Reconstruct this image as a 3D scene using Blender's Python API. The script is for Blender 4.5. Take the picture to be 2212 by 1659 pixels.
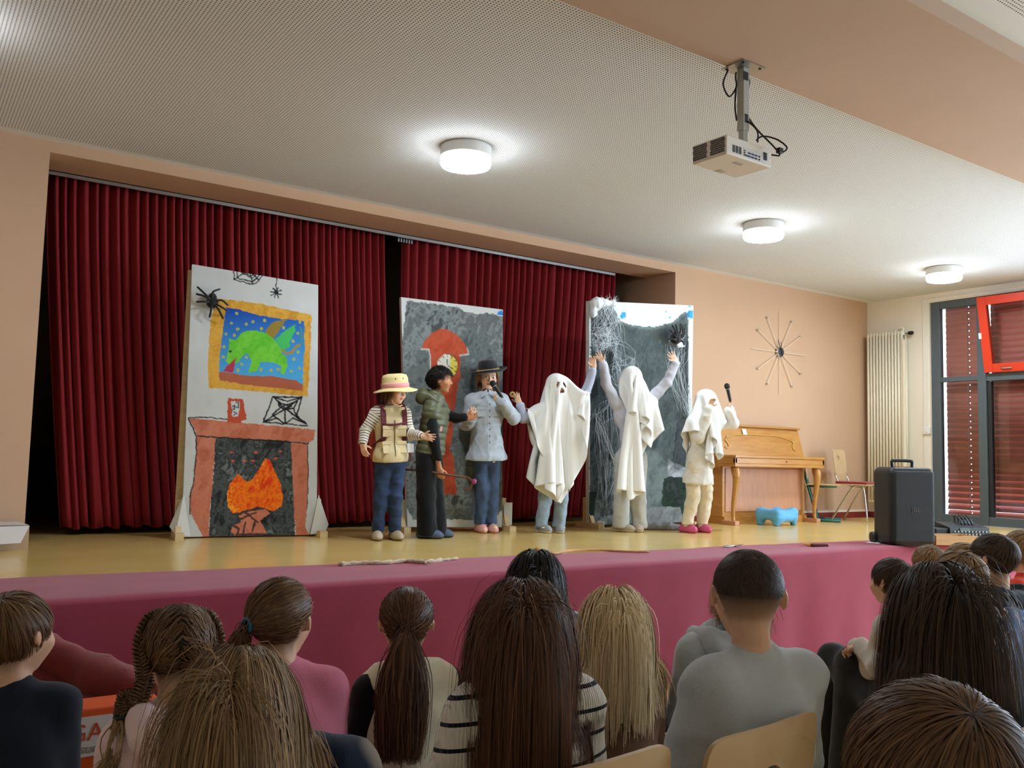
import bpy, math, random, time
import numpy as np
from mathutils import Vector, Matrix, noise as mnoise
T0 = time.time()
random.seed(7); RNG = np.random.default_rng(11)
for _o in list(bpy.data.objects): bpy.data.objects.remove(_o)
SC = bpy.context.scene
COL = SC.collection

# ------------------------------------------------------------------ camera
CZ = 1.58                                   # camera height above the hall floor
FPX = 1921.55                               # focal length in pixels of the 2212 px wide frame
YAW, PITCH, ROLL = math.radians(34.759), math.radians(4.6465), math.radians(1.400)
_f = np.array([math.sin(YAW)*math.cos(PITCH), math.cos(YAW)*math.cos(PITCH), math.sin(PITCH)])
_r = np.array([math.cos(YAW), -math.sin(YAW), 0.0]); _u = np.cross(_r, _f)
CAM_R = _r*math.cos(ROLL) + _u*math.sin(ROLL); CAM_U = _u*math.cos(ROLL) - _r*math.sin(ROLL); CAM_F = _f
CAM_P = np.array([0.0, 0.0, CZ])
cam_d = bpy.data.cameras.new('camera'); cam = bpy.data.objects.new('camera', cam_d); COL.objects.link(cam)
cam_d.sensor_width = 36.0; cam_d.lens = FPX/2212*36.0; cam_d.clip_start = 0.02; cam_d.clip_end = 200
_m = Matrix.Identity(4)
for i in range(3):
    _m[i][0], _m[i][1], _m[i][2], _m[i][3] = CAM_R[i], CAM_U[i], -CAM_F[i], CAM_P[i]
cam.matrix_world = _m
SC.camera = cam

def ray(x, y):
    return CAM_F + CAM_R*((x-1106)/FPX) - CAM_U*((y-829.5)/FPX)
def onZ(x, y, z): d = ray(x, y); return CAM_P + d*((z-CZ)/d[2])
def onY(x, y, Y): d = ray(x, y); return CAM_P + d*(Y/d[1])
def onX(x, y, X): d = ray(x, y); return CAM_P + d*(X/d[0])
def atD(x, y, t): return CAM_P + ray(x, y)*t
def depth(p): return float((np.asarray(p, float)-CAM_P) @ CAM_F)

# ------------------------------------------------------------------ the room's main sizes
ST = 0.908          # stage floor
CEIL = 3.715
BACKY = 6.89        # wall with the stage opening
RX = 10.46          # window wall
SFY = 4.31          # front of the stage
OPX0, OPX1, OPZ = 0.782, 6.923, 3.632     # stage opening

# ------------------------------------------------------------------ world, lights, exposure
W = bpy.data.worlds.new('world'); SC.world = W; W.use_nodes = True
_nt = W.node_tree; _bg = _nt.nodes['Background']
_bg.inputs[0].default_value = (0.74, 0.86, 1.0, 1); _bg.inputs[1].default_value = 2.6
SC.view_settings.view_transform = 'Standard'
try: SC.view_settings.look = 'None'
except Exception: pass
SC.view_settings.gamma = 1.0; SC.view_settings.exposure = 0.4
SC.view_settings.use_curve_mapping = False
def area(name, loc, aim, sx, sy, power, col):
    d = bpy.data.lights.new(name, 'AREA'); d.shape = 'RECTANGLE'; d.size = sx; d.size_y = sy; d.energy = power; d.color = col
    o = bpy.data.objects.new(name, d); COL.objects.link(o); o.location = loc
    o.rotation_euler = (Vector(aim)).to_track_quat('-Z', 'Y').to_euler(); return o
# daylight entering through the hall's windows further along the window wall
for k, wy in enumerate((2.75, 0.35, -2.05)):
    area('window_daylight', (RX-0.02, wy, 2.2), (-1, 0, -0.12), 1.9, 2.4, 145, (0.62, 0.80, 1.0))
SC.cycles.use_adaptive_sampling = True; SC.cycles.adaptive_threshold = .05; SC.cycles.adaptive_min_samples = 12; SC.cycles.max_bounces = 6; SC.cycles.diffuse_bounces = 4; SC.cycles.glossy_bounces = 2; SC.cycles.transparent_max_bounces = 6; SC.cycles.transmission_bounces = 6; SC.cycles.caustics_reflective = False; SC.cycles.caustics_refractive = False
LAMPS = [(0.02, 5.16), (3.147, 5.164), (6.291, 5.172), (9.183, 5.125)]
# ------------------------------------------------------------------ helpers: materials
def _lin(c): return tuple(((v/255)/12.92 if v/255 <= .04045 else ((v/255+.055)/1.055)**2.4) for v in c)
def rgb(r, g, b): return _lin((r, g, b))
MATS = {}
class NT:
    def __init__(s, m): s.t = m.node_tree; s.b = s.t.nodes['Principled BSDF']
    def n(s, typ, **kw):
        x = s.t.nodes.new(typ)
        for k, v in kw.items():
            if k.startswith('i_'):
                x.inputs[int(k[2:])].default_value = v
            else: setattr(x, k, v)
        return x
    def l(s, a, b): s.t.links.new(a, b)
    def ramp(s, stops, interp='LINEAR'):
        r = s.n('ShaderNodeValToRGB'); e = r.color_ramp; e.interpolation = interp
        while len(e.elements) < len(stops): e.elements.new(.5)
        for q, (p, c) in zip(e.elements, stops): q.position = p; q.color = (*c, 1) if len(c) == 3 else c
        return r
def mat(name, col=(.8, .8, .8), rough=.6, metal=0, spec=.5, var=0, vscale=6, bump=0, bscale=40, coat=0, emit=None, estr=0, alpha=1, trans=0, sheen=0, attr=None, stretch=None):
    m = bpy.data.materials.new(name); m.use_nodes = True; N = NT(m); b = N.b
    b.inputs['Base Color'].default_value = (*col, 1); b.inputs['Roughness'].default_value = rough; b.inputs['Metallic'].default_value = metal
    b.inputs['Specular IOR Level'].default_value = spec; b.inputs['Coat Weight'].default_value = coat; b.inputs['Alpha'].default_value = alpha
    b.inputs['Transmission Weight'].default_value = trans; b.inputs['Sheen Weight'].default_value = sheen
    if emit: b.inputs['Emission Color'].default_value = (*emit, 1); b.inputs['Emission Strength'].default_value = estr
    tc = N.n('ShaderNodeTexCoord'); src = tc.outputs['Object']
    if stretch:
        mp = N.n('ShaderNodeMapping'); mp.inputs['Scale'].default_value = stretch; N.l(src, mp.inputs[0]); src = mp.outputs[0]
    colsock = None
    if attr:
        a = N.n('ShaderNodeAttribute', attribute_name=attr); colsock = a.outputs['Color']
    if var:
        no = N.n('ShaderNodeTexNoise'); no.inputs['Scale'].default_value = vscale; no.inputs['Detail'].default_value = 4; N.l(src, no.inputs['Vector'])
        mr = N.n('ShaderNodeMapRange'); mr.inputs[1].default_value = .3; mr.inputs[2].default_value = .7; mr.inputs[3].default_value = 1-var; mr.inputs[4].default_value = 1+var
        N.l(no.outputs['Fac'], mr.inputs[0])
        mx = N.n('ShaderNodeMix', data_type='RGBA', blend_type='MULTIPLY'); mx.inputs[0].default_value = 1
        if colsock: N.l(colsock, mx.inputs[6])
        else: mx.inputs[6].default_value = (*col, 1)
        N.l(mr.outputs[0], mx.inputs[7]); colsock = mx.outputs[2]
    if colsock: N.l(colsock, b.inputs['Base Color'])
    if bump:
        nb = N.n('ShaderNodeTexNoise'); nb.inputs['Scale'].default_value = bscale; nb.inputs['Detail'].default_value = 3; N.l(src, nb.inputs['Vector'])
        bp = N.n('ShaderNodeBump'); bp.inputs['Strength'].default_value = bump; bp.inputs['Distance'].default_value = .004
        N.l(nb.outputs['Fac'], bp.inputs['Height']); N.l(bp.outputs[0], b.inputs['Normal'])
    MATS[name] = m
    return m
def wood(name, c1, c2, rough=.45, scale=3, stretch=(1, 1, 12), coat=0):
    m = mat(name, c1, rough, coat=coat); N = NT(m); tc = N.n('ShaderNodeTexCoord'); mp = N.n('ShaderNodeMapping'); mp.inputs['Scale'].default_value = stretch
    N.l(tc.outputs['Object'], mp.inputs[0]); no = N.n('ShaderNodeTexNoise'); no.inputs['Scale'].default_value = scale; no.inputs['Detail'].default_value = 6; no.inputs['Distortion'].default_value = .6
    N.l(mp.outputs[0], no.inputs['Vector']); r = N.ramp([(.3, c1), (.7, c2)]); N.l(no.outputs['Fac'], r.inputs[0]); N.l(r.outputs[0], N.b.inputs['Base Color'])
    return m

# ------------------------------------------------------------------ helpers: meshes
def mesh_np(name, V, F, smooth=True, col=None, attrs=None):
    V = np.asarray(V, np.float32); F = np.asarray(F, np.int32)
    me = bpy.data.meshes.new(name); n, k = F.shape
    me.vertices.add(len(V)); me.vertices.foreach_set('co', V.ravel())
    me.loops.add(n*k); me.loops.foreach_set('vertex_index', F.ravel())
    me.polygons.add(n); me.polygons.foreach_set('loop_start', np.arange(0, n*k, k, dtype=np.int32))
    try: me.polygons.foreach_set('loop_total', np.full(n, k, np.int32))
    except Exception: pass
    me.update(calc_edges=True)
    me.polygons.foreach_set('use_smooth', np.full(n, smooth, bool))
    if col is not None:
        a = me.attributes.new('col', 'FLOAT_COLOR', 'POINT'); c = np.ones((len(V), 4), np.float32); c[:, :3] = col; a.data.foreach_set('color', c.ravel())
    for an, av in (attrs or {}).items():
        a = me.attributes.new(an, 'FLOAT', 'POINT'); a.data.foreach_set('value', np.asarray(av, np.float32))
    me.update(); return me
class MB:
    """collects simple shapes, then builds them as one mesh object"""
    def __init__(s): s.v = []; s.f = []
    def add(s, V, F):
        o = len(s.v); s.v += [tuple(map(float, p)) for p in V]; s.f += [tuple(i+o for i in f) for f in F]; return s
    def box(s, lo, hi, rz=0, c=None):
        x0, y0, z0 = lo; x1, y1, z1 = hi
        V = [(x0,y0,z0),(x1,y0,z0),(x1,y1,z0),(x0,y1,z0),(x0,y0,z1),(x1,y0,z1),(x1,y1,z1),(x0,y1,z1)]
        if rz:
            cx, cy = c if c else ((x0+x1)/2, (y0+y1)/2); ca, sa = math.cos(rz), math.sin(rz)
            V = [(cx+(x-cx)*ca-(y-cy)*sa, cy+(x-cx)*sa+(y-cy)*ca, z) for x, y, z in V]
        return s.add(V, [(0,3,2,1),(4,5,6,7),(0,1,5,4),(1,2,6,5),(2,3,7,6),(3,0,4,7)])
    def obox(s, c, ax, ay, az):
        c, ax, ay, az = (np.asarray(q, float) for q in (c, ax, ay, az))
        V = [c+i*ax+j*ay+k*az for k in (-1, 1) for i, j in ((-1,-1),(1,-1),(1,1),(-1,1))]
        return s.add(V, [(0,3,2,1),(4,5,6,7),(0,1,5,4),(1,2,6,5),(2,3,7,6),(3,0,4,7)])
    def prism(s, poly, a, b):
        """poly: list of 3D offsets (closed outline), swept from a to b"""
        n = len(poly); a = np.asarray(a, float); b = np.asarray(b, float); V = [np.asarray(p, float)+a for p in poly]+[np.asarray(p, float)+b for p in poly]
        F = [tuple(range(n))[::-1], tuple(range(n, 2*n))]+[(i, (i+1) % n, n+(i+1) % n, n+i) for i in range(n)]
        return s.add(V, F)
    def tube(s, pts, r, n=8, cap=True):
        P = [np.asarray(p, float) for p in pts]; R = r if hasattr(r, '__len__') else [r]*len(P)
        V = []; F = []; up = None
        for i, p in enumerate(P):
            t = (P[min(i+1, len(P)-1)]-P[max(i-1, 0)]); t = t/(np.linalg.norm(t)+1e-9)
            if up is None: up = np.cross(t, (0, 0, 1.)) if abs(t[2]) < .9 else np.cross(t, (1., 0, 0))
            u = up-t*(up@t); u /= np.linalg.norm(u)+1e-9; up = u; w = np.cross(t, u)
            for j in range(n):
                a = 2*math.pi*j/n; V.append(p+(u*math.cos(a)+w*math.sin(a))*R[i])
        for i in range(len(P)-1):
            for j in range(n): F.append((i*n+j, i*n+(j+1) % n, (i+1)*n+(j+1) % n, (i+1)*n+j))
        if cap: F += [tuple(range(n))[::-1], tuple(range((len(P)-1)*n, len(P)*n))]
        return s.add(V, F)
    def lathe(s, prof, c=(0, 0, 0), n=24, axis='z', M=None):
        """prof: (radius, height) pairs"""
        V = []; F = []
        for r, h in prof:
            for j in range(n):
                a = 2*math.pi*j/n; q = np.array((r*math.cos(a), r*math.sin(a), h))
                if axis == 'x': q = q[[2, 0, 1]]
                if axis == 'y': q = np.array((q[0], q[2], q[1]))
                if M is not None: q = np.asarray(M) @ q
                V.append(q+np.asarray(c, float))
        m = len(prof)
        for i in range(m-1):
            for j in range(n): F.append((i*n+j, i*n+(j+1) % n, (i+1)*n+(j+1) % n, (i+1)*n+j))
        F += [tuple(range(n))[::-1], tuple(range((m-1)*n, m*n))]
        return s.add(V, F)
    def sphere(s, c, r, n=10, m=6):
        r = np.asarray(r if hasattr(r, '__len__') else (r, r, r), float)
        pr = []
        V = [np.asarray(c, float)+r*np.array((0, 0, -1.))]; F = []
        for i in range(1, m):
            t = math.pi*i/m
            for j in range(n):
                a = 2*math.pi*j/n; V.append(np.asarray(c, float)+r*np.array((math.sin(t)*math.cos(a), math.sin(t)*math.sin(a), -math.cos(t))))
        V.append(np.asarray(c, float)+r*np.array((0, 0, 1.))); L = len(V)-1
        for j in range(n): F.append((0, 1+(j+1) % n, 1+j)); F.append((L, L-n+j, L-n+(j+1) % n))
        for i in range(m-2):
            for j in range(n): a = 1+i*n; F.append((a+j, a+(j+1) % n, a+n+(j+1) % n, a+n+j))
        return s.add(V, F)
    def mesh(s, name, smooth=False):
        me = bpy.data.meshes.new(name); me.from_pydata(s.v, [], s.f); me.update()
        if smooth: me.polygons.foreach_set('use_smooth', np.ones(len(me.polygons), bool))
        return me
    def build(s, name, m, parent=None, smooth=False, bevel=0, seg=2, auto=None):
        o = link(name, s.mesh(name, smooth or bevel > 0 or auto is not None), m, parent)
        if bevel:
            b = o.modifiers.new('bevel', 'BEVEL'); b.width = bevel; b.segments = seg; b.limit_method = 'ANGLE'; b.angle_limit = .6; b.harden_normals = True
        if auto is not None or bevel:
            try: o.data.set_sharp_from_angle(angle=auto or .7)
            except Exception: pass
        return o
def link(name, me, m=None, parent=None):
    o = bpy.data.objects.new(name, me); COL.objects.link(o)
    if m is not None:
        if isinstance(m, str): m = MATS[m]
        if me is not None: me.materials.append(m)
    if parent is not None: o.parent = parent
    return o
def tag(o, label=None, cat=None, group=None, kind=None):
    if label: o['label'] = label
    if cat: o['category'] = cat
    if group: o['group'] = group
    if kind: o['kind'] = kind
    return o
def empty(name, loc=(0, 0, 0), rz=0):
    o = bpy.data.objects.new(name, None); COL.objects.link(o); o.location = loc; o.rotation_euler = (0, 0, rz); o.empty_display_size = .1; return o
def thing(name, label, cat, loc=(0, 0, 0), rz=0, group=None): return tag(empty(name, loc, rz), label, cat, group)
def struct(o): o['kind'] = 'structure'; return o
def dup(root, loc=None, rz=None, label=None, parent=None):
    r = root.copy(); COL.objects.link(r)
    if loc is not None: r.location = loc
    if rz is not None: r.rotation_euler = (0, 0, rz)
    if label: r['label'] = label
    if parent is not None: r.parent = parent
    for ch in list(root.children):
        dup(ch, parent=r)
    return r
def unit(v): v = np.asarray(v, float); return v/(np.linalg.norm(v)+1e-12)
def catmull(P, n):
    P = np.asarray(P, float); Q = np.vstack([2*P[0]-P[1], P, 2*P[-1]-P[-2]]); out = []
    for t in np.linspace(0, len(P)-1, n):
        i = min(int(t), len(P)-2); u = t-i; a, b, c, d = Q[i:i+4]
        out.append(.5*(2*b+(c-a)*u+(2*a-5*b+4*c-d)*u*u+(3*b-a-3*c+d)*u**3))
    return np.array(out)

# ------------------------------------------------------------------ helpers: bodies from blended solids (surface nets)
def C_(a, b, ra, rb=None, k=.02, flat=None, fs=1.0, sub=False): return dict(t='c', a=np.asarray(a, float), b=np.asarray(b, float), ra=ra, rb=ra if rb is None else rb, k=k, flat=None if flat is None else unit(flat), fs=fs, sub=sub)
def E_(c, r, R=None, k=.02, sub=False): return dict(t='e', c=np.asarray(c, float), r=np.asarray(r if hasattr(r, '__len__') else (r,)*3, float), R=np.eye(3) if R is None else np.asarray(R, float), k=k, sub=sub)
def B_(c, h, R=None, rad=.01, k=.01, sub=False): return dict(t='b', c=np.asarray(c, float), h=np.asarray(h, float), R=np.eye(3) if R is None else np.asarray(R, float), rad=rad, k=k, sub=sub)
def prim_eval(p, P):
    if p['t'] == 'c':
        ab = p['b']-p['a']; L = ab@ab+1e-12; q = P-p['a']; t = np.clip((q@ab)/L, 0, 1); q = q-t[..., None]*ab
        if p['flat'] is not None: q = q+((p['fs']-1)*(q@p['flat']))[..., None]*p['flat']
        return np.sqrt((q*q).sum(-1))-(p['ra']+(p['rb']-p['ra'])*t)
    if p['t'] == 'e':
        q = (P-p['c'])@p['R']; k0 = np.sqrt(((q/p['r'])**2).sum(-1))+1e-9; k1 = np.sqrt(((q/p['r']**2)**2).sum(-1))+1e-9
        return k0*(k0-1)/k1
    q = np.abs((P-p['c'])@p['R'])-p['h']+p['rad']
    return np.sqrt((np.maximum(q, 0)**2).sum(-1))+np.minimum(q.max(-1), 0)-p['rad']
def prim_bb(p):
    if p['t'] == 'c':
        r = max(p['ra'], p['rb']); return np.minimum(p['a'], p['b'])-r, np.maximum(p['a'], p['b'])+r
    e = (np.abs(p['R'])@(p['r'] if p['t'] == 'e' else p['h'])); return p['c']-e, p['c']+e
def sdf_at(prims, P, infl=0.0):
    D = np.full(P.shape[:-1], 9.0)
    for p in prims:
        if p['sub']: continue
        d = prim_eval(p, P); k = p['k']; h = np.clip(.5+.5*(D-d)/k, 0, 1); D = D+(d-D)*h-k*h*(1-h)
    return D-infl
def surf(prims, vox=.006, infl=0.0, cuts=(), noise=None, smooth=1):
    lo = np.min([prim_bb(p)[0] for p in prims if not p['sub']], 0)-infl-3*vox; hi = np.max([prim_bb(p)[1] for p in prims if not p['sub']], 0)+infl+3*vox
    n = np.ceil((hi-lo)/vox).astype(int)+1
    D = np.full(n, .5, np.float32)
    for p in prims:
        a, b = prim_bb(p); mg = p['k']*1.2+infl+3*vox
        i0 = np.maximum(np.floor((a-mg-lo)/vox).astype(int), 0); i1 = np.minimum(np.ceil((b+mg-lo)/vox).astype(int)+1, n)
        if np.any(i1 <= i0): continue
        sl = tuple(slice(x, y) for x, y in zip(i0, i1))
        g = np.stack(np.meshgrid(*[lo[i]+vox*np.arange(i0[i], i1[i]) for i in range(3)], indexing='ij'), -1)
        d = prim_eval(p, g).astype(np.float32); S = D[sl]; k = p['k']
        if p['sub']: h = np.clip(.5-.5*(S+d)/k, 0, 1); D[sl] = S+(-d-S)*h+k*h*(1-h)
        else: h = np.clip(.5+.5*(S-d)/k, 0, 1); D[sl] = S+(d-S)*h-k*h*(1-h)
    D -= infl
    if noise is not None or len(cuts):
        near = np.abs(D) < (4*vox+.03)
        if noise is not None:
            ix = np.argwhere(near); P = lo+vox*ix; D[near] += noise(P).astype(np.float32)
        for pt, nr in cuts:
            nr = unit(nr); g = [lo[i]+vox*np.arange(n[i]) for i in range(3)]
            pl = (g[0][:, None, None]-pt[0])*nr[0]+(g[1][None, :, None]-pt[1])*nr[1]+(g[2][None, None, :]-pt[2])*nr[2]
            D = np.maximum(D, pl.astype(np.float32))
    V, F = nets(D, lo, vox)
    for _ in range(smooth): V = lap(V, F)
    return V, F
def nets(D, lo, vox):
    s = D < 0; sh = D.shape
    cnt = np.zeros(tuple(x-1 for x in sh), np.int8)
    for dx in (0, 1):
        for dy in (0, 1):
            for dz in (0, 1): cnt += s[dx:sh[0]-1+dx, dy:sh[1]-1+dy, dz:sh[2]-1+dz]
    ix = np.argwhere((cnt > 0) & (cnt < 8)); vid = np.full(cnt.shape, -1, np.int32); vid[tuple(ix.T)] = np.arange(len(ix))
    offs = [(a, b, c) for a in (0, 1) for b in (0, 1) for c in (0, 1)]
    cv = np.stack([D[ix[:, 0]+a, ix[:, 1]+b, ix[:, 2]+c] for a, b, c in offs], 1)
    acc = np.zeros((len(ix), 3)); num = np.zeros(len(ix))
    for i in range(8):
        for j in range(i+1, 8):
            if sum(abs(np.subtract(offs[i], offs[j]))) != 1: continue
            m = (cv[:, i] < 0) != (cv[:, j] < 0); t = cv[m, i]/(cv[m, i]-cv[m, j])
            acc[m] += np.asarray(offs[i])+t[:, None]*(np.asarray(offs[j])-np.asarray(offs[i])); num[m] += 1
    V = lo+vox*(ix+acc/np.maximum(num, 1)[:, None])
    Fs = []
    for ax in range(3):
        a = [slice(None)]*3; b = [slice(None)]*3; a[ax] = slice(0, -1); b[ax] = slice(1, None)
        e = np.argwhere(s[tuple(a)] != s[tuple(b)]); u, v = (ax+1) % 3, (ax+2) % 3
        e = e[(e[:, u] > 0) & (e[:, v] > 0) & (e[:, u] < sh[u]-1) & (e[:, v] < sh[v]-1)]
        ins = s[tuple(e.T)]
        q = []
        for du, dv in ((-1, -1), (0, -1), (0, 0), (-1, 0)):
            c = e.copy(); c[:, u] += du; c[:, v] += dv; q.append(vid[tuple(c.T)])
        q = np.stack(q, 1); q[~ins] = q[~ins][:, ::-1]; Fs.append(q)
    F = np.concatenate(Fs); return V, F[(F >= 0).all(1)]
def lap(V, F, w=.5):
    A = np.zeros_like(V); n = np.zeros(len(V))
    for i in range(4):
        j = F[:, (i+1) % 4]; np.add.at(A, F[:, i], V[j]); np.add.at(n, F[:, i], 1); np.add.at(A, j, V[F[:, i]]); np.add.at(n, j, 1)
    return V*(1-w)+w*A/np.maximum(n, 1)[:, None]
def folds(amp, freq, seed, warp=.5, st=(1, 1, 1)):
    r = np.random.default_rng(seed); D = r.normal(size=(5, 3)); D /= np.linalg.norm(D, axis=1)[:, None]; D = D*np.asarray(st); ph = r.uniform(0, 6.28, 5); D2 = r.normal(size=(3, 3)); s = r.uniform(.6, 1.6, 5)
    def f(P):
        w = np.sin(P@(D2.T*freq*.45)+1.7)*warp*2; out = 0
        for i in range(5): out = out+(1-np.abs(np.sin(.5*(freq*s[i]*(P@D[i])+ph[i]+w[:, i % 3]))))**1.5*(2/5)
        return -amp*(out-.6)
    return f
# ------------------------------------------------------------------ materials of the room
mat('wall_peach', rgb(204, 168, 138), .85, var=.03, vscale=1.2, spec=.2)
mat('wall_white', rgb(236, 226, 210), .85, var=.02, vscale=2, spec=.2)
mat('beam_paint', rgb(200, 174, 156), .85, var=.03, vscale=1.1, spec=.2)
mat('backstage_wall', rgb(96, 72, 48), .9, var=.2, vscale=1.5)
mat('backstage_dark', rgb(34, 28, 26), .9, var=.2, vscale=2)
mat('trim_white', rgb(232, 226, 214), .5)
mat('skirting_red', rgb(132, 40, 38), .5, var=.08, vscale=8)
mat('skirting_lip', rgb(228, 214, 196), .5)
mat('frame_dark', rgb(82, 93, 99), .4, spec=.5)
mat('frame_black', rgb(34, 38, 42), .5)
mat('sash_red', rgb(214, 60, 32), .4)
mat('blind_slat', rgb(196, 112, 98), .42, spec=.5)
mat('radiator_white', rgb(236, 228, 206), .35)
mat('metal_grey', rgb(168, 168, 164), .35, metal=.9)
mat('metal_chrome', rgb(205, 205, 205), .16, metal=1)
mat('plastic_black', rgb(22, 22, 24), .45)
mat('plastic_white', rgb(228, 228, 226), .4)
def linoleum(name, c, c2, rough):
    m = mat(name, c, rough, coat=.15); N = NT(m); tc = N.n('ShaderNodeTexCoord'); no = N.n('ShaderNodeTexNoise'); no.inputs['Scale'].default_value = 2.3; no.inputs['Detail'].default_value = 8
    N.l(tc.outputs['Object'], no.inputs['Vector']); r = N.ramp([(.3, c), (.7, c2)]); N.l(no.outputs['Fac'], r.inputs[0]); N.l(r.outputs[0], N.b.inputs['Base Color'])
    n2 = N.n('ShaderNodeTexNoise'); n2.inputs['Scale'].default_value = 7; N.l(tc.outputs['Object'], n2.inputs['Vector']); mr = N.n('ShaderNodeMapRange'); mr.inputs[3].default_value = rough*.95; mr.inputs[4].default_value = rough*1.05
    N.l(n2.outputs['Fac'], mr.inputs[0]); N.l(mr.outputs[0], N.b.inputs['Roughness']); return m
linoleum('stage_floor', rgb(214, 180, 108), rgb(222, 190, 120), .24)
linoleum('hall_floor', rgb(204, 168, 108), rgb(212, 178, 120), .3)
wood('stage_front', rgb(176, 112, 58), rgb(196, 132, 74), .5, stretch=(2, 2, 14))
# perforated acoustic ceiling: a fine grid of holes, plain margins along the edges
m = mat('ceiling_perforated', rgb(234, 238, 240), .9, spec=.1); N = NT(m)
tc = N.n('ShaderNodeTexCoord'); sp = N.n('ShaderNodeSeparateXYZ'); N.l(tc.outputs['Object'], sp.inputs[0])
def _m(op, a, b=None):
    x = N.n('ShaderNodeMath', operation=op)
    for i, v in enumerate((a, b)):
        if v is None: continue
        if isinstance(v, (int, float)): x.inputs[i].default_value = v
        else: N.l(v, x.inputs[i])
    return x.outputs[0]
PIT = .0185
fx = _m('SUBTRACT', _m('FRACT', _m('DIVIDE', sp.outputs[0], PIT)), .5); fy = _m('SUBTRACT', _m('FRACT', _m('DIVIDE', sp.outputs[1], PIT)), .5)
rr = _m('SQRT', _m('ADD', _m('MULTIPLY', fx, fx), _m('MULTIPLY', fy, fy)))
hole = _m('LESS_THAN', rr, .235)
ok = _m('MULTIPLY', _m('GREATER_THAN', sp.outputs[1], 3.16), _m('LESS_THAN', sp.outputs[1], BACKY-.10))
ok2 = _m('LESS_THAN', sp.outputs[1], 1.98)
hole = _m('MULTIPLY', hole, _m('MAXIMUM', ok, ok2))
mx = N.n('ShaderNodeMix', data_type='RGBA'); N.l(hole, mx.inputs[0]); mx.inputs[6].default_value = (*rgb(234, 238, 240), 1); mx.inputs[7].default_value = (*rgb(84, 80, 74), 1); N.l(mx.outputs[2], N.b.inputs['Base Color'])

# ------------------------------------------------------------------ the room shell
LX, FY = -4.2, -5.2
struct(MB().box((LX, FY, -.12), (RX, SFY, 0)).build('floor', 'hall_floor'))
struct(MB().box((LX, SFY, -.1), (RX, BACKY+3.4, ST)).build('floor_stage', 'stage_floor'))
struct(MB().box((LX, SFY-.02, 0), (RX, SFY, ST-.03)).build('trim_stage_front', 'stage_front'))
struct(MB().box((LX, FY, CEIL), (RX, BACKY, CEIL+.1)).build('ceiling', 'ceiling_perforated'))
w = MB(); w.box((LX, BACKY, 0), (OPX0, BACKY+.2, CEIL+.8)); w.box((OPX1, BACKY, 0), (RX+.2, BACKY+3.4, CEIL+.8)); w.box((OPX0, BACKY, OPZ), (OPX1, BACKY+.45, CEIL+.8))
struct(w.build('wall_back', 'wall_peach'))
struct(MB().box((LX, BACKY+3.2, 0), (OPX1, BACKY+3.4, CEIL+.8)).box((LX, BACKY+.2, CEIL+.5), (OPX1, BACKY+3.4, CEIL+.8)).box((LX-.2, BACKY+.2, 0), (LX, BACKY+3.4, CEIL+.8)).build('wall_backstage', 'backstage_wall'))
struct(MB().box((LX-.2, FY, 0), (LX, BACKY+.2, CEIL+.1)).build('wall_left', 'wall_white'))
struct(MB().box((LX-.2, FY-.2, 0), (RX+.2, FY, CEIL+.1)).build('wall_front', 'wall_white'))
# window wall with its openings: the one in view, and three further along the hall
WY0, WY1, WZ0, WZ1 = 3.95, 6.035, ST+.005, 3.606
w = MB()
w.box((RX, WY1, 0), (RX+.2, BACKY, CEIL+.1)); w.box((RX, FY, WZ1), (RX+.2, WY1, CEIL+.1)); w.box((RX, FY, 0), (RX+.2, WY1, ST))
edges = [FY]+[e for wy in (-2.05, .35, 2.75) for e in (wy-.98, wy+.98)]+[WY0]
for a, b in zip(edges[0::2], edges[1::2]): w.box((RX, a, ST), (RX+.2, b, WZ1))
struct(w.build('wall_right', 'wall_white'))
for k, wy in enumerate((-2.05, .35, 2.75)):
    fr = MB()
    for a, b, z0, z1 in ((wy-.98, wy-.9, ST, WZ1), (wy+.9, wy+.98, ST, WZ1), (wy-.04, wy+.04, ST, WZ1), (wy-.9, wy+.9, ST, ST+.08), (wy-.9, wy+.9, WZ1-.08, WZ1)): fr.box((RX+.06, a, z0), (RX+.12, b, z1))
    struct(fr.build('window_%d' % (k+2), 'frame_dark'))
# ceiling beam
BMY0, BMY1, BMZ = 2.127, 3.06, 3.626
struct(MB().box((LX, BMY0, BMZ), (RX, BMY1, CEIL+.01)).build('trim_beam', 'beam_paint'))
# reveal strips and skirting
struct(MB().box((RX-.012, WY1+.015, ST+.09), (RX, WY1+.085, WZ1+.05)).box((RX-.012, WY0, WZ1+.012), (RX, WY1+.015, WZ1+.05)).build('trim_window', 'trim_white', bevel=.004))
struct(MB().box((OPX1, BACKY-.018, ST), (RX, BACKY, ST+.075)).box((RX-.018, WY1+.01, ST), (RX, BACKY-.018, ST+.075)).build('baseboard_back', 'skirting_red'))
struct(MB().box((OPX1, BACKY-.022, ST+.075), (RX, BACKY, ST+.1)).build('trim_skirting_lip', 'skirting_lip'))
struct(MB().box((LX, BACKY-.018, ST), (OPX0-.02, BACKY, ST+.075)).build('baseboard_left', 'skirting_red'))

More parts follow.
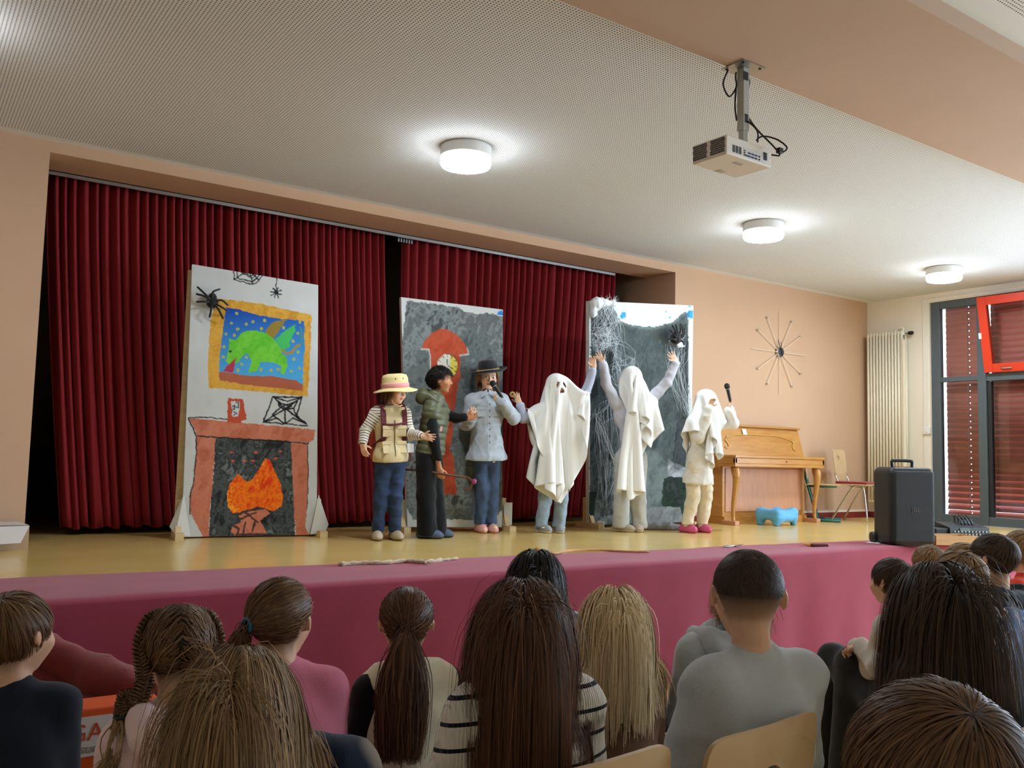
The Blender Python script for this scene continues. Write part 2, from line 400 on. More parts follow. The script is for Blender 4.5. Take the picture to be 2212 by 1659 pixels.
# the window in view: dark frames, glass, an open red tilting sash, outside blinds
mg = mat('glass', (1, 1, 1), .02); N = NT(mg); tr = N.n('ShaderNodeBsdfTransparent'); tr.inputs[0].default_value = (.93, .96, .96, 1); gl = N.n('ShaderNodeBsdfGlossy'); gl.inputs['Roughness'].default_value = .03; fr = N.n('ShaderNodeFresnel'); fr.inputs[0].default_value = 1.45; mxs = N.n('ShaderNodeMixShader'); N.l(fr.outputs[0], mxs.inputs[0]); N.l(tr.outputs[0], mxs.inputs[1]); N.l(gl.outputs[0], mxs.inputs[2]); N.l(mxs.outputs[0], N.t.nodes['Material Output'].inputs[0])
win = struct(empty('window_1', (RX, 0, 0)))
def fbox(name, m, y0, y1, z0, z1, x0=.03, x1=.11, parent=win, bev=.006): return MB().box((x0, y0, z0), (x1, y1, z1)).build(name, m, parent, bevel=bev)
MY0, MY1, TZ = 5.365, 5.465, 2.64     # mullion and transom
fbox('frame_stile', 'frame_dark', WY1-.115, WY1, WZ0, WZ1); fbox('frame_stile', 'frame_dark', WY0, WY0+.115, WZ0, WZ1)
fbox('frame_mullion', 'frame_dark', MY0, MY1, WZ0, WZ1, .025, .115); 
fbox('frame_rail', 'frame_dark', WY0+.115, MY0, WZ1-.09, WZ1); fbox('frame_rail', 'frame_dark', MY1, WY1-.115, WZ1-.09, WZ1)
fbox('frame_rail', 'frame_dark', WY0+.115, MY0, WZ0, WZ0+.1); fbox('frame_rail', 'frame_dark', MY1, WY1-.115, WZ0, WZ0+.1)
fbox('frame_rail', 'frame_dark', WY0+.115, MY0, TZ-.045, TZ+.045); fbox('frame_rail', 'frame_dark', MY1, WY1-.115, TZ-.03, TZ+.03)
# thin inner sash round the lower wide pane
for a, b, z0, z1 in ((MY0-.05, MY0-.01, WZ0+.1, TZ-.05), (WY0+.12, WY0+.16, WZ0+.1, TZ-.05)): fbox('inner_sash', 'frame_black', a, b, z0, z1, .045, .1, bev=0)
for a, b, z0, z1 in ((MY1, WY1-.115, TZ+.03, WZ1-.09), (MY1, WY1-.115, WZ0+.1, TZ-.03), (WY0+.16, MY0-.05, WZ0+.1, TZ-.045)):
    MB().box((.07, a, z0), (.074, b, z1)).build('pane', mg, win)
# tilted red sash, hinged at the bottom, leaning into the room
sz0, sz1, sy0, sy1 = TZ+.05, WZ1-.03, 4.45, MY0-.01
sash = empty('tilting_sash', (0, 0, sz0)); sash.parent = win; sash.rotation_euler = (0, math.radians(-10), 0)
hh = sz1-sz0; wd = .1
for nm, y0, y1, z0, z1 in (('sash_stile', sy1-wd, sy1, 0, hh), ('sash_stile', sy0, sy0+wd, 0, hh), ('sash_rail', sy0+wd, sy1-wd, hh-wd, hh), ('sash_rail', sy0+wd, sy1-wd, 0, wd)):
    MB().box((-.03, y0, z0), (.04, y1, z1)).build(nm, 'sash_red', sash, bevel=.006)
MB().box((.0, sy0+wd, wd), (.004, sy1-wd, hh-wd)).build('pane', mg, sash)
MB().box((-.045, sy1-.02, .4), (-.03, sy1+.012, .47)).build('sash_latch', 'plastic_white', sash, bevel=.004)
MB().tube([(-.035, sy1-.2, .045), (-.05, sy1-.22, .045), (-.05, sy1-.3, .045), (-.035, sy1-.32, .045)], .008).build('sash_handle', 'metal_grey', sash)
# blinds: every slat its own piece, punched where the ladder cords pass
def slat_mesh(L, tilt, holes):
    b = MB(); w = .04; ca, sa = math.cos(tilt), math.sin(tilt); ys = [0.0]
    for h in holes: ys += [h-.006, h+.006]
    ys.append(L)
    prof = [(-w, -.006), (-w*.16, .002), (w*.16, .002), (w, -.006)]
    def pt(u, h, y): return (u*ca-h*sa, y, u*sa+h*ca)
    for i in range(len(ys)-1):
        hol = i % 2 == 1
        for j in range(3):
            if hol and j == 1: continue
            V = [pt(*prof[j], ys[i]), pt(*prof[j+1], ys[i]), pt(*prof[j+1], ys[i+1]), pt(*prof[j], ys[i+1])]
            b.add(V, [(0, 1, 2, 3)])
    return b.mesh('slat')
for y0, y1, holes in ((MY1-.03, WY1-.088, (.22,)), (WY0+.1, MY0+.03, (.35, .9))):
    cache = {}
    zz = WZ0+.12; k = 0
    while zz < WZ1-.02:
        q = max(0, (1.75-zz)/.8); q = min(q, 1); tl = round(math.radians(96-42*q), 3)
        if tl not in cache: cache[tl] = slat_mesh(y1-y0, tl, holes); cache[tl].materials.append(MATS['blind_slat'])
        o = link('slat', cache[tl], None, win); o.location = (.22, y0, zz); zz += .0735; k += 1
    for h in holes: MB().box((.17, y0+h-.003, WZ0+.02), (.172, y0+h+.003, WZ1)).build('ladder_cord', 'metal_grey', win)
# roller switch beside the window
t = thing('blind_switch', 'small white switch box beside the dark window frame', 'switch', (RX, 6.07, 2.02))
MB().box((-.035, -.045, -.045), (0, .045, .045)).build('switch_body', 'plastic_white', t, bevel=.006); MB().box((-.042, -.018, -.022), (-.035, .018, .022)).build('rocker', 'trim_white', t, bevel=.003)
# ------------------------------------------------------------------ curtains, rail, stage cloth
m = mat('velvet', rgb(136, 36, 42), .8, sheen=.35, bump=.12, bscale=220, spec=.15); NT(m).b.inputs['Sheen Tint'].default_value = (*rgb(200, 60, 60), 1)
def curtain(name, label, x0t, x1t, x0b, x1b, zt, zb, Y, n, seed):
    r = np.random.default_rng(seed); nu, nv = n*16, 26; u = np.linspace(0, 1, nu); V = []
    ph = np.cumsum(r.uniform(.7, 1.35, n+3)); ph = np.interp(u*n, np.arange(n+3), ph-ph[0])*2*math.pi
    am = np.interp(u*n, np.arange(n+3), r.uniform(.7, 1.3, n+3)); merge = np.sin(ph*.31+seed)*1.1
    for j in range(nv):
        v = j/(nv-1); z = zt+(zb-zt)*v; a = (.030+.030*v**.7)*am; x = (x0t+(x0b-x0t)*v**1.3)+((x1t-x0t)+((x1b-x0b)-(x1t-x0t))*v**1.3)*u
        y = Y+a*np.sin(ph+merge*v)+.012*np.sin(ph*2.03+v*2)*v; x = x+.012*np.cos(ph+merge*v)*(.4+v)
        V.append(np.stack([x, y, np.full(nu, z)+(.012*np.sin(ph*.5) if j == nv-1 else 0)], 1))
    V = np.concatenate(V); i = np.arange(nu-1)[None, :]+np.arange(nv-1)[:, None]*nu; i = i.ravel(); F = np.stack([i, i+nu, i+nu+1, i+1], 1)
    o = link(name, mesh_np(name, V, F), 'velvet'); tag(o, label, 'curtain'); s = o.modifiers.new('thick', 'SOLIDIFY'); s.thickness = .004; return o
CY = 7.47
X = lambda px, py: float(onY(px, py, CY)[0])
zt = OPZ+.02
zb = float(onY(500, 1132, CY)[2])
curtain('stage_curtain', 'wide dark red stage curtain behind the fireplace board', X(101, 372), X(828, 505), X(127, 1134), X(850, 1122), zt, zb, CY, 40, 3)
curtain('stage_curtain', 'dark red stage curtain hanging behind the grey clock board', X(868, 515), X(1327, 592), X(862, 1122), X(1275, 1110), zt, zb, CY, 27, 5)
struct(MB().box((OPX0-.3, BACKY+.46, OPZ-.03), (float(onY(1329, 592, BACKY+.46)[0]), BACKY+.475, OPZ-.004)).build('trim_curtain_rail', 'metal_grey'))
rail = thing('curtain_runners', 'row of small curtain runners bunched in the gap of the red curtains', 'runners', (X(850, 510), CY-.05, OPZ-.06))
for k in range(6): MB().box((.02+.028*k, -.01, .0), (.034+.028*k, .01, .035)).build('runner', 'metal_grey', rail)
# dark furniture shapes at the back of the stage
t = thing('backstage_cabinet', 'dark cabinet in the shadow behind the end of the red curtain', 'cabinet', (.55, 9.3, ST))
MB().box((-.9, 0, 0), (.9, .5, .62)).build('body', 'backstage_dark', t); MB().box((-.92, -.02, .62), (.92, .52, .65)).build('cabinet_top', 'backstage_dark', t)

m = mat('burgundy', rgb(152, 60, 78), .85, sheen=.2, var=.06, vscale=5, bump=.2, bscale=300, spec=.15)
def stage_cloth():
    x0, x1 = -2.2, 9.3; nu = 240; u = np.linspace(x0, x1, nu); r = np.random.default_rng(4)
    yb = np.interp(u, [.489, 3.103, 7.221, 9.3], [5.123, 4.982, 4.743, 4.62])+.012*np.sin(u*2.3)+.008*np.sin(u*7.1+1); rows = []
    for t in np.linspace(0, 1, 12):
        y = yb+(SFY-yb)*t; rows.append(np.stack([u, y, ST+.004+.0035*np.maximum(0, np.sin(u*3.1+t*6)*np.sin(t*9+u*.8)+.4*np.sin(u*11+t*3))*(1 if t < 1 else .3)], 1))
    ze = .115+.012*np.sin(u*1.7)
    for t in np.linspace(.02, 1, 14):
        z = ST+(ze-ST)*t; y = SFY-.022-.012*t-.018*t*(.5+.5*np.sin(u*5.3+2*np.sin(u*1.1)))-.008*np.sin(u*13+t)*t; rows.append(np.stack([u, y, z], 1))
    V = np.concatenate(rows); nv = len(rows); i = (np.arange(nu-1)[None, :]+np.arange(nv-1)[:, None]*nu).ravel(); F = np.stack([i, i+nu, i+nu+1, i+1], 1)
    o = link('stage_cloth', mesh_np('stage_cloth', V, F), 'burgundy'); tag(o, 'burgundy cloth laid over the front edge of the stage', 'cloth')
stage_cloth()
# fabric roll slumping from the stage front
def fabric_roll():
    a = onY(60, 1395, SFY-.2); a = np.array([a[0], SFY-.2, a[2]]); b = onY(330, 1500, SFY-.55); pts = catmull([a+[-.5, 0, .12], a, (a+b)/2+[0, 0, -.02], b, b+[.35, -.1, -.18]], 24)
    t = thing('fabric_roll', 'dark red rolled fabric slanting down in front of the stage cloth', 'fabric')
    n = 26
    for nm, off, rad in (('upper_fold', (0, 0, 0), .075), ('lower_fold', (0, -.05, -.14), .085)):
        P = pts+np.asarray(off); V, F = surf([C_(a_, b_, rad, k=.02) for a_, b_ in zip(P[:-1:3], P[3::3])], .012, 0, (), folds(.028, 26, 5)); link(nm, mesh_np(nm, V, F), 'roll_red', t)
mat('roll_red', rgb(122, 34, 34), .85, sheen=.2, var=.1, vscale=9, bump=.3, bscale=60)
fabric_roll()

# ------------------------------------------------------------------ ceiling lamps
mat('lamp_glow', (1, 1, 1), .4, emit=(.80, .92, 1), estr=98)
mat('lamp_side', (1, 1, 1), .4, emit=(.95, .98, 1), estr=10)
mat('lamp_glow_dim', (1, 1, 1), .4, emit=(.95, .97, 1), estr=24)
def lamp(x, y, label, gm='lamp_glow'):
    t = thing('ceiling_lamp', label, 'lamp', (x, y, CEIL), 0, 'round drum lamps on the perforated ceiling')
    MB().lathe([(.165, 0), (.178, -.004), (.178, -.075), (.17, -.078)], n=40).build('housing', 'plastic_white', t, auto=.6)
    MB().lathe([(.17, -.078), (.176, -.082), (.176, -.122)], n=40).build('diffuser_side', 'lamp_side', t, auto=.6); MB().lathe([(.176, -.122), (.168, -.137), (.14, -.143), (.02, -.146)], n=40).build('diffuser', gm, t, auto=.6)
for (x, y), lb in zip(LAMPS, ('round drum ceiling lamp just past the upper corner of the stage wall', 'largest round drum ceiling lamp, above the costumed children', 'middle round drum ceiling lamp, beyond the projector', 'farthest round drum ceiling lamp, close to the red tilted window')): lamp(x, y, lb, 'lamp_glow_dim' if x < 1 else 'lamp_glow')

# ------------------------------------------------------------------ projector on its mount
def projector():
    t = thing('projector', 'white projector on a grey ceiling mount under the beam', 'projector', (0, 0, 0))
    PX, PY = 3.513, 3.02
    ax = unit(onZ(1652, 144, BMZ)-onZ(1605, 124, BMZ)); 
    ex = np.array([1, 0, 0.]); ey = np.array([0, 1, 0.]); ez = np.array([0, 0, 1.])
    MB().box((PX-.085, PY-.075, BMZ-.006), (PX+.085, PY+.075, BMZ)).build('mount_plate', 'metal_grey', t)
    for sx in (-1, 1):
        for sy in (-1, 1): MB().lathe([(.007, 0), (.007, -.004)], (PX+sx*.065, PY+sy*.055, BMZ-.006), 10).build('screw', 'plastic_black', t)
    MB().box((PX-.022, PY-.022, BMZ-.34), (PX+.022, PY+.022, BMZ-.006)).build('pole', 'mount_grey', t, bevel=.002)
    MB().box((PX-.0225, PY-.0235, BMZ-.075), (PX+.012, PY-.02, BMZ-.03)).build('cable_slot', 'plastic_black', t); MB().box((PX-.012, PY-.0235, BMZ-.3), (PX+.012, PY-.021, BMZ-.255)).build('cable_slot', 'plastic_black', t)
    MB().box((PX-.016, PY-.016, BMZ-.425), (PX+.016, PY+.016, BMZ-.33)).build('pole_foot', 'mount_grey', t)
    bz1 = BMZ-.42; bz0 = bz1-.105
    c = np.array([3.475, 3.063, (bz0+bz1)/2]); R = math.radians(1); ux = np.array([math.cos(R), math.sin(R), 0]); uy = np.array([-math.sin(R), math.cos(R), 0])
    W2, D2 = .174, .114
    MB().obox(c, ux*W2, uy*D2, (0, 0, .05)).build('body', 'projector_white', t, bevel=.008)
    def fp(u, v, z, off=.0008): return c+ux*u-uy*(D2+off)+np.array([0, 0, z])     # rear face toward the room (-y)
    def lp(v, z, off=.0008): return c-ux*(W2+off)+uy*v+np.array([0, 0, z])
    def fpanel(nm, u0, u1, z0, z1, m, par, dep=.002): MB().obox((fp((u0+u1)/2, 0, (z0+z1)/2, 0)), ux*(u1-u0)/2, uy*dep, (0, 0, (z1-z0)/2)).build(nm, m, par)
    io = empty('io_panel'); io.parent = t
    g = MB()
    for i in range(3):
        for j in range(9): g.obox(fp(-.118+i*.024, 0, -.008-j*.0042+.012), ux*.009, uy*.0012, (0, 0, .0013))
    g.build('grille', 'plastic_black', io)
    fpanel('port_plate', -.045, .125, -.035, .012, 'port_plate', io, .0012)
    for i in range(4):
        for z in (-.012, -.028): MB().obox(fp(-.0+i*.026, 0, z), ux*(.010 if i < 3 else .006), uy*.003, (0, 0, .0045)).build('port', 'port_blue' if i < 3 else 'plastic_black', io, bevel=.002)
    for z in (-.006, -.017, -.028): MB().lathe([(.004, 0), (.004, .004)], fp(-.036, 0, z)-uy*.003, 10, axis='y').build('jack', 'plastic_black', io)
    for u in (-.028, -.018): MB().lathe([(.004, 0), (.004, .004)], fp(u, 0, -.028)-uy*.003, 10, axis='y').build('jack', 'plastic_black', io)
    fpanel('power_inlet', .112, .138, -.02, .02, 'plastic_black', io, .003)
    # side vents: slanted slot fields
    for v0, v1, nm in ((-.105, -.012, 'side_vent'), (.012, .105, 'side_vent')):
        g = MB()
        for i in range(11):
            for j in range(7):
                v = v0+(v1-v0)*(i+.5)/11+.003*math.sin(j*2.2); z = -.032+j*.0112; g.obox(lp(v, z), ux*.0012, uy*.0026, (0, 0, .0042))
        g.build(nm, 'vent_dark', t)
    MB().obox(c-np.array([0, 0, .0505])+ux*(-.01)+uy*(-.05), ux*.03, uy*.012, (0, 0, .001)).build('underside_hatch', 'mount_grey', t)
    MB().obox(c-np.array([0, 0, .0505])+ux*(.02)+uy*(.09), ux*.025, uy*.02, (0, 0, .001)).build('lens_notch', 'metal_grey', t)
    # cables
    top = np.array([PX, PY, BMZ])
    def cab(pts): MB().tube(catmull([top+np.asarray(p) for p in pts], 30), .0045, 8).build('cable', 'plastic_black', t, smooth=True)
    cab([(-.06, .05, -.01), (-.085, .06, -.09), (-.05, .05, -.15), (-.02, .03, -.1), (-.03, .025, -.05), (-.02, .03, -.02)])
    cab([(-.02, .03, -.1), (-.028, .03, -.2), (-.02, .026, -.28)])
    cab([(.02, .0, -.24), (.07, -.03, -.32), (.115, -.1, -.42), (.11, -.145, -.48), (.085, -.135, -.485), (.07, -.125, -.482)])
    cab([(.01, -.024, -.29), (.05, -.05, -.34), (.055, -.05, -.4)])
    cab([(.03, -.06, -.398), (.06, -.08, -.375), (.12, -.12, -.39), (.16, -.15, -.43), (.145, -.14, -.455), (.125, -.13, -.452)])
    cab([(.022, .0, -.03), (.035, -.01, -.06), (.026, -.01, -.12)])
    MB().obox(top+np.array([.128, -.13, -.45]), ux*.016, uy*.012, (0, 0, .014)).build('plug', 'plastic_black', t, bevel=.003)
mat('mount_grey', rgb(176, 176, 172), .45); mat('projector_white', rgb(232, 228, 222), .45); mat('port_plate', rgb(214, 214, 214), .5); mat('port_blue', rgb(40, 52, 110), .5); mat('vent_dark', rgb(62, 52, 48), .7)
def txt(parent, name, body, pos, right, up, size, m, ext=.0004, align='LEFT'):
    cu = bpy.data.curves.new(name, 'FONT'); cu.body = body; cu.size = size; cu.extrude = ext; cu.align_x = align
    tmp = bpy.data.objects.new(name, cu); COL.objects.link(tmp); dg = bpy.context.evaluated_depsgraph_get(); me = bpy.data.meshes.new_from_object(tmp.evaluated_get(dg)); bpy.data.objects.remove(tmp)
    r = unit(right); u = unit(up); n = np.cross(r, u); Mx = Matrix(((r[0], u[0], n[0], pos[0]), (r[1], u[1], n[1], pos[1]), (r[2], u[2], n[2], pos[2]), (0, 0, 0, 1)))
    me.transform(Mx); return link(name, me, m, parent)
projector()
def facing_(a): a = math.radians(a); hf = unit((math.sin(YAW), math.cos(YAW), 0)); hr = np.array((hf[1], -hf[0], 0)); return -hf*math.cos(a)+hr*math.sin(a)
# ------------------------------------------------------------------ painted boards
def proj(P):
    v = np.asarray(P, float)-CAM_P; z = v@CAM_F; return np.stack([1106+FPX*(v@CAM_R)/z, 829.5-FPX*(v@CAM_U)/z], -1)
def vnoise(x, y, s, seed=0):
    """smooth 2D value noise"""
    r = np.random.default_rng(seed); T = r.uniform(0, 1, (64, 64)); u = x/s; v = y/s; i = np.floor(u).astype(int); j = np.floor(v).astype(int); f = u-i; g = v-j; f = f*f*(3-2*f); g = g*g*(3-2*g)
    q = lambda a, b: T[(i+a) % 64, (j+b) % 64]
    return (q(0, 0)*(1-f)+q(1, 0)*f)*(1-g)+(q(0, 1)*(1-f)+q(1, 1)*f)*g
class Paint:
    def __init__(s, P, base):
        q = proj(P); s.x0, s.y0 = q[:, 0], q[:, 1]; s.C = np.tile(np.asarray(base, float), (len(P), 1))
        s.x = s.x0+2.4*(vnoise(s.x0, s.y0, 7, 1)-.5)+1.0*(vnoise(s.x0, s.y0, 3, 5)-.5); s.y = s.y0+2.4*(vnoise(s.x0, s.y0, 7, 2)-.5)+1.0*(vnoise(s.x0, s.y0, 3, 6)-.5)
    def inp(s, pts):
        m = np.zeros(len(s.x), bool); n = len(pts)
        for i in range(n):
            (xa, ya), (xb, yb) = pts[i], pts[(i+1) % n]; c = ((ya > s.y) != (yb > s.y)); m ^= c & (s.x < (xb-xa)*(s.y-ya)/(yb-ya+1e-9)+xa)
        return m
    def put(s, m, c, a=1.0):
        c = np.asarray(c, float)
        if c.ndim == 1: c = np.tile(c, (len(s.C), 1))
        a = (m*a)[:, None]; s.C = s.C*(1-a)+c*a
    def poly(s, pts, c, a=1.0): s.put(s.inp(pts), c, a)
    def blob(s, x, y, r, c, ry=None): s.put(np.clip((1-np.sqrt(((s.x-x)/r)**2+((s.y-y)/(ry or r))**2))*min(r, ry or r)/1.2+.5, 0, 1), c)
    def line(s, pts, w, c):
        for (xa, ya), (xb, yb) in zip(pts[:-1], pts[1:]):
            dx, dy = xb-xa, yb-ya; t = np.clip(((s.x-xa)*dx+(s.y-ya)*dy)/(dx*dx+dy*dy+1e-9), 0, 1); s.put(np.clip((w+.5-np.hypot(s.x-xa-t*dx, s.y-ya-t*dy))/1.1, 0, 1), c)
    def brushy(s, cols, sc=9, seed=0, st=1.0):
        wx = 6*(vnoise(s.x0, s.y0, 18, seed+7)-.5); X_ = s.x0+wx*2+s.y0*.35; Y_ = s.y0*st+wx; n = .5*vnoise(X_, Y_, sc*2.6, seed)+.3*vnoise(X_*1.6, Y_*.6, sc, seed+1)+.2*vnoise(X_, Y_, sc*.35, seed+2); n = np.clip((n-.25)/.5, 0, .999); k = np.asarray(cols, float); i = n*(len(k)-1); a = i.astype(int); f = (i-a)[:, None]; return k[a]*(1-f)+k[np.minimum(a+1, len(k)-1)]*f
m_attr2 = mat('painted_canvas', (.8, .8, .8), .8, attr='col', bump=.2, bscale=200, spec=.2)
wood('spruce_batten', rgb(206, 178, 128), rgb(222, 198, 150), .6, stretch=(1, 1, 8)); mat('canvas_white', rgb(210, 210, 204), .9, var=.04, vscale=8, bump=.2, bscale=80); mat('paint_black', rgb(26, 27, 30), .8)
def board_grid(TL, TR, BL, BR, nu=130, nv=280, amp=.006, seed=0, bottom=0):
    u = np.linspace(0, 1, nu)[None, :, None]; v = np.linspace(0, 1, nv)[:, None, None]; TL, TR, BL, BR = (np.asarray(q, float) for q in (TL, TR, BL, BR))
    P = (TL*(1-u)+TR*u)*(1-v)+(BL*(1-u)+BR*u)*v; n = unit(np.cross(BL-TL, TR-TL)); 
    if n@(CAM_P-TL) < 0: n = -n
    P = P.reshape(-1, 3); i = (np.arange(nu-1)[None, :]+np.arange(nv-1)[:, None]*nu).ravel(); F = np.stack([i, i+nu, i+nu+1, i+1], 1)
    U = np.tile(np.linspace(0, 1, nu), nv); Vv = np.repeat(np.linspace(0, 1, nv), nu); d = amp*(vnoise(U*9, Vv*16, 1, seed)+.6*vnoise(U*22, Vv*30+U*6, 1, seed+1)-.8)*(.35+1.2*Vv**2)
    return P, F, n, d, U, Vv
def easel_foot(parent, p, along, n):
    """wooden foot with an upright brace at p on the stage floor"""
    a = unit(np.asarray(along)*np.array((1, 1, 0))); nn = unit(np.asarray(n)*np.array((1, 1, 0))); p = np.array((p[0], p[1], 0.0))
    MB().obox(p+[0, 0, .025], nn*.19, a*.03, (0, 0, .025)).build('easel_foot', 'spruce_batten', parent); MB().obox(p-nn*.06+[0, 0, .16], nn*.022, a*.022, (0, 0, .13)).build('easel_upright', 'spruce_batten', parent); q = p+nn*.07
    MB().obox(q-nn*.05+[0, 0, .12], unit(nn*.5+np.array((0, 0, -.9)))*.12, a*.02, unit(np.cross(unit(nn*.5+np.array((0, 0, -.9))), a))*.012).build('easel_brace', 'spruce_batten', parent)
def board(name, label, TL, TR, BL, BR, paint, base, seed, th=.05, nu=110, nv=240):
    nq = np.cross(np.asarray(TR)-TL, np.asarray(BL)-TL); d_ = BR-CAM_P; BR[:] = CAM_P+d_*(((TL-CAM_P)@nq)/(d_@nq))
    P, F, n, d, U, Vv = board_grid(TL, TR, BL, BR, nu, nv, seed=seed); pt = Paint(P, base); paint(pt); t = thing(name, label, 'painted board', tuple(np.array(((BL[0]+BR[0])/2, (BL[1]+BR[1])/2, ST)))); o = np.array(t.location)
    link('painted_canvas', mesh_np('painted_canvas', P+n*(d[:, None]+.006)-o, F, col=pt.C), 'painted_canvas', t)
    c = [np.asarray(q, float)-o for q in (BL, BR, TR, TL)]; mb = MB(); mb.add([q-n*.0 for q in c]+[q-n*th for q in c], [(0, 1, 2, 3), (7, 6, 5, 4), (0, 4, 5, 1), (1, 5, 6, 2), (2, 6, 7, 3), (3, 7, 4, 0)]); mb.build('panel', 'canvas_white', t)
    return t, n, o
BLK = rgb(30, 31, 34); WHT = rgb(206, 208, 206)
# --- fireplace board
def p1(p):
    p.C *= (1-.08*vnoise(p.x0, p.y0, 30, 8))[:, None]
    tan = p.brushy([rgb(186, 104, 78), rgb(206, 128, 102), rgb(196, 112, 84)], 14, 3)
    # mantel and columns
    p.put(p.inp([(409, 903), (470, 908), (680, 928), (677, 950), (667, 956), (425, 941), (421, 930)]), tan); p.put(p.inp([(424, 943), (465, 946), (458, 1060), (452, 1100), (451, 1166), (440, 1164), (413, 1110), (411, 1075), (421, 1030)]), tan); p.put(p.inp([(628, 957), (664, 958), (664, 1090), (658, 1140), (670, 1156), (640, 1160), (634, 1100), (630, 1030)]), tan)
    dk = p.brushy([rgb(34, 36, 36), rgb(58, 62, 62), rgb(84, 90, 90), rgb(44, 48, 46), rgb(110, 118, 120)], 9, 11); p.put(p.inp([(465, 946), (628, 955), (632, 1040), (635, 1100), (637, 1162), (451, 1168), (453, 1100), (460, 1040)]), dk)
    fire = p.brushy([rgb(226, 60, 24), rgb(240, 100, 20), rgb(250, 130, 24), rgb(236, 80, 22), rgb(252, 160, 40)], 8, 17); p.put(p.inp([(515, 1023), (532, 1041), (545, 1036), (572, 991), (582, 992), (590, 1012), (606, 1045), (612, 1070), (608, 1093), (590, 1104), (560, 1094), (530, 1102), (503, 1110), (492, 1095), (490, 1065), (497, 1045)]), fire)
    for x, y in ((503, 996), (529, 995), (546, 996), (553, 977), (595, 990), (605, 975), (500, 977)): p.blob(x, y, 4, rgb(222, 92, 58), 2)
    p.put(p.inp([(515, 1113), (545, 1103), (575, 1100), (583, 1108), (560, 1125), (572, 1142), (577, 1156), (505, 1156), (497, 1148), (503, 1136), (520, 1128)]), tan)
    for ln in ([(503, 1112), (560, 1097)], [(530, 1107), (556, 1128)], [(553, 1107), (512, 1124)], [(530, 1128), (525, 1150)], [(550, 1128), (546, 1148)], [(505, 1136), (516, 1142), (514, 1152)], [(510, 1154), (575, 1154)]): p.line(ln, 2, rgb(70, 54, 50))
    for ln, w in (([(407, 903), (423, 941)], 1.6), ([(408, 902), (445, 901), (490, 906)], 1.2), ([(425, 942), (630, 955), (666, 958)], 1.6), ([(424, 943), (424, 980), (418, 1040), (410, 1075), (411, 1110)], 1.4), ([(664, 958), (665, 1010), (663, 1100)], 1.0), ([(570, 912), (665, 920)], 1.3)): p.line(ln, w, BLK)
    # small framed picture on the mantel
    p.poly([(492, 860), (524, 862), (533, 906), (521, 909), (519, 914), (491, 912)], rgb(190, 82, 56)); p.poly([(498, 867), (518, 868), (515, 900), (502, 900)], WHT)
    for ln in ([(501, 879), (507, 876), (506, 884), (501, 886)], [(509, 870), (515, 870), (514, 880), (509, 880)], [(504, 890), (512, 893), (505, 898)]): p.line(ln, 1.3, rgb(60, 70, 80))
    # web on the mantel
    for ln in ([(590, 857), (568, 912)], [(590, 857), (652, 858), (640, 898), (662, 916)], [(568, 912), (597, 904), (617, 916), (632, 902), (662, 916)], [(590, 857), (620, 867), (652, 858)], [(600, 868), (617, 875), (642, 868)], [(600, 868), (605, 880), (588, 897), (597, 904)], [(642, 868), (634, 882), (640, 898)], [(617, 916), (614, 886), (634, 882)], [(605, 880), (614, 886), (628, 878), (617, 875), (605, 880)], [(590, 857), (614, 882), (662, 916)], [(568, 912), (614, 884), (652, 858)]): p.line(ln, 1.7, BLK)
    # web and hanging spider at the top edge
    for ln in ([(505, 582), (505, 604), (545, 615), (560, 606), (567, 596)], [(512, 585), (512, 600), (543, 609), (556, 602), (560, 594)], [(520, 587), (545, 603), (553, 593)], [(528, 589), (542, 597), (547, 592)], [(505, 604), (530, 588)], [(545, 615), (540, 590)], [(560, 606), (545, 592)]): p.line(ln, 1.3, BLK)
    p.line([(597, 600), (596, 628)], 1.1, BLK)
    for a in range(8): p.line([(596, 633), (596+12*math.cos(a*.785+.3), 633+11*math.sin(a*.785+.3))], 1.3, BLK)
    p.blob(596, 632, 5, BLK)
    # framed dragon picture
    gold = p.brushy([rgb(206, 150, 48), rgb(222, 170, 72), rgb(196, 140, 44)], 12, 23); p.put(p.inp([(467, 644), (484, 646), (560, 656), (672, 680), (671, 740), (668, 800), (664, 857), (600, 850), (520, 843), (450, 837), (449, 780), (452, 730), (455, 690)]), gold)
    v = np.clip((p.y0-665)/150, 0, 1)[:, None]; sky = np.asarray(rgb(24, 70, 170))*(1-v)+np.asarray(rgb(80, 170, 220))*v; p.put(p.inp([(488, 664), (520, 670), (560, 682), (600, 688), (656, 694), (658, 740), (655, 790), (654, 834), (600, 824), (540, 816), (473, 808), (475, 760), (483, 700)]), sky)
    p.poly([(472, 804), (500, 806), (540, 813), (580, 812), (640, 822), (654, 832), (653, 844), (600, 839), (540, 832), (474, 822)], rgb(176, 98, 72))
    grn = p.brushy([rgb(90, 186, 44), rgb(120, 206, 66), rgb(104, 196, 50)], 16, 29)
    p.put(p.inp([(572, 717), (585, 700), (602, 692), (622, 689), (608, 704), (598, 722), (588, 734)]), rgb(150, 126, 52)); p.put(p.inp([(594, 733), (615, 714), (638, 700), (637, 715), (626, 738), (626, 750), (612, 756), (604, 748)]), rgb(72, 186, 96))
    p.put(p.inp([(495, 729), (500, 735), (508, 735), (520, 722), (532, 714), (556, 714), (575, 720), (592, 733), (606, 752), (608, 764), (618, 772), (621, 790), (613, 810), (605, 806), (606, 790), (590, 784), (562, 782), (556, 802), (536, 806), (543, 780), (533, 762), (524, 770), (516, 784), (506, 788), (508, 776), (496, 786), (488, 782), (490, 764), (494, 752)]), grn)
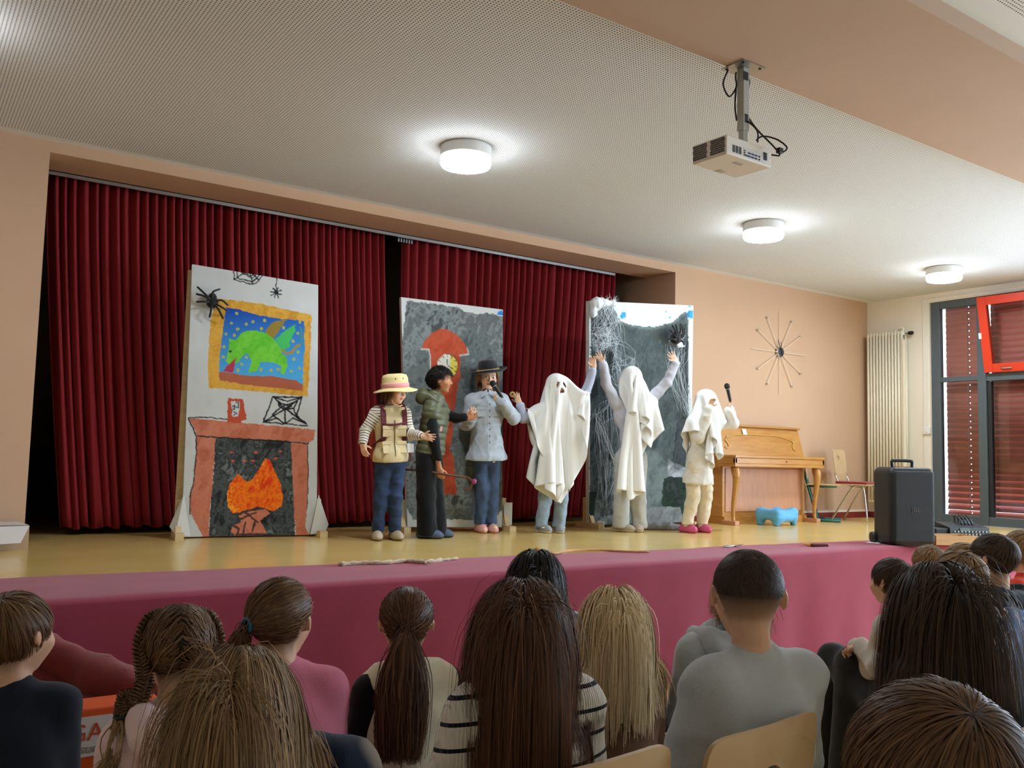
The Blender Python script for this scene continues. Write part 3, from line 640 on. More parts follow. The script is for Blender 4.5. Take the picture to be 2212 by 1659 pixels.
    p.line([(609, 756), (620, 764), (630, 762), (640, 748), (646, 746)], 3, rgb(160, 140, 62)); p.line([(648, 706), (651, 724), (650, 744)], 1.6, rgb(70, 150, 130)); p.blob(497, 759, 3, BLK); p.poly([(509, 772), (503, 806), (480, 802)], rgb(176, 60, 84))
    for x, y in ((511, 678), (499, 699), (532, 700), (547, 695), (571, 692), (514, 710), (488, 722), (506, 724), (565, 710), (612, 708), (647, 696), (643, 720), (632, 737), (644, 760), (635, 776), (646, 795), (629, 802), (600, 798), (585, 800), (563, 799), (532, 772), (522, 787), (513, 800), (482, 772), (484, 750)): p.blob(x, y, 3.1, rgb(196, 190, 60)); p.blob(x, y, 1.6, rgb(160, 160, 60))
b1 = [onY(415, 571, 6.924), onY(687, 616, 6.764), onY(392, 1160, 6.93), onY(684, 1155, 6.77)]
t, n, o = board('fireplace_board', 'tall white board painted with a fireplace and a framed green dragon', *b1, p1, WHT, 2, nu=205, nv=430)
along = unit(b1[3]-b1[2])
easel_foot(t, b1[2]-along*.03+n*.0-o*np.array((1, 1, 0)), along, n); easel_foot(t, b1[3]+along*.02-n*.03-o*np.array((1, 1, 0)), along, n)
for q, s in ((b1[2], -1), (b1[3], 1)):
    tri = MB(); a = q-o+[0, 0, .32]+n*.012; tri.add([a, a-along*(-s)*-.0+along*s*.09+[0, 0, -.24], a+along*s*.05+[0, 0, -.30]+n*.05, a-along*s*.06+[0, 0, -.31]+n*.03], [(0, 1, 2), (0, 2, 3)]); tri.build('canvas_flap', 'canvas_white', t)
# second board behind it, peeking out
MB().obox((np.array(b1[0])+np.array(b1[2]))/2-o-n*.09-along*.005, along*.03, n*.012, (0, 0, (b1[0][2]-b1[2][2])/2-.03)).build('rear_frame', 'spruce_batten', t)
# --- grey clock board
def p2(p):
    gr = p.brushy([rgb(82, 88, 88), rgb(110, 118, 118), rgb(96, 100, 98), rgb(134, 142, 142), rgb(74, 78, 80)], 13, 41)
    p.put(p.inp([(878, 650), (930, 656), (965, 661), (990, 664), (1003, 673), (1030, 680), (1050, 676), (1100, 686), (1100, 1090), (1070, 1115), (1030, 1124), (970, 1122), (900, 1136), (874, 1090), (858, 1000), (862, 800)]), gr)
    p.poly([(880, 1122), (1000, 1122), (1040, 1128), (1100, 1120), (1100, 1160), (860, 1160)], rgb(206, 208, 206)); p.poly([(1076, 672), (1086, 669), (1087, 682), (1074, 680)], rgb(40, 130, 210))
    br = p.brushy([rgb(176, 70, 42), rgb(192, 86, 56), rgb(164, 66, 44)], 12, 47); case = [(910, 753), (916, 737), (930, 720), (950, 710), (965, 711), (985, 722), (1003, 740), (1011, 762), (1005, 769), (993, 767), (994, 810), (990, 830), (985, 860), (980, 900), (975, 950), (970, 970), (980, 990), (985, 1068), (948, 1068), (940, 960), (932, 850), (928, 756)]
    p.put(p.inp(case), br); p.line([(909, 754), (927, 755), (929, 780), (930, 800)], 1.3, rgb(200, 204, 200)); p.line([(993, 768), (1012, 766), (1008, 752)], 1.0, rgb(210, 210, 206))
    p.blob(966, 791, 22, rgb(222, 220, 206), 26); p.put((((p.x-966)/22)**2+((p.y-791)/26)**2 < 1) & (p.x > 972), rgb(226, 208, 96))
    for a in range(12): p.line([(966+17*math.cos(a*.5236), 791+20*math.sin(a*.5236)), (966+20.5*math.cos(a*.5236), 791+24*math.sin(a*.5236))], .9, BLK)
    p.line([(966, 791), (966, 776)], .9, BLK); p.line([(966, 791), (978, 796)], .9, BLK); p.line([(966+22*math.cos(a), 791+26*math.sin(a)) for a in np.linspace(-1.7, 1.2, 18)], .8, BLK)
b2 = [onY(866, 642, 6.85), onY(1086, 669, 6.66), onY(880, 1138, 6.86), onY(1084, 1139, 6.67)]
t, n, o = board('clock_board', 'grey painted board with a brown grandfather clock', *b2, p2, WHT, 6)
along = unit(b2[3]-b2[2])
for q in (b2[2]-along*.04, b2[3]+along*.05): easel_foot(t, q-n*.05-o*np.array((1, 1, 0)), along, n)
MB().obox((np.array(b2[2]))-o+[0, 0, .1]-along*.05-n*.03, along*.06, n*.004, (0, 0, .13)).build('canvas_flap', 'canvas_white', t); MB().obox((np.array(b2[3]))-o+[0, 0, .12]+along*.07-n*.03, along*.04, n*.004, (0, 0, .1)).build('canvas_flap', 'canvas_white', t)
# --- cobwebbed board
def p3(p):
    p.C *= (1-.05*vnoise(p.x0, p.y0, 14, 8))[:, None]
    gr = p.brushy([rgb(92, 104, 104), rgb(116, 128, 126), rgb(104, 114, 112), rgb(84, 92, 92)], 12, 61); dk = p.brushy([rgb(34, 38, 40), rgb(58, 64, 66), rgb(84, 92, 94), rgb(46, 50, 50)], 8, 63, .35)
    sw = [(1276, 660), (1318, 652), (1340, 693), (1355, 700), (1390, 706), (1420, 705), (1450, 697), (1480, 672), (1486, 690), (1486, 1140), (1274, 1145)]
    p.put(p.inp(sw), gr); p.put(p.inp([(1277, 668), (1310, 660), (1322, 720), (1330, 800), (1320, 900), (1322, 1020), (1310, 1145), (1272, 1145), (1274, 800)]), dk); p.put(p.inp([(1466, 700), (1484, 700), (1486, 800), (1488, 1000), (1488, 1145), (1440, 1145), (1452, 1000), (1466, 860)]), dk)
    p.put(p.inp([(1300, 960), (1330, 960), (1340, 1140), (1280, 1140)]), p.brushy([rgb(66, 74, 74), rgb(120, 130, 130), rgb(50, 54, 54)], 7, 67)); gn = p.brushy([rgb(24, 34, 28), rgb(36, 62, 42), rgb(30, 36, 34), rgb(52, 60, 58)], 9, 71); p.put(p.inp([(1432, 1034), (1455, 1028), (1478, 1036), (1484, 1080), (1474, 1116), (1446, 1120), (1428, 1090)]), gn); p.put(p.inp([(1395, 1095), (1470, 1095), (1474, 1140), (1395, 1140)]), p.brushy([rgb(150, 154, 156), rgb(104, 108, 108)], 8, 73))
    p.put(p.inp([(1255, 1060), (1288, 1062), (1280, 1110), (1262, 1116)]), gn)
    p.put(p.inp([(1440, 990), (1452, 998), (1482, 1010), (1480, 1032), (1442, 1030)]), p.brushy([rgb(170, 176, 182), rgb(130, 136, 142), rgb(190, 194, 198)], 7, 75))
    for ln in ([(1396, 730), (1396, 820)], [(1390, 728), (1390, 830)]): p.line(ln, .8, rgb(84, 94, 94))
    for q in ([(1342, 676), (1350, 675), (1352, 684), (1344, 690), (1338, 684)], [(1436, 668), (1440, 672), (1438, 676)], [(1483, 671), (1497, 671), (1495, 688), (1484, 686)], [(1484, 661), (1492, 661), (1488, 664)], [(1435, 687), (1437, 687), (1437, 689)], [(1444, 684), (1449, 683), (1446, 687)]): p.poly(q, rgb(60, 158, 206))
    for x in (1372, 1384, 1392): p.line([(x, 655+(x-1372)*.3), (x+14, 705)], .7, rgb(196, 202, 206))
b3 = [onY(1272, 650, 6.56), onY(1497, 660, 6.46), onY(1272, 1134, 6.68), onY(1490, 1127, 6.64)]
t, n, o = board('cobweb_board', 'white and dark grey board covered with gauze and cobwebs', *b3, p3, rgb(222, 226, 228), 9)
along = unit(b3[3]-b3[2])
for q in (b3[2]+along*.02, b3[3]-along*.05): easel_foot(t, q-n*.02-o*np.array((1, 1, 0)), along, n)
# gauze hung in a swag over the board
mgz = mat('gauze', rgb(58, 66, 68), .9); N = NT(mgz); tc = N.n('ShaderNodeTexCoord'); no = N.n('ShaderNodeTexNoise'); no.inputs['Scale'].default_value = 26; no.inputs['Detail'].default_value = 8; mp = N.n('ShaderNodeMapping'); mp.inputs['Scale'].default_value = (2, 2, .9); N.l(tc.outputs['Object'], mp.inputs[0]); N.l(mp.outputs[0], no.inputs['Vector']); mr = N.n('ShaderNodeMapRange'); mr.inputs[1].default_value = .38; mr.inputs[2].default_value = .66; mr.inputs[3].default_value = .25; mr.inputs[4].default_value = .55; N.l(no.outputs['Fac'], mr.inputs[0]); N.l(mr.outputs[0], N.b.inputs['Alpha'])
def bp(px, py, off):
    d = ray(px, py); a = b3[0]; k = ((a-CAM_P)@n)/(d@n); return CAM_P+d*k+n*off-o
V = []; nu, nv = 44, 40
for j in range(nv):
    for i in range(nu):
        u, v = i/(nu-1), j/(nv-1); x = 1312+(1484-1312)*u; tp = 690+22*math.sin(math.pi*u)-18*max(0, u-.8)/.2; bt = 990+25*math.sin(u*9); y = tp+(bt-tp)*v; V.append(bp(x+3*math.sin(v*7+u*3), y, .03+.014*math.sin(u*26+1.5*math.sin(v*4))*(.4+v)+.01*math.sin(v*34)*(v < .12)))
i = (np.arange(nu-1)[None, :]+np.arange(nv-1)[:, None]*nu).ravel(); link('gauze', mesh_np('gauze', V, np.stack([i, i+nu, i+nu+1, i+1], 1)), mgz, t)
V = []
for j in range(nv):
    for i in range(16):
        u, v = i/15, j/(nv-1); V.append(bp(1280+(44-14*v)*u+12*v, 672+(430)*v, .035+.016*math.sin(u*16+2*v)))
i = (np.arange(15)[None, :]+np.arange(nv-1)[:, None]*16).ravel(); link('gauze', mesh_np('gauze', V, np.stack([i, i+16, i+17, i+1], 1)), mgz, t)
# stretched cotton cobwebs: thin fibres and fluffy clots
mat('cobweb', rgb(226, 232, 236), .9)
def web(anchors, nf, seed, rad=.0011, spread=.05):
    r = np.random.default_rng(seed); P = []; 
    for _ in range(nf):
        a, b = r.choice(len(anchors), 2, False); A = bp(*anchors[a], .05)+r.normal(0, spread*.3, 3); B = bp(*anchors[b], .05)+r.normal(0, spread*.3, 3); s = np.linspace(0, 1, 8)[:, None]; m_ = A*(1-s)+B*s; m_[:, 2] -= .05*r.uniform(0, 1)*np.sin(math.pi*s[:, 0]); m_ += r.normal(0, .022, (1, 3))*np.sin(math.pi*s)+r.normal(0, .01, (1, 3))*np.sin(2*math.pi*s); P.append(m_)
    P = np.array(P); return ribbons('cobweb', P, np.broadcast_to(n, P.shape), np.full(len(P), rad*2), MATS['cobweb'], t, .9)
def ribbons(name, P, N, w, m, parent, taper=.35):
    n_, k, _ = P.shape; d = np.gradient(P, axis=1); s = np.cross(d, N); s /= np.linalg.norm(s, axis=2, keepdims=True)+1e-9; tt = np.linspace(0, 1, k); ww = (np.asarray(w).reshape(-1, 1)*(1-(1-taper)*tt))[..., None]*.5
    V = np.stack([P-s*ww, P+s*ww], 2).reshape(-1, 3); i = (np.arange(n_)[:, None]*k+np.arange(k-1)[None, :]).ravel()*2; return link(name, mesh_np(name, V, np.stack([i, i+1, i+3, i+2], 1)), m, parent)
web([(1290, 655), (1318, 650), (1328, 690), (1305, 715), (1280, 715), (1330, 735)], 110, 3, .0007, .12); web([(1305, 715), (1278, 722), (1290, 760), (1318, 735), (1302, 745), (1282, 745)], 110, 5, .0007, .12); web([(1318, 735), (1312, 800), (1330, 840), (1340, 790), (1350, 870), (1360, 780)], 70, 8, .0007, .14); web([(1440, 735), (1432, 790), (1455, 800), (1470, 760), (1462, 720), (1478, 900)], 60, 11, .0007, .12); web([(1285, 900), (1310, 860), (1320, 1000), (1300, 1080)], 50, 12, .0007, .14)
V, F = surf([E_(bp(1283, 656, .04), (.07, .06, .06), None, .05), E_(bp(1302, 655, .04), (.05, .04, .04), None, .05), E_(bp(1320, 656, .03), (.055, .04, .035), None, .05), E_(bp(1279, 676, .03), (.045, .04, .05), None, .04)], .008, 0, (), folds(.016, 70, 3)); link('cotton_fluff', mesh_np('cotton_fluff', V, F), 'cobweb', t)
V, F = surf([E_(bp(1462, 745, .05), (.06, .025, .03), None, .03)], .007, 0, (), folds(.012, 110, 5)); link('cotton_fluff', mesh_np('cotton_fluff', V, F), 'cobweb', t)
# furry toy spiders on the boards
mat('spider_fur', rgb(16, 16, 18), .95, sheen=.3, bump=.8, bscale=300)
def spider(label, c, n_, u_, v_, legs, R):
    t = thing('toy_spider', label, 'toy spider', tuple(c)); V, F = surf([E_((0, 0, 0), R*1.0, None, .01), E_(v_*R*.9+n_*R*.2, R*.7, None, .01)], .006, 0, (), folds(.006, 260, 3)); link('spider_body', mesh_np('spider_body', V, F), 'spider_fur', t)
    for (a, b), (e, f) in legs: MB().tube(catmull([n_*R*.3, u_*a+v_*b+n_*.05, u_*e+v_*f+n_*.015], 10), .0075*R/.042, 6).build('spider_leg', 'spider_fur', t, smooth=True)
n1 = unit(np.cross(np.asarray(b1[1])-b1[0], np.asarray(b1[2])-b1[0])); n1 = n1 if n1@(CAM_P-b1[0]) > 0 else -n1
def on_board(px, py, b, nn, off): d = ray(px, py); return CAM_P+d*(((b[0]-CAM_P)@nn)/(d@nn))+nn*off
sc = 3.6e-3; U1 = unit(np.asarray(b1[1])-b1[0]); Z = np.array((0, 0, 1.))
spider('black furry toy spider clinging to a corner of the gold picture frame', on_board(457, 655, b1, n1, .04), n1, U1, Z, [((-.05, .04), (-.115, .10)), ((-.06, .03), (-.12, .045)), ((-.06, -.01), (-.115, -.015)), ((-.005, .07), (.05, .11)), ((.06, .02), (.115, -.005)), ((.06, -.03), (.115, -.05)), ((.04, -.05), (.085, -.115)), ((-.01, -.06), (-.015, -.12))], .045)
n3 = n; U3 = unit(np.asarray(b3[1])-b3[0])
spider('black furry toy spider stuck among the cobwebs of the grey gauze board', on_board(1444, 733, b3, n3, .11), n3, U3, Z, [((-.04, .06), (-.06, .14)), ((-.02, .07), (-.015, .15)), ((.02, .08), (.05, .16)), ((.05, .05), (.07, .14)), ((.06, .03), (.11, .12)), ((-.06, -.01), (-.12, .0)), ((.05, -.03), (.1, -.06)), ((-.05, .03), (-.09, .09))], .056)

# ------------------------------------------------------------------ piano
wood('piano_wood', rgb(176, 118, 50), rgb(196, 140, 68), .35, 4, (1, 1, 6), coat=.2); wood('piano_panel', rgb(188, 130, 92), rgb(200, 144, 106), .45, 3, (8, 1, 1)); mat('piano_line', rgb(206, 160, 70), .4); mat('paper', rgb(240, 240, 236), .8)
def piano():
    x0, x1 = 7.34, 8.86; yf, yc, yb = 6.40, 6.60, 6.85; t = thing('upright_piano', 'small upright piano in warm light-brown wood with curved legs', 'piano', (x0, yb, ST)); w = x1-x0; Y = lambda y: y-yb
    MB().box((.06, Y(yc+.03), .07), (w-.06, 0, .64)).build('lower_case', 'piano_wood', t, bevel=.004); MB().box((.1, Y(yc+.02), .13), (w-.1, Y(yc+.035), .6)).build('lower_panel', 'piano_panel', t, bevel=.004); MB().box((.06, Y(yc+.0), .0), (w-.06, 0, .08)).build('plinth', 'piano_wood', t, bevel=.004)
    MB().box((0, Y(yf), .62), (w, Y(yc+.06), .655)).build('key_bed', 'piano_wood', t, bevel=.006); MB().box((.0, Y(yf+.0), .655), (w, Y(yf+.03), .715)).build('key_slip', 'piano_wood', t, bevel=.004)
    MB().box((-.004, Y(yf-.01), .715), (w+.004, Y(yc+.09), .745)).build('key_lid', 'piano_wood', t, bevel=.008); MB().box((0, Y(yf), .64), (.035, Y(yc+.06), .72)).build('cheek', 'piano_wood', t, bevel=.006); MB().box((w-.035, Y(yf), .64), (w, Y(yc+.06), .72)).build('cheek', 'piano_wood', t, bevel=.006)
    prof = [(0, Y(yc+.05), .74), (0, Y(yc+.15), 1.065), (0, 0, 1.065), (0, 0, .6), (0, Y(yc+.05), .6)]; MB().prism(prof, (.03, 0, 0), (w-.03, 0, 0)).build('upper_case', 'piano_wood', t, bevel=.004); MB().box((.015, Y(yc+.12), 1.065), (w-.015, .0, 1.09)).build('top_board', 'piano_wood', t, bevel=.006)
    nrm = unit((0, -.325, .1)); up = unit((0, .1, .325))
    sp_ = lambda u, v: np.array((u, Y(yc+.05), .74))+up*v*.34+nrm*.006
    for s in (0, 1):
        f = (lambda u: u) if s == 0 else (lambda u: w-u)
        MB().tube(catmull([sp_(f(.76), .73), sp_(f(.55), .74), sp_(f(.35), .69), sp_(f(.23), .6), sp_(f(.2), .64)], 24), .006, 6).build('carved_line', 'piano_line', t, smooth=True); MB().tube(catmull([sp_(f(.2), .58), sp_(f(.175), .5), sp_(f(.2), .42), sp_(f(.21), .3), sp_(f(.17), .24), sp_(f(.14), .28)], 24), .007, 6).build('carved_scroll', 'piano_line', t, smooth=True)
    for lx in (.07, w-.07):
        pts = catmull([(lx, Y(yf+.07), .62), (lx, Y(yf+.045), .52), (lx, Y(yf+.06), .38), (lx, Y(yf+.085), .2), (lx, Y(yf+.085), .07), (lx, Y(yf+.06), .0)], 20); MB().tube(pts, list(np.interp(np.linspace(0, 1, 20), [0, .12, .35, .75, .92, 1], [.045, .048, .032, .019, .02, .03])), 10).build('curved_leg', 'piano_wood', t, smooth=True)
        MB().box((lx-.035, Y(yf+.03), .0), (lx+.035, Y(yc+.02), .045)).build('toe_block', 'piano_panel', t, bevel=.005)
    for k in range(3): MB().lathe([(.014, 0), (.014, -.05), (.02, -.07)], (w/2-.09+.09*k, Y(yc+.02), .06), 10, axis='y').build('pedal', 'metal_grey', t)
    a = sp_(.52, .82)+nrm*.006; MB().obox(a, (.032, 0, 0), up*.034, nrm*.0008).build('note_paper', 'paper', t)
    MB().sphere((w*.55, Y(yf)-.008, .685), .007).build('lock', 'plastic_black', t)
piano()
# ------------------------------------------------------------------ chairs
wood('beech', rgb(200, 164, 120), rgb(212, 180, 138), .4, 3, (1, 10, 1.5), coat=.1); mat('green_steel', rgb(22, 84, 72), .4); mat('red_seat', rgb(140, 26, 34), .8, sheen=.2)
def shell(w, h, hole, bend=.02, lean=.12, r=.06, n=64, hz=.5, th=.012):
    """curved plywood panel (x across, z up) with an oval hand hole"""
    out = []
    for k in range(n):
        a = 2*math.pi*k/n; ca, sa = math.cos(a), math.sin(a); e = 9.0; x = (w/2)*np.sign(ca)*abs(ca)**(2/e); z = (h/2)*np.sign(sa)*abs(sa)**(2/e); out.append((x, z+h/2))
    inn = [(hole[0]*math.cos(2*math.pi*k/n), h*hz+hole[1]*math.sin(2*math.pi*k/n)) for k in range(n)]; rings = [[(o[0]*(1-q)+i[0]*q, o[1]*(1-q)+i[1]*q) for o, i in zip(out, inn)] for q in (0, .25, .5, .75, 1)]
    V = []; sides = len(rings)*n
    for yy in (0, th):
        for R in rings:
            for x, z in R: V.append((x, -bend*(1-(x/(w/2))**2)-lean*z+yy, z))
    F = []
    for s in (0, 1):
        for i in range(len(rings)-1):
            for k in range(n): a = s*sides+i*n+k; b = s*sides+i*n+(k+1) % n; F.append((a, b, b+n, a+n) if s else (a, a+n, b+n, b))
    for i in (0, len(rings)-1):
        for k in range(n): a = i*n+k; b = i*n+(k+1) % n; F.append((a, b, b+sides, a+sides) if i else (b, a, a+sides, b+sides))
    return V, F
def chair(label, loc, rz, seat_h=.45, back_h=.40, back_w=.42, metal='metal_chrome', cushion=True, skid=False, hole=(.05, .032), group=None, hz=.72, seat_m='beech', back_m='beech'):
    t = thing('school_chair', label, 'chair', loc, rz, group); sh = seat_h
    V, F = shell(back_w, back_h, hole, hz=hz); MB().add([(x, y-.18, z+sh+.04) for x, y, z in V], F).build('backrest', back_m, t, auto=.6)
    sx, sy = .2, .2; P = []
    mb = MB().box((-sx, -sy, sh-.02), (sx, sy, sh-.006)); mb.build('seat', seat_m, t, bevel=.006)
    if cushion: MB().box((-sx+.005, -sy+.02, sh-.006), (sx-.005, sy-.005, sh+.022)).build('seat_cushion', 'red_seat', t, bevel=.013, seg=3)
    for s in (-1, 1):
        if skid:
            MB().tube([(s*.18, -.2, sh+.14), (s*.18, -.17, sh-.0), (s*.18, -.06, .05), (s*.18, -.05, .018)], .014, 8).build('leg', metal, t, smooth=True); MB().tube([(s*.18, -.22, .018), (s*.18, .2, .018)], .017, 8).build('skid', metal, t, smooth=True); MB().tube([(s*.18, -.17, sh-.03), (s*.18, .16, sh-.03)], .013, 8).build('seat_rail', metal, t, smooth=True)
        else:
            MB().tube(catmull([(s*.19, -.23, 0), (s*.17, -.1, sh*.5), (s*.165, .02, sh-.05), (s*.165, .1, sh-.025), (s*.17, .15, sh-.06), (s*.19, .2, 0)], 26), .0115, 8).build('leg_frame', metal, t, smooth=True); MB().tube([(s*.17, -.14, sh-.04), (s*.17, -.19, sh+.12)], .011, 8).build('back_stem', metal, t, smooth=True)
    MB().tube([(-.17, .0, sh-.04), (.17, .0, sh-.04)], .01, 8).build('cross_bar', metal, t, smooth=True)
    return t
def rz_of(v): return math.atan2(-v[0], v[1])     # local +y turned onto v
ch_dir = unit((.72, -.69, 0))
chair('chair with pale wooden back and red cushion beside the tall radiator', (9.5, 6.42, ST), rz_of(facing_(48)), .45, .36, .36, cushion=True, hole=(.04, .03))
chair('green metal skid-frame chair squeezed between the piano and the red chair', (9.1, 6.6, ST), rz_of(facing_(70)), .44, .3, .34, metal='green_steel', cushion=False, skid=True, hole=(.03, .02))
# ------------------------------------------------------------------ blue covered stool
mat('blue_cloth', rgb(92, 168, 214), .7, sheen=.15, bump=.2, bscale=120)
c = onZ(1678, 1134, ST); c[2] = ST; tdir = unit((.9, .1, 0)); R_ = np.stack([tdir, np.cross((0, 0, 1.), tdir), (0, 0, 1.)], 1); q = lambda x, y, z: c+R_@np.array((x, y, z))
V, F = surf([B_(q(0, 0, .115), (.2, .14, .055), R_, .03, .02)]+[C_(q(sx*.165, sy*.1, .0), q(sx*.15, sy*.095, .13), .03, .05, k=.05) for sx in (-1, 1) for sy in (-1, 1)]+[C_(q(-.12, -.115, .07), q(.12, -.115, .08), .03, .03, k=.05)], .008, 0, [((0, 0, ST), (0, 0, -1))], folds(.008, 34, 4)); tag(link('footstool', mesh_np('footstool', V, F), 'blue_cloth'), 'low footstool wrapped in light blue cloth in front of the piano', 'stool')
# ------------------------------------------------------------------ loudspeaker
mat('speaker_grille', rgb(15, 18, 23), .6, bump=.5, bscale=700); mat('speaker_body', rgb(16, 18, 22), .5); mat('logo_grey', rgb(86, 88, 92), .5); mat('red_accent', rgb(190, 60, 40), .5)
def speaker():
    c = onZ(1953, 1177, ST); a = facing_(4); t = thing('loudspeaker', 'large black wheeled loudspeaker at the edge of the stage', 'speaker', (c[0], c[1], ST), rz_of(a)); W2, D2, Hh = .198, .17, .66
    V, F = surf([B_((0, 0, Hh/2), (W2, D2, Hh/2), None, .055, .01)], .01, 0, ()); link('cabinet', mesh_np('cabinet', V, F), 'speaker_body', t)
    V, F = surf([B_((0, D2-.01, Hh*.5), (W2-.02, .022, Hh*.455), None, .02, .01)], .008, 0, ()); link('front_grille', mesh_np('front_grille', V, F), 'speaker_grille', t)
    MB().tube(catmull([(-.085, -.02, Hh-.02), (-.09, -.02, Hh+.035), (-.075, -.02, Hh+.055), (.075, -.02, Hh+.055), (.09, -.02, Hh+.035), (.085, -.02, Hh-.02)], 30), .014, 8).build('handle', 'speaker_body', t, smooth=True); MB().box((-.07, -.035, Hh-.005), (.07, .0, Hh+.006)).build('handle_slot', 'red_accent', t, bevel=.003)
    for s in (-1, 1): MB().lathe([(.02, -.02), (.045, -.018), (.048, 0), (.045, .018), (.02, .02)], (s*(W2+.005), -D2+.03, .05), 18, axis='x').build('wheel', 'plastic_black', t, smooth=True)
    txt(t, 'logo', 'JBL', (-.012, D2+.0135, .29), (-1, 0, 0), (0, 0, 1), .06, 'logo_grey', .001, 'CENTER')
speaker()
pp = onZ(1889, 1172, ST+.006); tag(MB().obox(pp, (.06, .02, 0), (-.02, .05, 0), (0, 0, .001)).build('paper_sheet', 'paper'), 'sheet of white paper beside the wheel of the loudspeaker', 'paper')
# ------------------------------------------------------------------ mixer and its box
mat('mixer_black', rgb(30, 32, 34), .5); mat('mixer_dark', rgb(16, 18, 20), .4); mat('lcd', rgb(96, 120, 116), .3); wood('plywood', rgb(196, 152, 100), rgb(208, 166, 116), .5)
def mixer():
    c = onZ(2078, 1166, ST); t = thing('audio_mixer', 'black audio mixer with cables standing on the stage by the window', 'mixer', (c[0], c[1], ST), rz_of(facing_(8)))
    MB().box((-.34, -.15, 0), (.26, .15, .035)).build('base_case', 'mixer_dark', t, bevel=.004); prof = [(0, .13, .035), (0, .11, .12), (0, -.12, .16), (0, -.14, .035)]; MB().prism(prof, (-.2, 0, 0), (.2, 0, 0)).build('console', 'mixer_black', t, bevel=.004)
    for i in range(10):
        for z in (.06, .085): MB().lathe([(.008, 0), (.008, .012)], (-.16+.035*i, .125-.3*(z-.05), z), 8, axis='y').build('knob', 'metal_grey', t)
    MB().obox((.05, .118, .1), (.05, 0, 0), (0, .004, 0), (0, 0, .014)).build('display', 'lcd', t); MB().box((.2, -.12, .035), (.33, .1, .11)).build('side_unit', 'mixer_black', t, bevel=.01)
    for i in range(4): MB().tube(catmull([(-.1+.035*i, -.08, .14), (-.1+.035*i, -.1, .215), (-.09+.035*i, -.02, .2), (-.095+.035*i, .02, .14)], 14), .008, 6).build('cable', 'plastic_black', t, smooth=True)
    b = onZ(2050, 1175, ST); t2 = thing('wooden_tray', 'low plywood tray lying in front of the audio mixer', 'tray', (b[0], b[1], ST), rz_of(facing_(8)))
    MB().box((-.2, -.12, 0), (.2, .12, .012)).build('tray_bottom', 'plywood', t2)
    for lo, hi in (((-.2, .108, .012), (.2, .12, .08)), ((-.2, -.12, .012), (.2, -.108, .08)), ((-.2, -.108, .012), (-.188, .108, .08)), ((.188, -.108, .012), (.2, .108, .08))): MB().box(lo, hi).build('tray_side', 'plywood', t2)
mixer()
# ------------------------------------------------------------------ radiator
t = thing('column_radiator', 'tall white column radiator in the corner beside the window', 'radiator', (RX-.085, 0, 0)); z0, z1 = 1.10, 3.26
col = None
for k in range(12):
    y = 6.325+.0425*k
    if col is None:
        mb = MB()
        for dx in (-.045, .045): mb.tube([(dx, 0, z0), (dx, 0, z1)], .0165, 10)
        mb.tube([(-.055, 0, z0+.02), (.055, 0, z0+.02)], .02, 10); mb.tube([(-.055, 0, z1-.02), (.055, 0, z1-.02)], .02, 10); mb.sphere((-.045, 0, z1), .0165, 10, 6); mb.sphere((.045, 0, z1), .0165, 10, 6); col = mb.mesh('radiator_column', True); col.materials.append(MATS['radiator_white'])
    o_ = link('radiator_column', col, None, t); o_.location = (0, y, 0)
MB().tube([(0, 6.30, z1-.02), (0, 6.24, z1-.02)], .012, 8).build('valve_stem', 'metal_grey', t); MB().lathe([(.02, -.03), (.024, -.02), (.024, .02), (.02, .03)], (0, 6.23, z1-.02), 12, axis='y').build('valve_knob', 'plastic_black', t, smooth=True); MB().tube(catmull([(0, 6.33, z1), (.0, 6.33, z1+.05), (0, 6.4, z1+.055), (0, 6.44, z1+.01)], 10), .014, 8).build('vent_pipe', 'radiator_white', t, smooth=True)
MB().box((-.075, 6.28, z0+.08), (-.035, 6.305, z1-.1)).build('side_cover', 'radiator_white', t, bevel=.004)
for y in (6.4, 6.7): MB().box((.04, y, 2.9), (.084, y+.03, 2.94)).build('wall_bracket', 'radiator_white', t)
# ------------------------------------------------------------------ sunburst clock
t = thing('sunburst_clock', 'silver sunburst wall clock with twelve thin rays on the peach wall', 'clock', (8.663, BACKY, 2.901)); mat('brass_thin', rgb(232, 218, 198), .4)
MB().lathe([(.02, 0), (.062, -.006), (.066, -.02), (.055, -.034), (.03, -.036)], (0, 0, 0), 32, axis='y').build('hub', 'metal_chrome', t, smooth=True); MB().lathe([(.052, -.036), (.02, -.0385)], (0, 0, 0), 32, axis='y').build('dial', 'frame_black', t)
for k in range(12):
    a = k*math.pi/6; L = .5 if k % 3 == 0 else .455; MB().tube([(math.sin(a)*.06, -.02, math.cos(a)*.06), (math.sin(a)*L, -.02, math.cos(a)*L)], .0042 if k % 3 else .0036, 6).build('ray', 'brass_thin', t)
    if k % 3: MB().sphere((math.sin(a)*L, -.02, math.cos(a)*L), .0125, 10, 6).build('ray_knob', 'metal_chrome', t, smooth=True)
for a, L in ((-.45, .16), (-.12, .12), (2.75, .05)): MB().tube([(0, -.045, 0), (math.sin(a)*L, -.045, math.cos(a)*L)], .004, 5).build('clock_hand', 'frame_black', t)
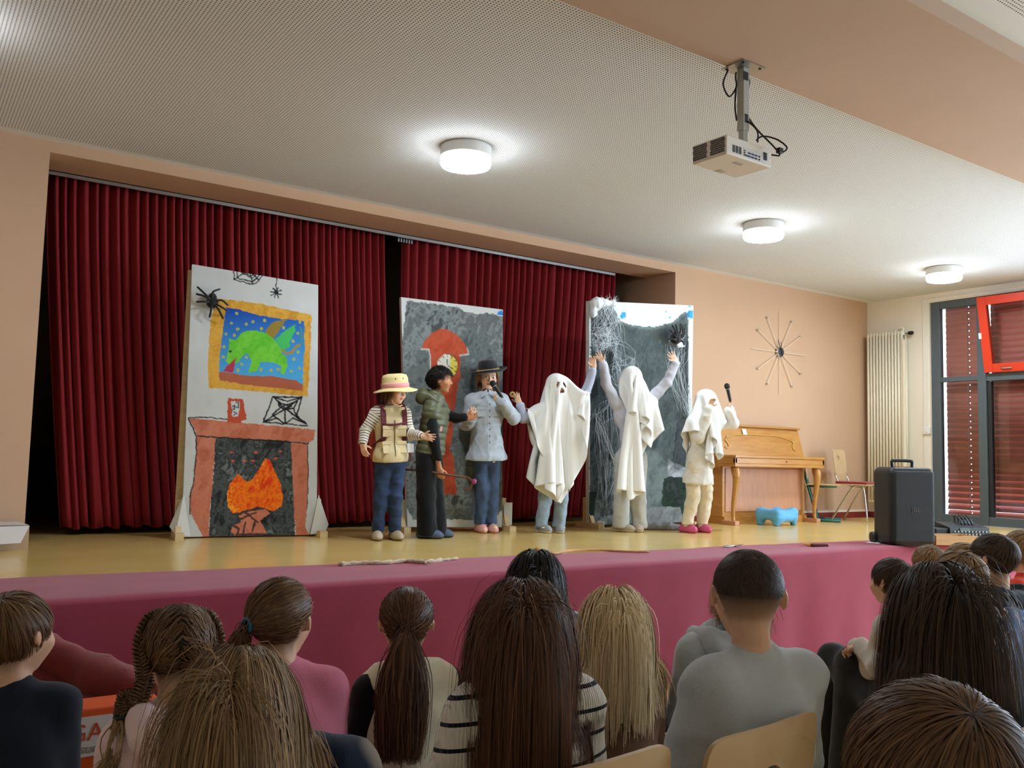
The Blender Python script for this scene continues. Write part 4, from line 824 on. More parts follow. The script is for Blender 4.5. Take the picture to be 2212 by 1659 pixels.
# ------------------------------------------------------------------ cardboard box
mat('card_white', rgb(214, 206, 200), .8, var=.04, vscale=8); mat('card_brown', rgb(190, 158, 128), .8, var=.05)
t = thing('cardboard_box', 'opened white cardboard box standing at the side of the stage', 'box', (.40, 6.68, ST), .06)
for nm, lo, hi in (('box_side', (-.42, -.17, 0), (.36, -.164, .15)), ('box_side', (-.42, .164, 0), (.36, .17, .15)), ('box_side', (.354, -.164, 0), (.36, .164, .15)), ('box_side', (-.42, -.164, 0), (-.414, .164, .15)), ('box_bottom', (-.414, -.164, 0), (.354, .164, .005))): MB().box(lo, hi).build(nm, 'card_white' if nm == 'box_bottom' else 'card_brown', t)
MB().add([(-.42, -.172, .15), (.36, -.172, .15), (.30, -.26, .05), (-.42, -.29, .03)], [(0, 1, 2, 3)]).build('box_flap', 'card_white', t); MB().add([(.36, -.165, .152), (.36, .165, .152), (-.1, .165, .165), (-.1, -.165, .16)], [(0, 1, 2, 3)]).build('box_flap', 'card_white', t)
# ------------------------------------------------------------------ sticks, scissors, marker
mat('birch', rgb(196, 176, 150), .8, var=.35, vscale=30, bump=.6, bscale=60); mat('stick_bare', rgb(198, 152, 100), .7, var=.15, vscale=20)
q = lambda x, y: onZ(x, y, ST+.016)
t = thing('birch_stick', 'knobbly birch stick lying on the edge of the burgundy cloth', 'stick'); MB().tube(catmull([q(733, 1219), q(780, 1216), q(830, 1215.5), q(880, 1211.5), q(920, 1214), q(960, 1209), q(990, 1206)], 36), [.014+.004*math.sin(i*2.1)-.006*(i > 28) for i in range(36)], 9).build('stick_shaft', 'birch', t, smooth=True); MB().tube([q(918, 1213), q(921, 1218)], .008, 6).build('twig_stub', 'birch', t)
t = thing('bare_stick', 'long thin bare stick behind the dark-haired woman on the cloth', 'stick'); MB().tube(catmull([q(1160, 1184), q(1175, 1191), q(1196, 1196), q(1230, 1190), q(1290, 1188), q(1350, 1190.5), q(1402, 1192)], 36), [.011-.003*i/36 for i in range(36)], 8).build('stick_shaft', 'stick_bare', t, smooth=True)
t = thing('scissors', 'small steel scissors lying open on the burgundy cloth', 'scissors'); z = ST+.012; A = lambda x, y: onZ(x, y, z)
for a, b, c_ in (((1570, 1181), (1588, 1179), (1606, 1176)), ((1572, 1179), (1588, 1179), (1602, 1181.5))): MB().tube([A(*a), A(*b), A(*c_)], [.003, .006, .002], 6).build('blade', 'metal_chrome', t); MB().tube([A(*a)+np.array((.028*math.cos(k), .02*math.sin(k), 0)) for k in np.linspace(0, 6.3, 14)], .004, 6).build('finger_ring', 'metal_grey', t)
t = thing('pocket_knife', 'dark red pocket knife with a yellow tip on the stage cloth', 'knife'); mat('knife_red', rgb(84, 18, 20), .35); mat('tip_yellow', rgb(206, 150, 40), .5)
MB().tube([onZ(1752, 1178, ST+.016), onZ(1788, 1178.5, ST+.016)], .016, 8).build('grip', 'knife_red', t, bevel=.002); MB().tube([onZ(1736, 1175, ST+.016), onZ(1752, 1178, ST+.016)], [.004, .013], 8).build('tip', 'tip_yellow', t)
# ------------------------------------------------------------------ clutter at the foot of the cobwebbed board
c = onZ(1296, 1138, ST); c[2] = ST; mat('black_fur', rgb(14, 15, 18), .95, sheen=.3, bump=.8, bscale=200)
V, F = surf([E_(c+[0, 0, .07], (.12, .09, .07), None, .04), C_(c+[.05, .0, .08], c+[.2, -.1, .02], .045, .015, k=.04), C_(c+[-.05, 0, .05], c+[-.13, .0, .02], .05, .02, k=.04)], .009, 0, [((0, 0, ST+.001), (0, 0, -1))], folds(.02, 90, 8)); tag(link('black_feather_boa', mesh_np('black_feather_boa', V, F), 'black_fur'), 'bundle of black fluffy feathers at the foot of the cobwebbed board', 'feathers')
c = onZ(1288, 1141, ST); t = thing('socket_block', 'white power socket block next to the black feathers', 'socket', (c[0], c[1]-.06, ST), rz_of(facing_(0))); MB().box((-.035, -.03, 0), (.035, .03, .07)).build('socket_body', 'plastic_white', t, bevel=.006); [MB().lathe([(.004, 0), (.004, .003)], (dx, .029, .04), 8, axis='y').build('socket_hole', 'plastic_black', t) for dx in (-.012, .012)]
mat('grey_felt', rgb(150, 154, 162), .9, var=.1, bump=.4, bscale=60); a = onZ(1394, 1137, ST+.03); b = onZ(1474, 1139, ST+.03)
V, F = surf([C_(a, b, .04, .035, k=.02)], .008, 0, [((0, 0, ST+.001), (0, 0, -1))], folds(.02, 36, 2)); tag(link('rolled_blanket', mesh_np('rolled_blanket', V, F), 'grey_felt'), 'rolled grey blanket lying behind the pink clogs', 'blanket')
# ------------------------------------------------------------------ orange crate at the side of the hall
mat('crate_orange', rgb(222, 88, 28), .5); mat('crate_label', rgb(222, 214, 206), .6); mat('crate_print', rgb(206, 78, 40), .6); mat('crate_grey', rgb(150, 144, 140), .6)
c = atD(190, 1590, 2.8); t = thing('orange_crate', 'bright orange crate with a white printed panel below the stage', 'crate', (c[0], c[1]+.2, 0), -.02)
zc = c[2]; MB().box((-.25, -.2, 0), (.22, -.06, zc+.085)).build('crate_body', 'crate_orange', t, bevel=.01)
MB().box((-.2, -.204, zc-.062), (.19, -.2, zc+.06)).build('label_panel', 'crate_label', t); txt(t, 'label_print', 'GA', (-.055, -.206, zc-.012), (1, 0, 0), (0, 0, 1), .075, 'crate_print', .0006); txt(t, 'label_print', 'Gasun', (-.068, -.206, zc-.05), (1, 0, 0), (0, 0, 1), .042, 'crate_grey', .0006)
print('props', time.time()-T0)
# ------------------------------------------------------------------ people: bodies, clothes, hair
def m_attr(name, rough=.6, sss=0, sheen=0, bump=0, bscale=120, spec=.4, var=0, vscale=20):
    m = mat(name, (.5, .5, .5), rough, spec=spec, sheen=sheen, bump=bump, bscale=bscale, attr='col', var=var, vscale=vscale)
    if sss: NT(m).b.inputs['Subsurface Weight'].default_value = sss; NT(m).b.inputs['Subsurface Radius'].default_value = (.012, .005, .003); NT(m).b.inputs['Subsurface Scale'].default_value = .6
    return m
m_attr('skin', .5, spec=.35, var=.05, vscale=60)
m_attr('fabric', .85, sheen=.15, bump=.25, bscale=260, spec=.15, var=.06, vscale=14)
m_attr('footwear', .6, bump=.15, bscale=120)
def hair_mat(name, c1, c2, c3, rough=.5):
    c1, c2, c3 = (np.asarray(c)*1.4 for c in (c1, c2, c3)); c1 = tuple(c1*.55+c2*.45); c3 = tuple(c3*.55+c2*.45); c2 = tuple(c2)
    m = mat(name, c1, rough, spec=.28); N = NT(m); g = N.n('ShaderNodeNewGeometry'); r = N.ramp([(0, c1), (.55, c2), (1, c3)]); N.l(g.outputs['Random Per Island'], r.inputs[0]); N.l(r.outputs[0], N.b.inputs['Base Color'])
    N.b.inputs['Anisotropic'].default_value = .5; return m
def hand(w, f, t, right=True, s=.8, curl=.5, spread=.12, thumb=.5):
    w = np.asarray(w, float); f = unit(f); t = np.asarray(t, float); t = unit(t-f*(t@f)); n = np.cross(t, f)*(1 if right else -1); P = []
    P.append(C_(w-f*.01*s, w+f*.02*s, .021*s, .024*s, k=.012, flat=n, fs=1.2))
    P.append(B_(w+f*.05*s, np.array((.036, .043, .0135))*s, np.stack([t, f, n], 1), .012*s, .012*s))
    for i, (o, L, r) in enumerate(((.028, .062, .0092), (.0095, .07, .0095), (-.0095, .066, .009), (-.027, .052, .008))):
        b = w+(f*(.088-.004*abs(i-1.2))+t*o)*s; d = unit(f+t*spread*(1.5-i)*.8); c = curl*(1+.12*i); prev = b-f*.012*s
        for j, (q, rr) in enumerate(((.45, 1), (.32, .93), (.23, .85))):
            a = c*(j+.6); dd = d*math.cos(a)+n*math.sin(a); e = b+dd*L*q*s; P.append(C_(prev, e, r*rr*s, r*rr*.93*s, k=.004)); b = e; prev = e
    b = w+(f*.022+t*.028)*s; d = unit(t*(.75-.4*thumb)+f*.7+n*(.15+.7*thumb)); e = b+d*.042*s; P.append(C_(b-t*.012*s, e, .012*s, .0105*s, k=.01)); d = unit(d+f*.3*(1-thumb)+n*.35*thumb); P.append(C_(e, e+d*.032*s, .0105*s, .0085*s, k=.005))
    return P
def head_prims(c, R, hs, nose=1.0):
    L = lambda *q: c+R@(np.asarray(q)*hs); r = lambda *q: np.asarray(q)*hs
    P = [E_(L(0, -.05, .11), r(.355, .43, .375), R, .05*hs), E_(L(0, .09, -.1), r(.3, .31, .33), R, .1*hs), C_(L(-.08, .17, -.33), L(.08, .17, -.33), .13*hs, k=.1*hs), E_(L(0, .27, -.41), r(.09, .07, .07), R, .08*hs),
         C_(L(-.2, .27, -.13), L(-.17, .25, -.2), .11*hs, .1*hs, k=.08*hs), C_(L(.2, .27, -.13), L(.17, .25, -.2), .11*hs, .1*hs, k=.08*hs), E_(L(0, .32, .13), r(.22, .07, .06), R, .08*hs)]
    for s in (-1, 1): P.append(dict(E_(L(s*.145, .43, .015), r(.085, .06, .06), R, .05*hs), sub=True))
    for s in (-1, 1): P.append(E_(L(s*.145, .335, .015), r(.075, .062, .062), R, .012*hs))
    P += [C_(L(0, .385, .03), L(0, .455*nose, -.115), .028*hs, .045*hs, k=.04*hs), E_(L(-.045, .41, -.135), r(.032, .035, .028), R, .02*hs), E_(L(.045, .41, -.135), r(.032, .035, .028), R, .02*hs),
          E_(L(0, .365, -.225), r(.095, .05, .025), R, .018*hs), E_(L(0, .36, -.27), r(.085, .05, .028), R, .018*hs)]
    for s in (-1, 1):
        a = math.radians(20)*s; Rz = np.array([[math.cos(a), -math.sin(a), 0], [math.sin(a), math.cos(a), 0], [0, 0, 1]]); Re = R@Rz
        P.append(E_(L(s*.375, -.02, -.02), r(.032, .085, .125), Re, .02*hs)); P.append(dict(E_(L(s*.415, .005, -.01), r(.025, .045, .07), Re, .02*hs), sub=True))
    return P
def paint_head(V, c, R, hs, skin, hairc, lip, eye, hairline=True, fade=0):
    q = ((V-c)@R)/hs; x, y, z = q.T; C = np.tile(np.asarray(skin), (len(V), 1))
    near = (np.abs(z) < .75) & (np.linalg.norm(q, axis=1) < .75)
    def mix(w, col):
        nonlocal C; w = np.clip(w, 0, 1)[:, None]*near[:, None]; C = C*(1-w)+np.asarray(col)*w
    sk = np.asarray(skin)
    for s in (-1, 1): mix(.5*np.exp(-(((x-s*.2)/.1)**2+((z+.12)/.09)**2))*(y > .1), sk*np.array((1.05, .72, .68)))
    ear = np.exp(-(((np.abs(x)-.4)/.05)**2+((y+.0)/.11)**2+((z+.02)/.15)**2)); mix(.45*ear, sk*np.array((1.02, .66, .6)))
    mix(((((x)/.1)**2+((z+.248)/.042)**2) < 1)*(y > .25)*.9, lip); mix(((np.abs(x) < .085) & (np.abs(z+.247) < .008) & (y > .25))*.8, np.asarray(lip)*.35)
    for s in (-1, 1):
        ex = (x-s*.145); mix(((ex/.072)**2+((z-.015)/.034)**2 < 1)*(y > .2), (.78, .76, .73)); mix(((ex/.034)**2+((z-.015)/.036)**2 < 1)*(y > .2), eye)
        mix((np.abs(z-.052+.5*ex*ex*8) < .011)*(np.abs(ex) < .085)*(y > .2)*.8, np.asarray(hairc)*.5); mix((np.abs(z-.125+ex*ex*4) < .017)*(np.abs(ex) < .095)*(y > .15)*.75, np.asarray(hairc)*.8)
    if hairline:
        h = scalp_w(q) ; mix(np.clip(h*4+.5, 0, 1)*(1-ear), np.asarray(hairc)*.8)
    return C
def scalp_w(q):
    """>0 where hair grows, in head units"""
    x, y, z = q.T
    front = .27-.0*x+np.maximum(0, (.3-y))*(-1.0)      # hairline height falls toward the back
    lim = np.where(y > .22, .27, np.where(y > .0, .27-(.22-y)*1.3, np.where(y > -.12, -.02-(.0-y)*2.2, -.3)))
    lim = np.where((np.abs(x) > .27) & (y > -.13) & (y < .15), np.maximum(lim, .11), lim)
    return (z-lim)
class Person: pass
def make_body(J, b=1.0):
    """bare figure as blended solids; J holds joints in metres"""
    S = (J.shL+J.shR)/2; H = (J.hipL+J.hipR)/2; up = unit(S-H); lat = J.shR-J.shL; sw = np.linalg.norm(lat); lat = unit(lat-up*(lat@up)); fwd = np.cross(up, lat); T = np.stack([lat, fwd, up], 1); J.T, J.S, J.H = T, S, H
    tl = np.linalg.norm(S-H); hs = J.hs; q = b
    P = [E_(S-up*.23*tl, (sw*.5+.012*q, .083*q, .30*tl), T, .05), E_(S-up*.62*tl, (.108*q, .08*q, .3*tl), T, .06), E_(H+up*.02, (.122*q, .092*q, .095*q), T, .05)]
    J.torso = list(P)
    P += [C_(J.nb, J.shL-up*.005, .036*q, .04*q, k=.03), C_(J.nb, J.shR-up*.005, .036*q, .04*q, k=.03)]
    nk = J.hc+J.R@np.array((0, -.1, -.3))*hs; P.append(C_(J.nb-up*.02, nk, .044*q, .043*q, k=.025))
    J.trap = P[3:5]; J.arms = []; J.legs = []
    for s in 'LR':
        sh, el, wr = (getattr(J, k+s) for k in ('sh', 'el', 'wr')); J.arms.append([C_(sh, el, .04*q, .031*q, k=.03), C_(el, wr, .031*q, .02*q, k=.012)])
        hp, kn, an = (getattr(J, k+s) for k in ('hip', 'kn', 'an')); J.legs.append([C_(hp, kn, .066*q, .045*q, k=.03), C_(kn, an, .044*q, .029*q, k=.02)])
        P += J.arms[-1]+J.legs[-1]
        ft = getattr(J, 'ft'+s); P.append(C_(an-np.array((0, 0, .02)), an+unit(ft)*.1*q-np.array((0, 0, .035)), .028*q, .024*q, k=.02))
        hd = getattr(J, 'hand'+s, None)
        if hd is not None: P += hand(wr, hd[0], hd[1], s == 'R', J.hsz, *hd[2:])
        else: P.append(E_(wr+unit(wr-el)*.05, (.03, .03, .05), None, .02))
    hp = head_prims(J.hc, J.R, hs, getattr(J, 'nose', 1.0)); J.headp = hp; P += hp
    J.prims = P; return P
def person(label, J, skin, hairc, vox=.0055, b=1.0, lip=None, eye=(.05, .03, .02), hairline=True, group=None):
    P = make_body(J, b); V, F = surf(P, vox, smooth=1)
    C = paint_head(V, J.hc, J.R, J.hs, skin, hairc, lip if lip is not None else np.asarray(skin)*np.array((.85, .5, .48)), eye, hairline)
    o = link('person', mesh_np('person', V, F, col=C), 'skin'); tag(o, label, 'person', group); J.o = o; return o
def cloth_part(name, J, prims, col, infl=.01, vox=.008, cuts=(), fold=(.004, 60, 1), m='fabric', paint=None, attrs=None, smooth=1):
    V, F = surf(prims, vox, infl, cuts, folds(*fold) if fold else None, smooth)
    C = np.tile(np.asarray(col, float), (len(V), 1))
    if paint is not None: C = paint(V, C)
    return link(name, mesh_np(name, V, F, col=C, attrs=attrs(V) if attrs else None), m, J.o)
def top_prims(J, sl=1.0, w=1.0, arms='LR', flare=0, wrist_r=.028):
    P = [dict(p) for p in J.torso]+[dict(p) for p in J.trap]
    for s in arms:
        sh, el, wr = (getattr(J, k+s) for k in ('sh', 'el', 'wr'))
        P.append(C_(sh, el if sl > .5 else sh+(el-sh)*sl*2, .043*w, .036*w, k=.035))
        if sl > .5: P.append(C_(el, el+(wr-el)*(sl-.5)*2, .036*w, wrist_r*w, k=.015))
    if flare: P.append(E_(J.H-J.T[:, 2]*.03, (.14*w+flare, .11*w+flare, .09), J.T, .06))
    return P
def leg_prims(J, r0=.07, r1=.05, r2=.04, k=.02):
    P = [E_(J.H+J.T[:, 2]*.01, (.125, .095, .085), J.T, .05)]
    for s in 'LR':
        hp, kn, an = (getattr(J, q+s) for q in ('hip', 'kn', 'an')); P += [C_(hp, kn, r0, r1, k=k), C_(kn, an, r1, r2, k=k)]
    return P
def shoe(J, s, col, name='shoe', L=.2, W=.042, hgt=.05, sole=None, dz=0, ank=.03, sl=0, vox=.005):
    an = getattr(J, 'an'+s); f = unit(getattr(J, 'ft'+s)*np.array((1, 1, 0))); base = np.array((an[0], an[1], J.gz)); sd = np.array((f[1], -f[0], 0)); R = np.stack([sd, f, np.array((0, 0, 1.))], 1)
    P = [E_(base+f*(L*.30)+[0, 0, .026], (W*.98, L*.34, .036), R, .02), E_(base-f*.035+[0, 0, .032], (W*.8, .055, hgt*.9), R, .03), E_(base+f*.05+[0, 0, .04], (W*.8, L*.3, .036), R, .02)]
    if ank: P.append(C_(base+[0, 0, .04], base+[0, 0, hgt+.03], ank, ank*.95, k=.02))
    V, F = surf(P, vox, 0, [((base[0], base[1], J.gz+.002), (0, 0, -1))]); C = np.tile(np.asarray(col, float), (len(V), 1))
    if sole is not None: C[V[:, 2] < J.gz+.016] = sole
    return link(name, mesh_np(name, V, F, col=C), 'footwear', J.o)

# hair: strands as thin tapering ribbons that follow head, shoulders and gravity
def ribbons(name, P, N, w, m, parent, taper=.35):
    """P (n,k,3) strand points, N (n,k,3) outward normals, w width per strand"""
    n, k, _ = P.shape; d = np.gradient(P, axis=1); s = np.cross(d, N); s /= np.linalg.norm(s, axis=2, keepdims=True)+1e-9
    t = np.linspace(0, 1, k); ww = (np.asarray(w).reshape(-1, 1)*np.minimum(1, .55+t*4)*(1-(1-taper)*np.clip((t-.45)/.55, 0, 1)**1.5))[..., None]*.5
    V = np.stack([P-s*ww, P+s*ww], 2).reshape(-1, 3); i = (np.arange(n)[:, None]*k+np.arange(k-1)[None, :]).ravel()*2
    F = np.stack([i, i+1, i+3, i+2], 1); return link(name, mesh_np(name, V, F), m, parent)
def ell_push(P, c, R, r):
    q = (P-c)@R; k = np.linalg.norm(q/r, axis=-1, keepdims=True)+1e-9; inside = (k < 1)[..., 0]; qn = q/k; out = np.where(k < 1, qn, q)
    nrm = q/r**2; nrm /= np.linalg.norm(nrm, axis=-1, keepdims=True)+1e-9
    return c+out@R.T, nrm@R.T, inside
def scalp(J, n, seed, lo=None, cap=1.0):
    r = np.random.default_rng(seed); out = []
    while sum(map(len, out)) < n:
        v = r.normal(size=(n*2, 3)); v /= np.linalg.norm(v, axis=1)[:, None]; q = v*np.array((.355, .43, .375))+np.array((0, -.05, .11)); k = scalp_w(q) > 0
        if lo is not None: k &= q[:, 2] > lo
        out.append(q[k])
    return np.concatenate(out)[:n]
def hair_long(J, m, n=3200, L=.45, seed=1, K=16, vol=.014, w=.0035, wave=.006, clump=.55, lenvar=.25, spread=0, part=(0, .1, .5), extra=(), name='hair', side=None, back=1.0, fly=.04, lo=None, fw=.0):
    r = np.random.default_rng(seed); q = scalp(J, n, seed, lo); hs = J.hs; R = J.R; c = J.hc
    lay = r.uniform(.15, 1, n)**.7*vol; rad0 = np.array((.355, .43, .375))*hs; cc = c+R@(np.array((0, -.05, .11))*hs)
    p = c+(q*hs)@R.T; ln = L*(1-lenvar*r.uniform(0, 1, n)**2); ln = ln*(1-.0*q[:, 2]); seg = ln/(K-1)
    sg_ = np.sign(q[:, 0]-part[0]+1e-6); fr_ = np.clip((q[:, 1]+.02)/.25, 0, 1); d = np.stack([(q[:, 0]-part[0])*1.5+.06*sg_+fr_*.9*sg_, -.34*back*(1-fr_)+np.minimum(q[:, 1], 0)*1.2, 0*q[:, 0]], 1); d = d@R.T; d /= np.linalg.norm(d, axis=1)[:, None]+1e-9
    nr0 = ((p-cc)@R)/rad0**2; nr0 /= np.linalg.norm(nr0, axis=1)[:, None]; nr0 = nr0@R.T; d = d-nr0*(d*nr0).sum(1)[:, None]; d /= np.linalg.norm(d, axis=1)[:, None]+1e-9
    pts = [p.copy()]; nrs = [nr0]; phw = r.uniform(0, 6.28, (n, 3)); bod = [(e['c'], e['R'], e['r']) for e in J.torso[:2]]; shs = [J.shL, J.shR]; out = unit(R[:, 1]*-1)
    lays = lay[:, None]
    for k in range(1, K):
        t = k/(K-1); g = np.array((0, 0, -1.)); lq0 = ((p-c)@R)/hs; gw = np.maximum(np.maximum(np.clip((.05-lq0[:, 1])/.2, 0, 1), np.clip((np.abs(lq0[:, 0])-.2)/.12, 0, 1)), np.clip((.2-lq0[:, 2])/.2, 0, 1))[:, None]; d = d*(.62 if t < .5 else .5)+g*(.2+.55*t)*gw+wave*30*np.sin(phw+t*r.uniform(5, 9))*.1*np.clip(t*2-.3, 0, 1)
        if spread: d = d+spread*t*((p-c)*np.array((1, 1, 0)))
        d /= np.linalg.norm(d, axis=1)[:, None]+1e-9; old = p; p = p+d*seg[:, None]; nr = None
        # head, neck, torso, shoulders
        qq = (p-cc)@R; kk = np.linalg.norm(qq/(rad0+lays), axis=1); ins = kk < 1; pp = qq/kk[:, None]; stick = (kk < 1.5) & (gw[:, 0] < 1); wst = np.where(ins, 1.0, np.where(stick, 1-gw[:, 0], 0.0))[:, None]; p = p*(1-wst)+(cc+pp@R.T)*wst; nrm = qq/rad0**2; nrm = (nrm/np.linalg.norm(nrm, axis=1)[:, None])@R.T
        fc = c+R@(np.array((0, .09, -.12))*hs); fr = np.array((.3, .31, .33))*hs+lays; qq = (p-fc)@R; kk = np.linalg.norm(qq/fr, axis=1); ins = kk < 1; p = np.where(ins[:, None], fc+(qq/kk[:, None])@R.T, p)
        lq = ((p-c)@R)/hs; sx_ = np.where(q[:, 0] >= 0, 1., -1.); fm = (lq[:, 1] > .02) & (lq[:, 2] < .22) & (lq[:, 2] > -.75) & (lq[:, 0]*sx_ < .31); lq[:, 0] = np.where(fm, sx_*.31, lq[:, 0]); p = np.where(fm[:, None], c+(lq*hs)@R.T, p)
        for bc, bR, br in bod:
            rr = br+.012+lays; qq = (p-bc)@bR; kk = np.linalg.norm(qq/rr, axis=1); ins = kk < 1; p = np.where(ins[:, None], bc+(qq/kk[:, None])@bR.T, p); bn = (qq/br**2); bn = (bn/np.linalg.norm(bn, axis=1)[:, None])@bR.T; nrm = np.where((kk < 1.15)[:, None], bn, nrm)
        for sh, el in ((J.shL, J.elL), (J.shR, J.elR)):
            for a, b, ra in ((J.nb, sh, .05), (sh, el, .055)):
                ab = b-a; tt = np.clip(((p-a)@ab)/(ab@ab), 0, 1); cl = a+tt[:, None]*ab; v = p-cl; dd = np.linalg.norm(v, axis=1); ins = dd < ra+lay; p = np.where(ins[:, None], cl+v/(dd[:, None]+1e-9)*(ra+lay)[:, None], p); nrm = np.where(ins[:, None], v/(dd[:, None]+1e-9), nrm)
        d = p-old; d /= np.linalg.norm(d, axis=1)[:, None]+1e-9; pts.append(p.copy()); nrs.append(nrm)
    P = np.stack(pts, 1); Nn = np.stack(nrs, 1)
    P, Nn = clumped(P, Nn, q, clump, r, fly)
    return ribbons(name, P, Nn, w*r.uniform(.6, 1.3, n), m, J.o)
def clumped(P, Nn, q, clump, r, fly=.03, ng=None):
    n, K, _ = P.shape
    if clump:
        ng = ng or max(20, n//22); gi = r.choice(n, ng, False); dist = ((q[:, None, :]-q[gi][None])**2).sum(2); near = gi[dist.argmin(1)]
        t = np.linspace(0, 1, K)[None, :, None]; f = clump*np.clip((t-.22)/.78, 0, 1)**.8*r.uniform(.5, 1, (n, 1, 1)); P = P*(1-f)+(P[near]+(P[:, :1]-P[near][:, :1])*.25*(1-t))*f
    t = np.linspace(0, 1, K)[None, :, None]; fl = (r.uniform(0, 1, (n, 1, 1)) < fly)*1.0; P = P+fl*t*r.normal(0, .018, (n, 1, 3))+r.normal(0, .0022, (n, 1, 3))*t**.6
    return P, Nn
def hair_short(J, m, n=2200, L=.045, seed=2, K=6, lift=.35, w=.003, whorl=(.03, -.3, .42), fwd=.0, messy=.25, lo=None, lenf=None, curl=0, name='hair', clump=.35):
    r = np.random.default_rng(seed); q = scalp(J, n, seed, lo); hs = J.hs; R = J.R; p = J.hc+(q*hs)@R.T
    nr = (q-np.array((0, -.05, .11)))/np.array((.355, .43, .375))**2; nr /= np.linalg.norm(nr, axis=1)[:, None]; d = q-np.asarray(whorl); d = d+np.array((0, fwd, 0)); d = d-nr*(d*nr).sum(1)[:, None]; d /= np.linalg.norm(d, axis=1)[:, None]+1e-9
    d = d+nr*lift+r.normal(0, messy, d.shape); d /= np.linalg.norm(d, axis=1)[:, None]; ln = L*r.uniform(.75, 1.15, n)
    if lenf is not None: ln = ln*lenf(q)
    dw = d@R.T; nw = nr@R.T; pts = [p]; nrs = [nw]; ph = r.uniform(0, 6.28, n); a1 = np.cross(dw, nw); cc = J.hc+R@(np.array((0, -.05, .11))*hs); rad = np.array((.355, .43, .375))*hs; x = p; seg = (ln/(K-1))[:, None]
    for k in range(1, K):
        t = k/(K-1); qq = (x-cc)@R; nn = qq/rad**2; nn = (nn/np.linalg.norm(nn, axis=1)[:, None])@R.T; dw = dw-nn*(dw*nn).sum(1)[:, None]; dw /= np.linalg.norm(dw, axis=1)[:, None]+1e-9
        st_ = dw+nn*lift*(1-.75*t)-np.array((0, 0, 1.))*.25*t; x = x+st_/np.linalg.norm(st_, axis=1)[:, None]*seg; kk = np.linalg.norm(((x-cc)@R)/(rad+.0015), axis=1)[:, None]; x = np.where(kk < 1, cc+(x-cc)/kk, x); y = x
        if curl: y = x+(a1*np.cos(ph+t*11)[:, None]+nn*np.sin(ph+t*11)[:, None])*curl*t**.4
        pts.append(y); nrs.append(nn)
    P = np.stack(pts, 1); Nn = np.stack(nrs, 1)
    if clump: P, Nn = clumped(P, Nn, q, clump, r, 0, ng=n//9)
    return ribbons(name, P, Nn, w*r.uniform(.7, 1.3, n), m, J.o, .3)
def hair_tied(J, m, tie, n=2000, L=.3, seed=3, K=20, w=.0032, vol=.008, fan=.035, wave=.01, name='hair', tail_dir=(0, 0, -1), lenvar=.35, out=.05, sel=None, tail=True, clump=.6):
    """strands combed over the head to the tie point (head units), then hanging as a tail"""
    r = np.random.default_rng(seed); q = scalp(J, n, seed)
    if sel is not None: q = q[sel(q)]; n = len(q)
    hs = J.hs; R = J.R; cc = np.array((0, -.05, .11)); rad = np.array((.355, .43, .375)); tie = np.asarray(tie, float); a = (q-cc)/rad; a /= np.linalg.norm(a, axis=1)[:, None]; b = unit((tie-cc)/rad); K1 = K//2 if tail else K; lay = r.uniform(.2, 1, n)*vol/hs
    om = np.arccos(np.clip(a@b, -1, .9999)); pts = []; nrs = []
    for k in range(K1):
        t = k/(K1-1); x = (np.sin((1-t)*om)[:, None]*a+np.sin(t*om)[:, None]*b)/np.sin(om)[:, None]; ex = 1+lay*(1+3*0)[:, None] if False else 1; y = cc+x*(rad+lay[:, None]+.02*t**3); nn = x/rad; nn /= np.linalg.norm(nn, axis=1)[:, None]
        pts.append(J.hc+(y*hs)@R.T); nrs.append(nn@R.T)
    if tail:
        T0_ = J.hc+R@(tie*hs); nb = R@b; off = r.normal(0, 1, (n, 3)); off = off-nb*(off@nb)[:, None]; off /= np.linalg.norm(off, axis=1)[:, None]+1e-9; rr = r.uniform(0, 1, n)**.5; ln = L*(1-lenvar*r.uniform(0, 1, n)**1.5); p = pts[-1]; d = np.tile(nb*out*8, (n, 1))+off*.25; d /= np.linalg.norm(d, axis=1)[:, None]; td = unit(tail_dir); ph = r.uniform(0, 6.28, (n, 3)); bod = [(e['c'], e['R'], e['r']) for e in J.torso[:2]]
        for k in range(K-K1):
            t = (k+1)/(K-K1); d = d*.6+td*.45+np.sin(ph+6*t)*wave*4+off*(fan*2*(.5-t)); d /= np.linalg.norm(d, axis=1)[:, None]; p = p+d*(ln/(K-K1))[:, None]; nn = nb*.6+off*(.3+.4*rr[:, None]); 
            for bc, bR, br in bod:
                kq = (p-bc)@bR; rr2 = br+.022+(.02*rr)[:, None]; kk = np.linalg.norm(kq/rr2, axis=1); p = np.where((kk < 1)[:, None], bc+(kq/kk[:, None])@bR.T, p)
            pts.append(p.copy()); nrs.append(nn/np.linalg.norm(nn, axis=1)[:, None])
    P = np.stack(pts, 1); Nn = np.stack(nrs, 1)
    if tail and clump: P, Nn = clumped(P, Nn, r.normal(0, 1, (n, 3)), clump, r, .03, ng=40) if False else (P, Nn)
    P = P+r.normal(0, .0016, P.shape)+(r.uniform(0, 1, (n, 1, 1)) < .06)*np.linspace(0, 1, P.shape[1])[None, :, None]*r.normal(0, .012, (n, 1, 3))
    return ribbons(name, P, Nn, w*r.uniform(.6, 1.3, n), m, J.o)
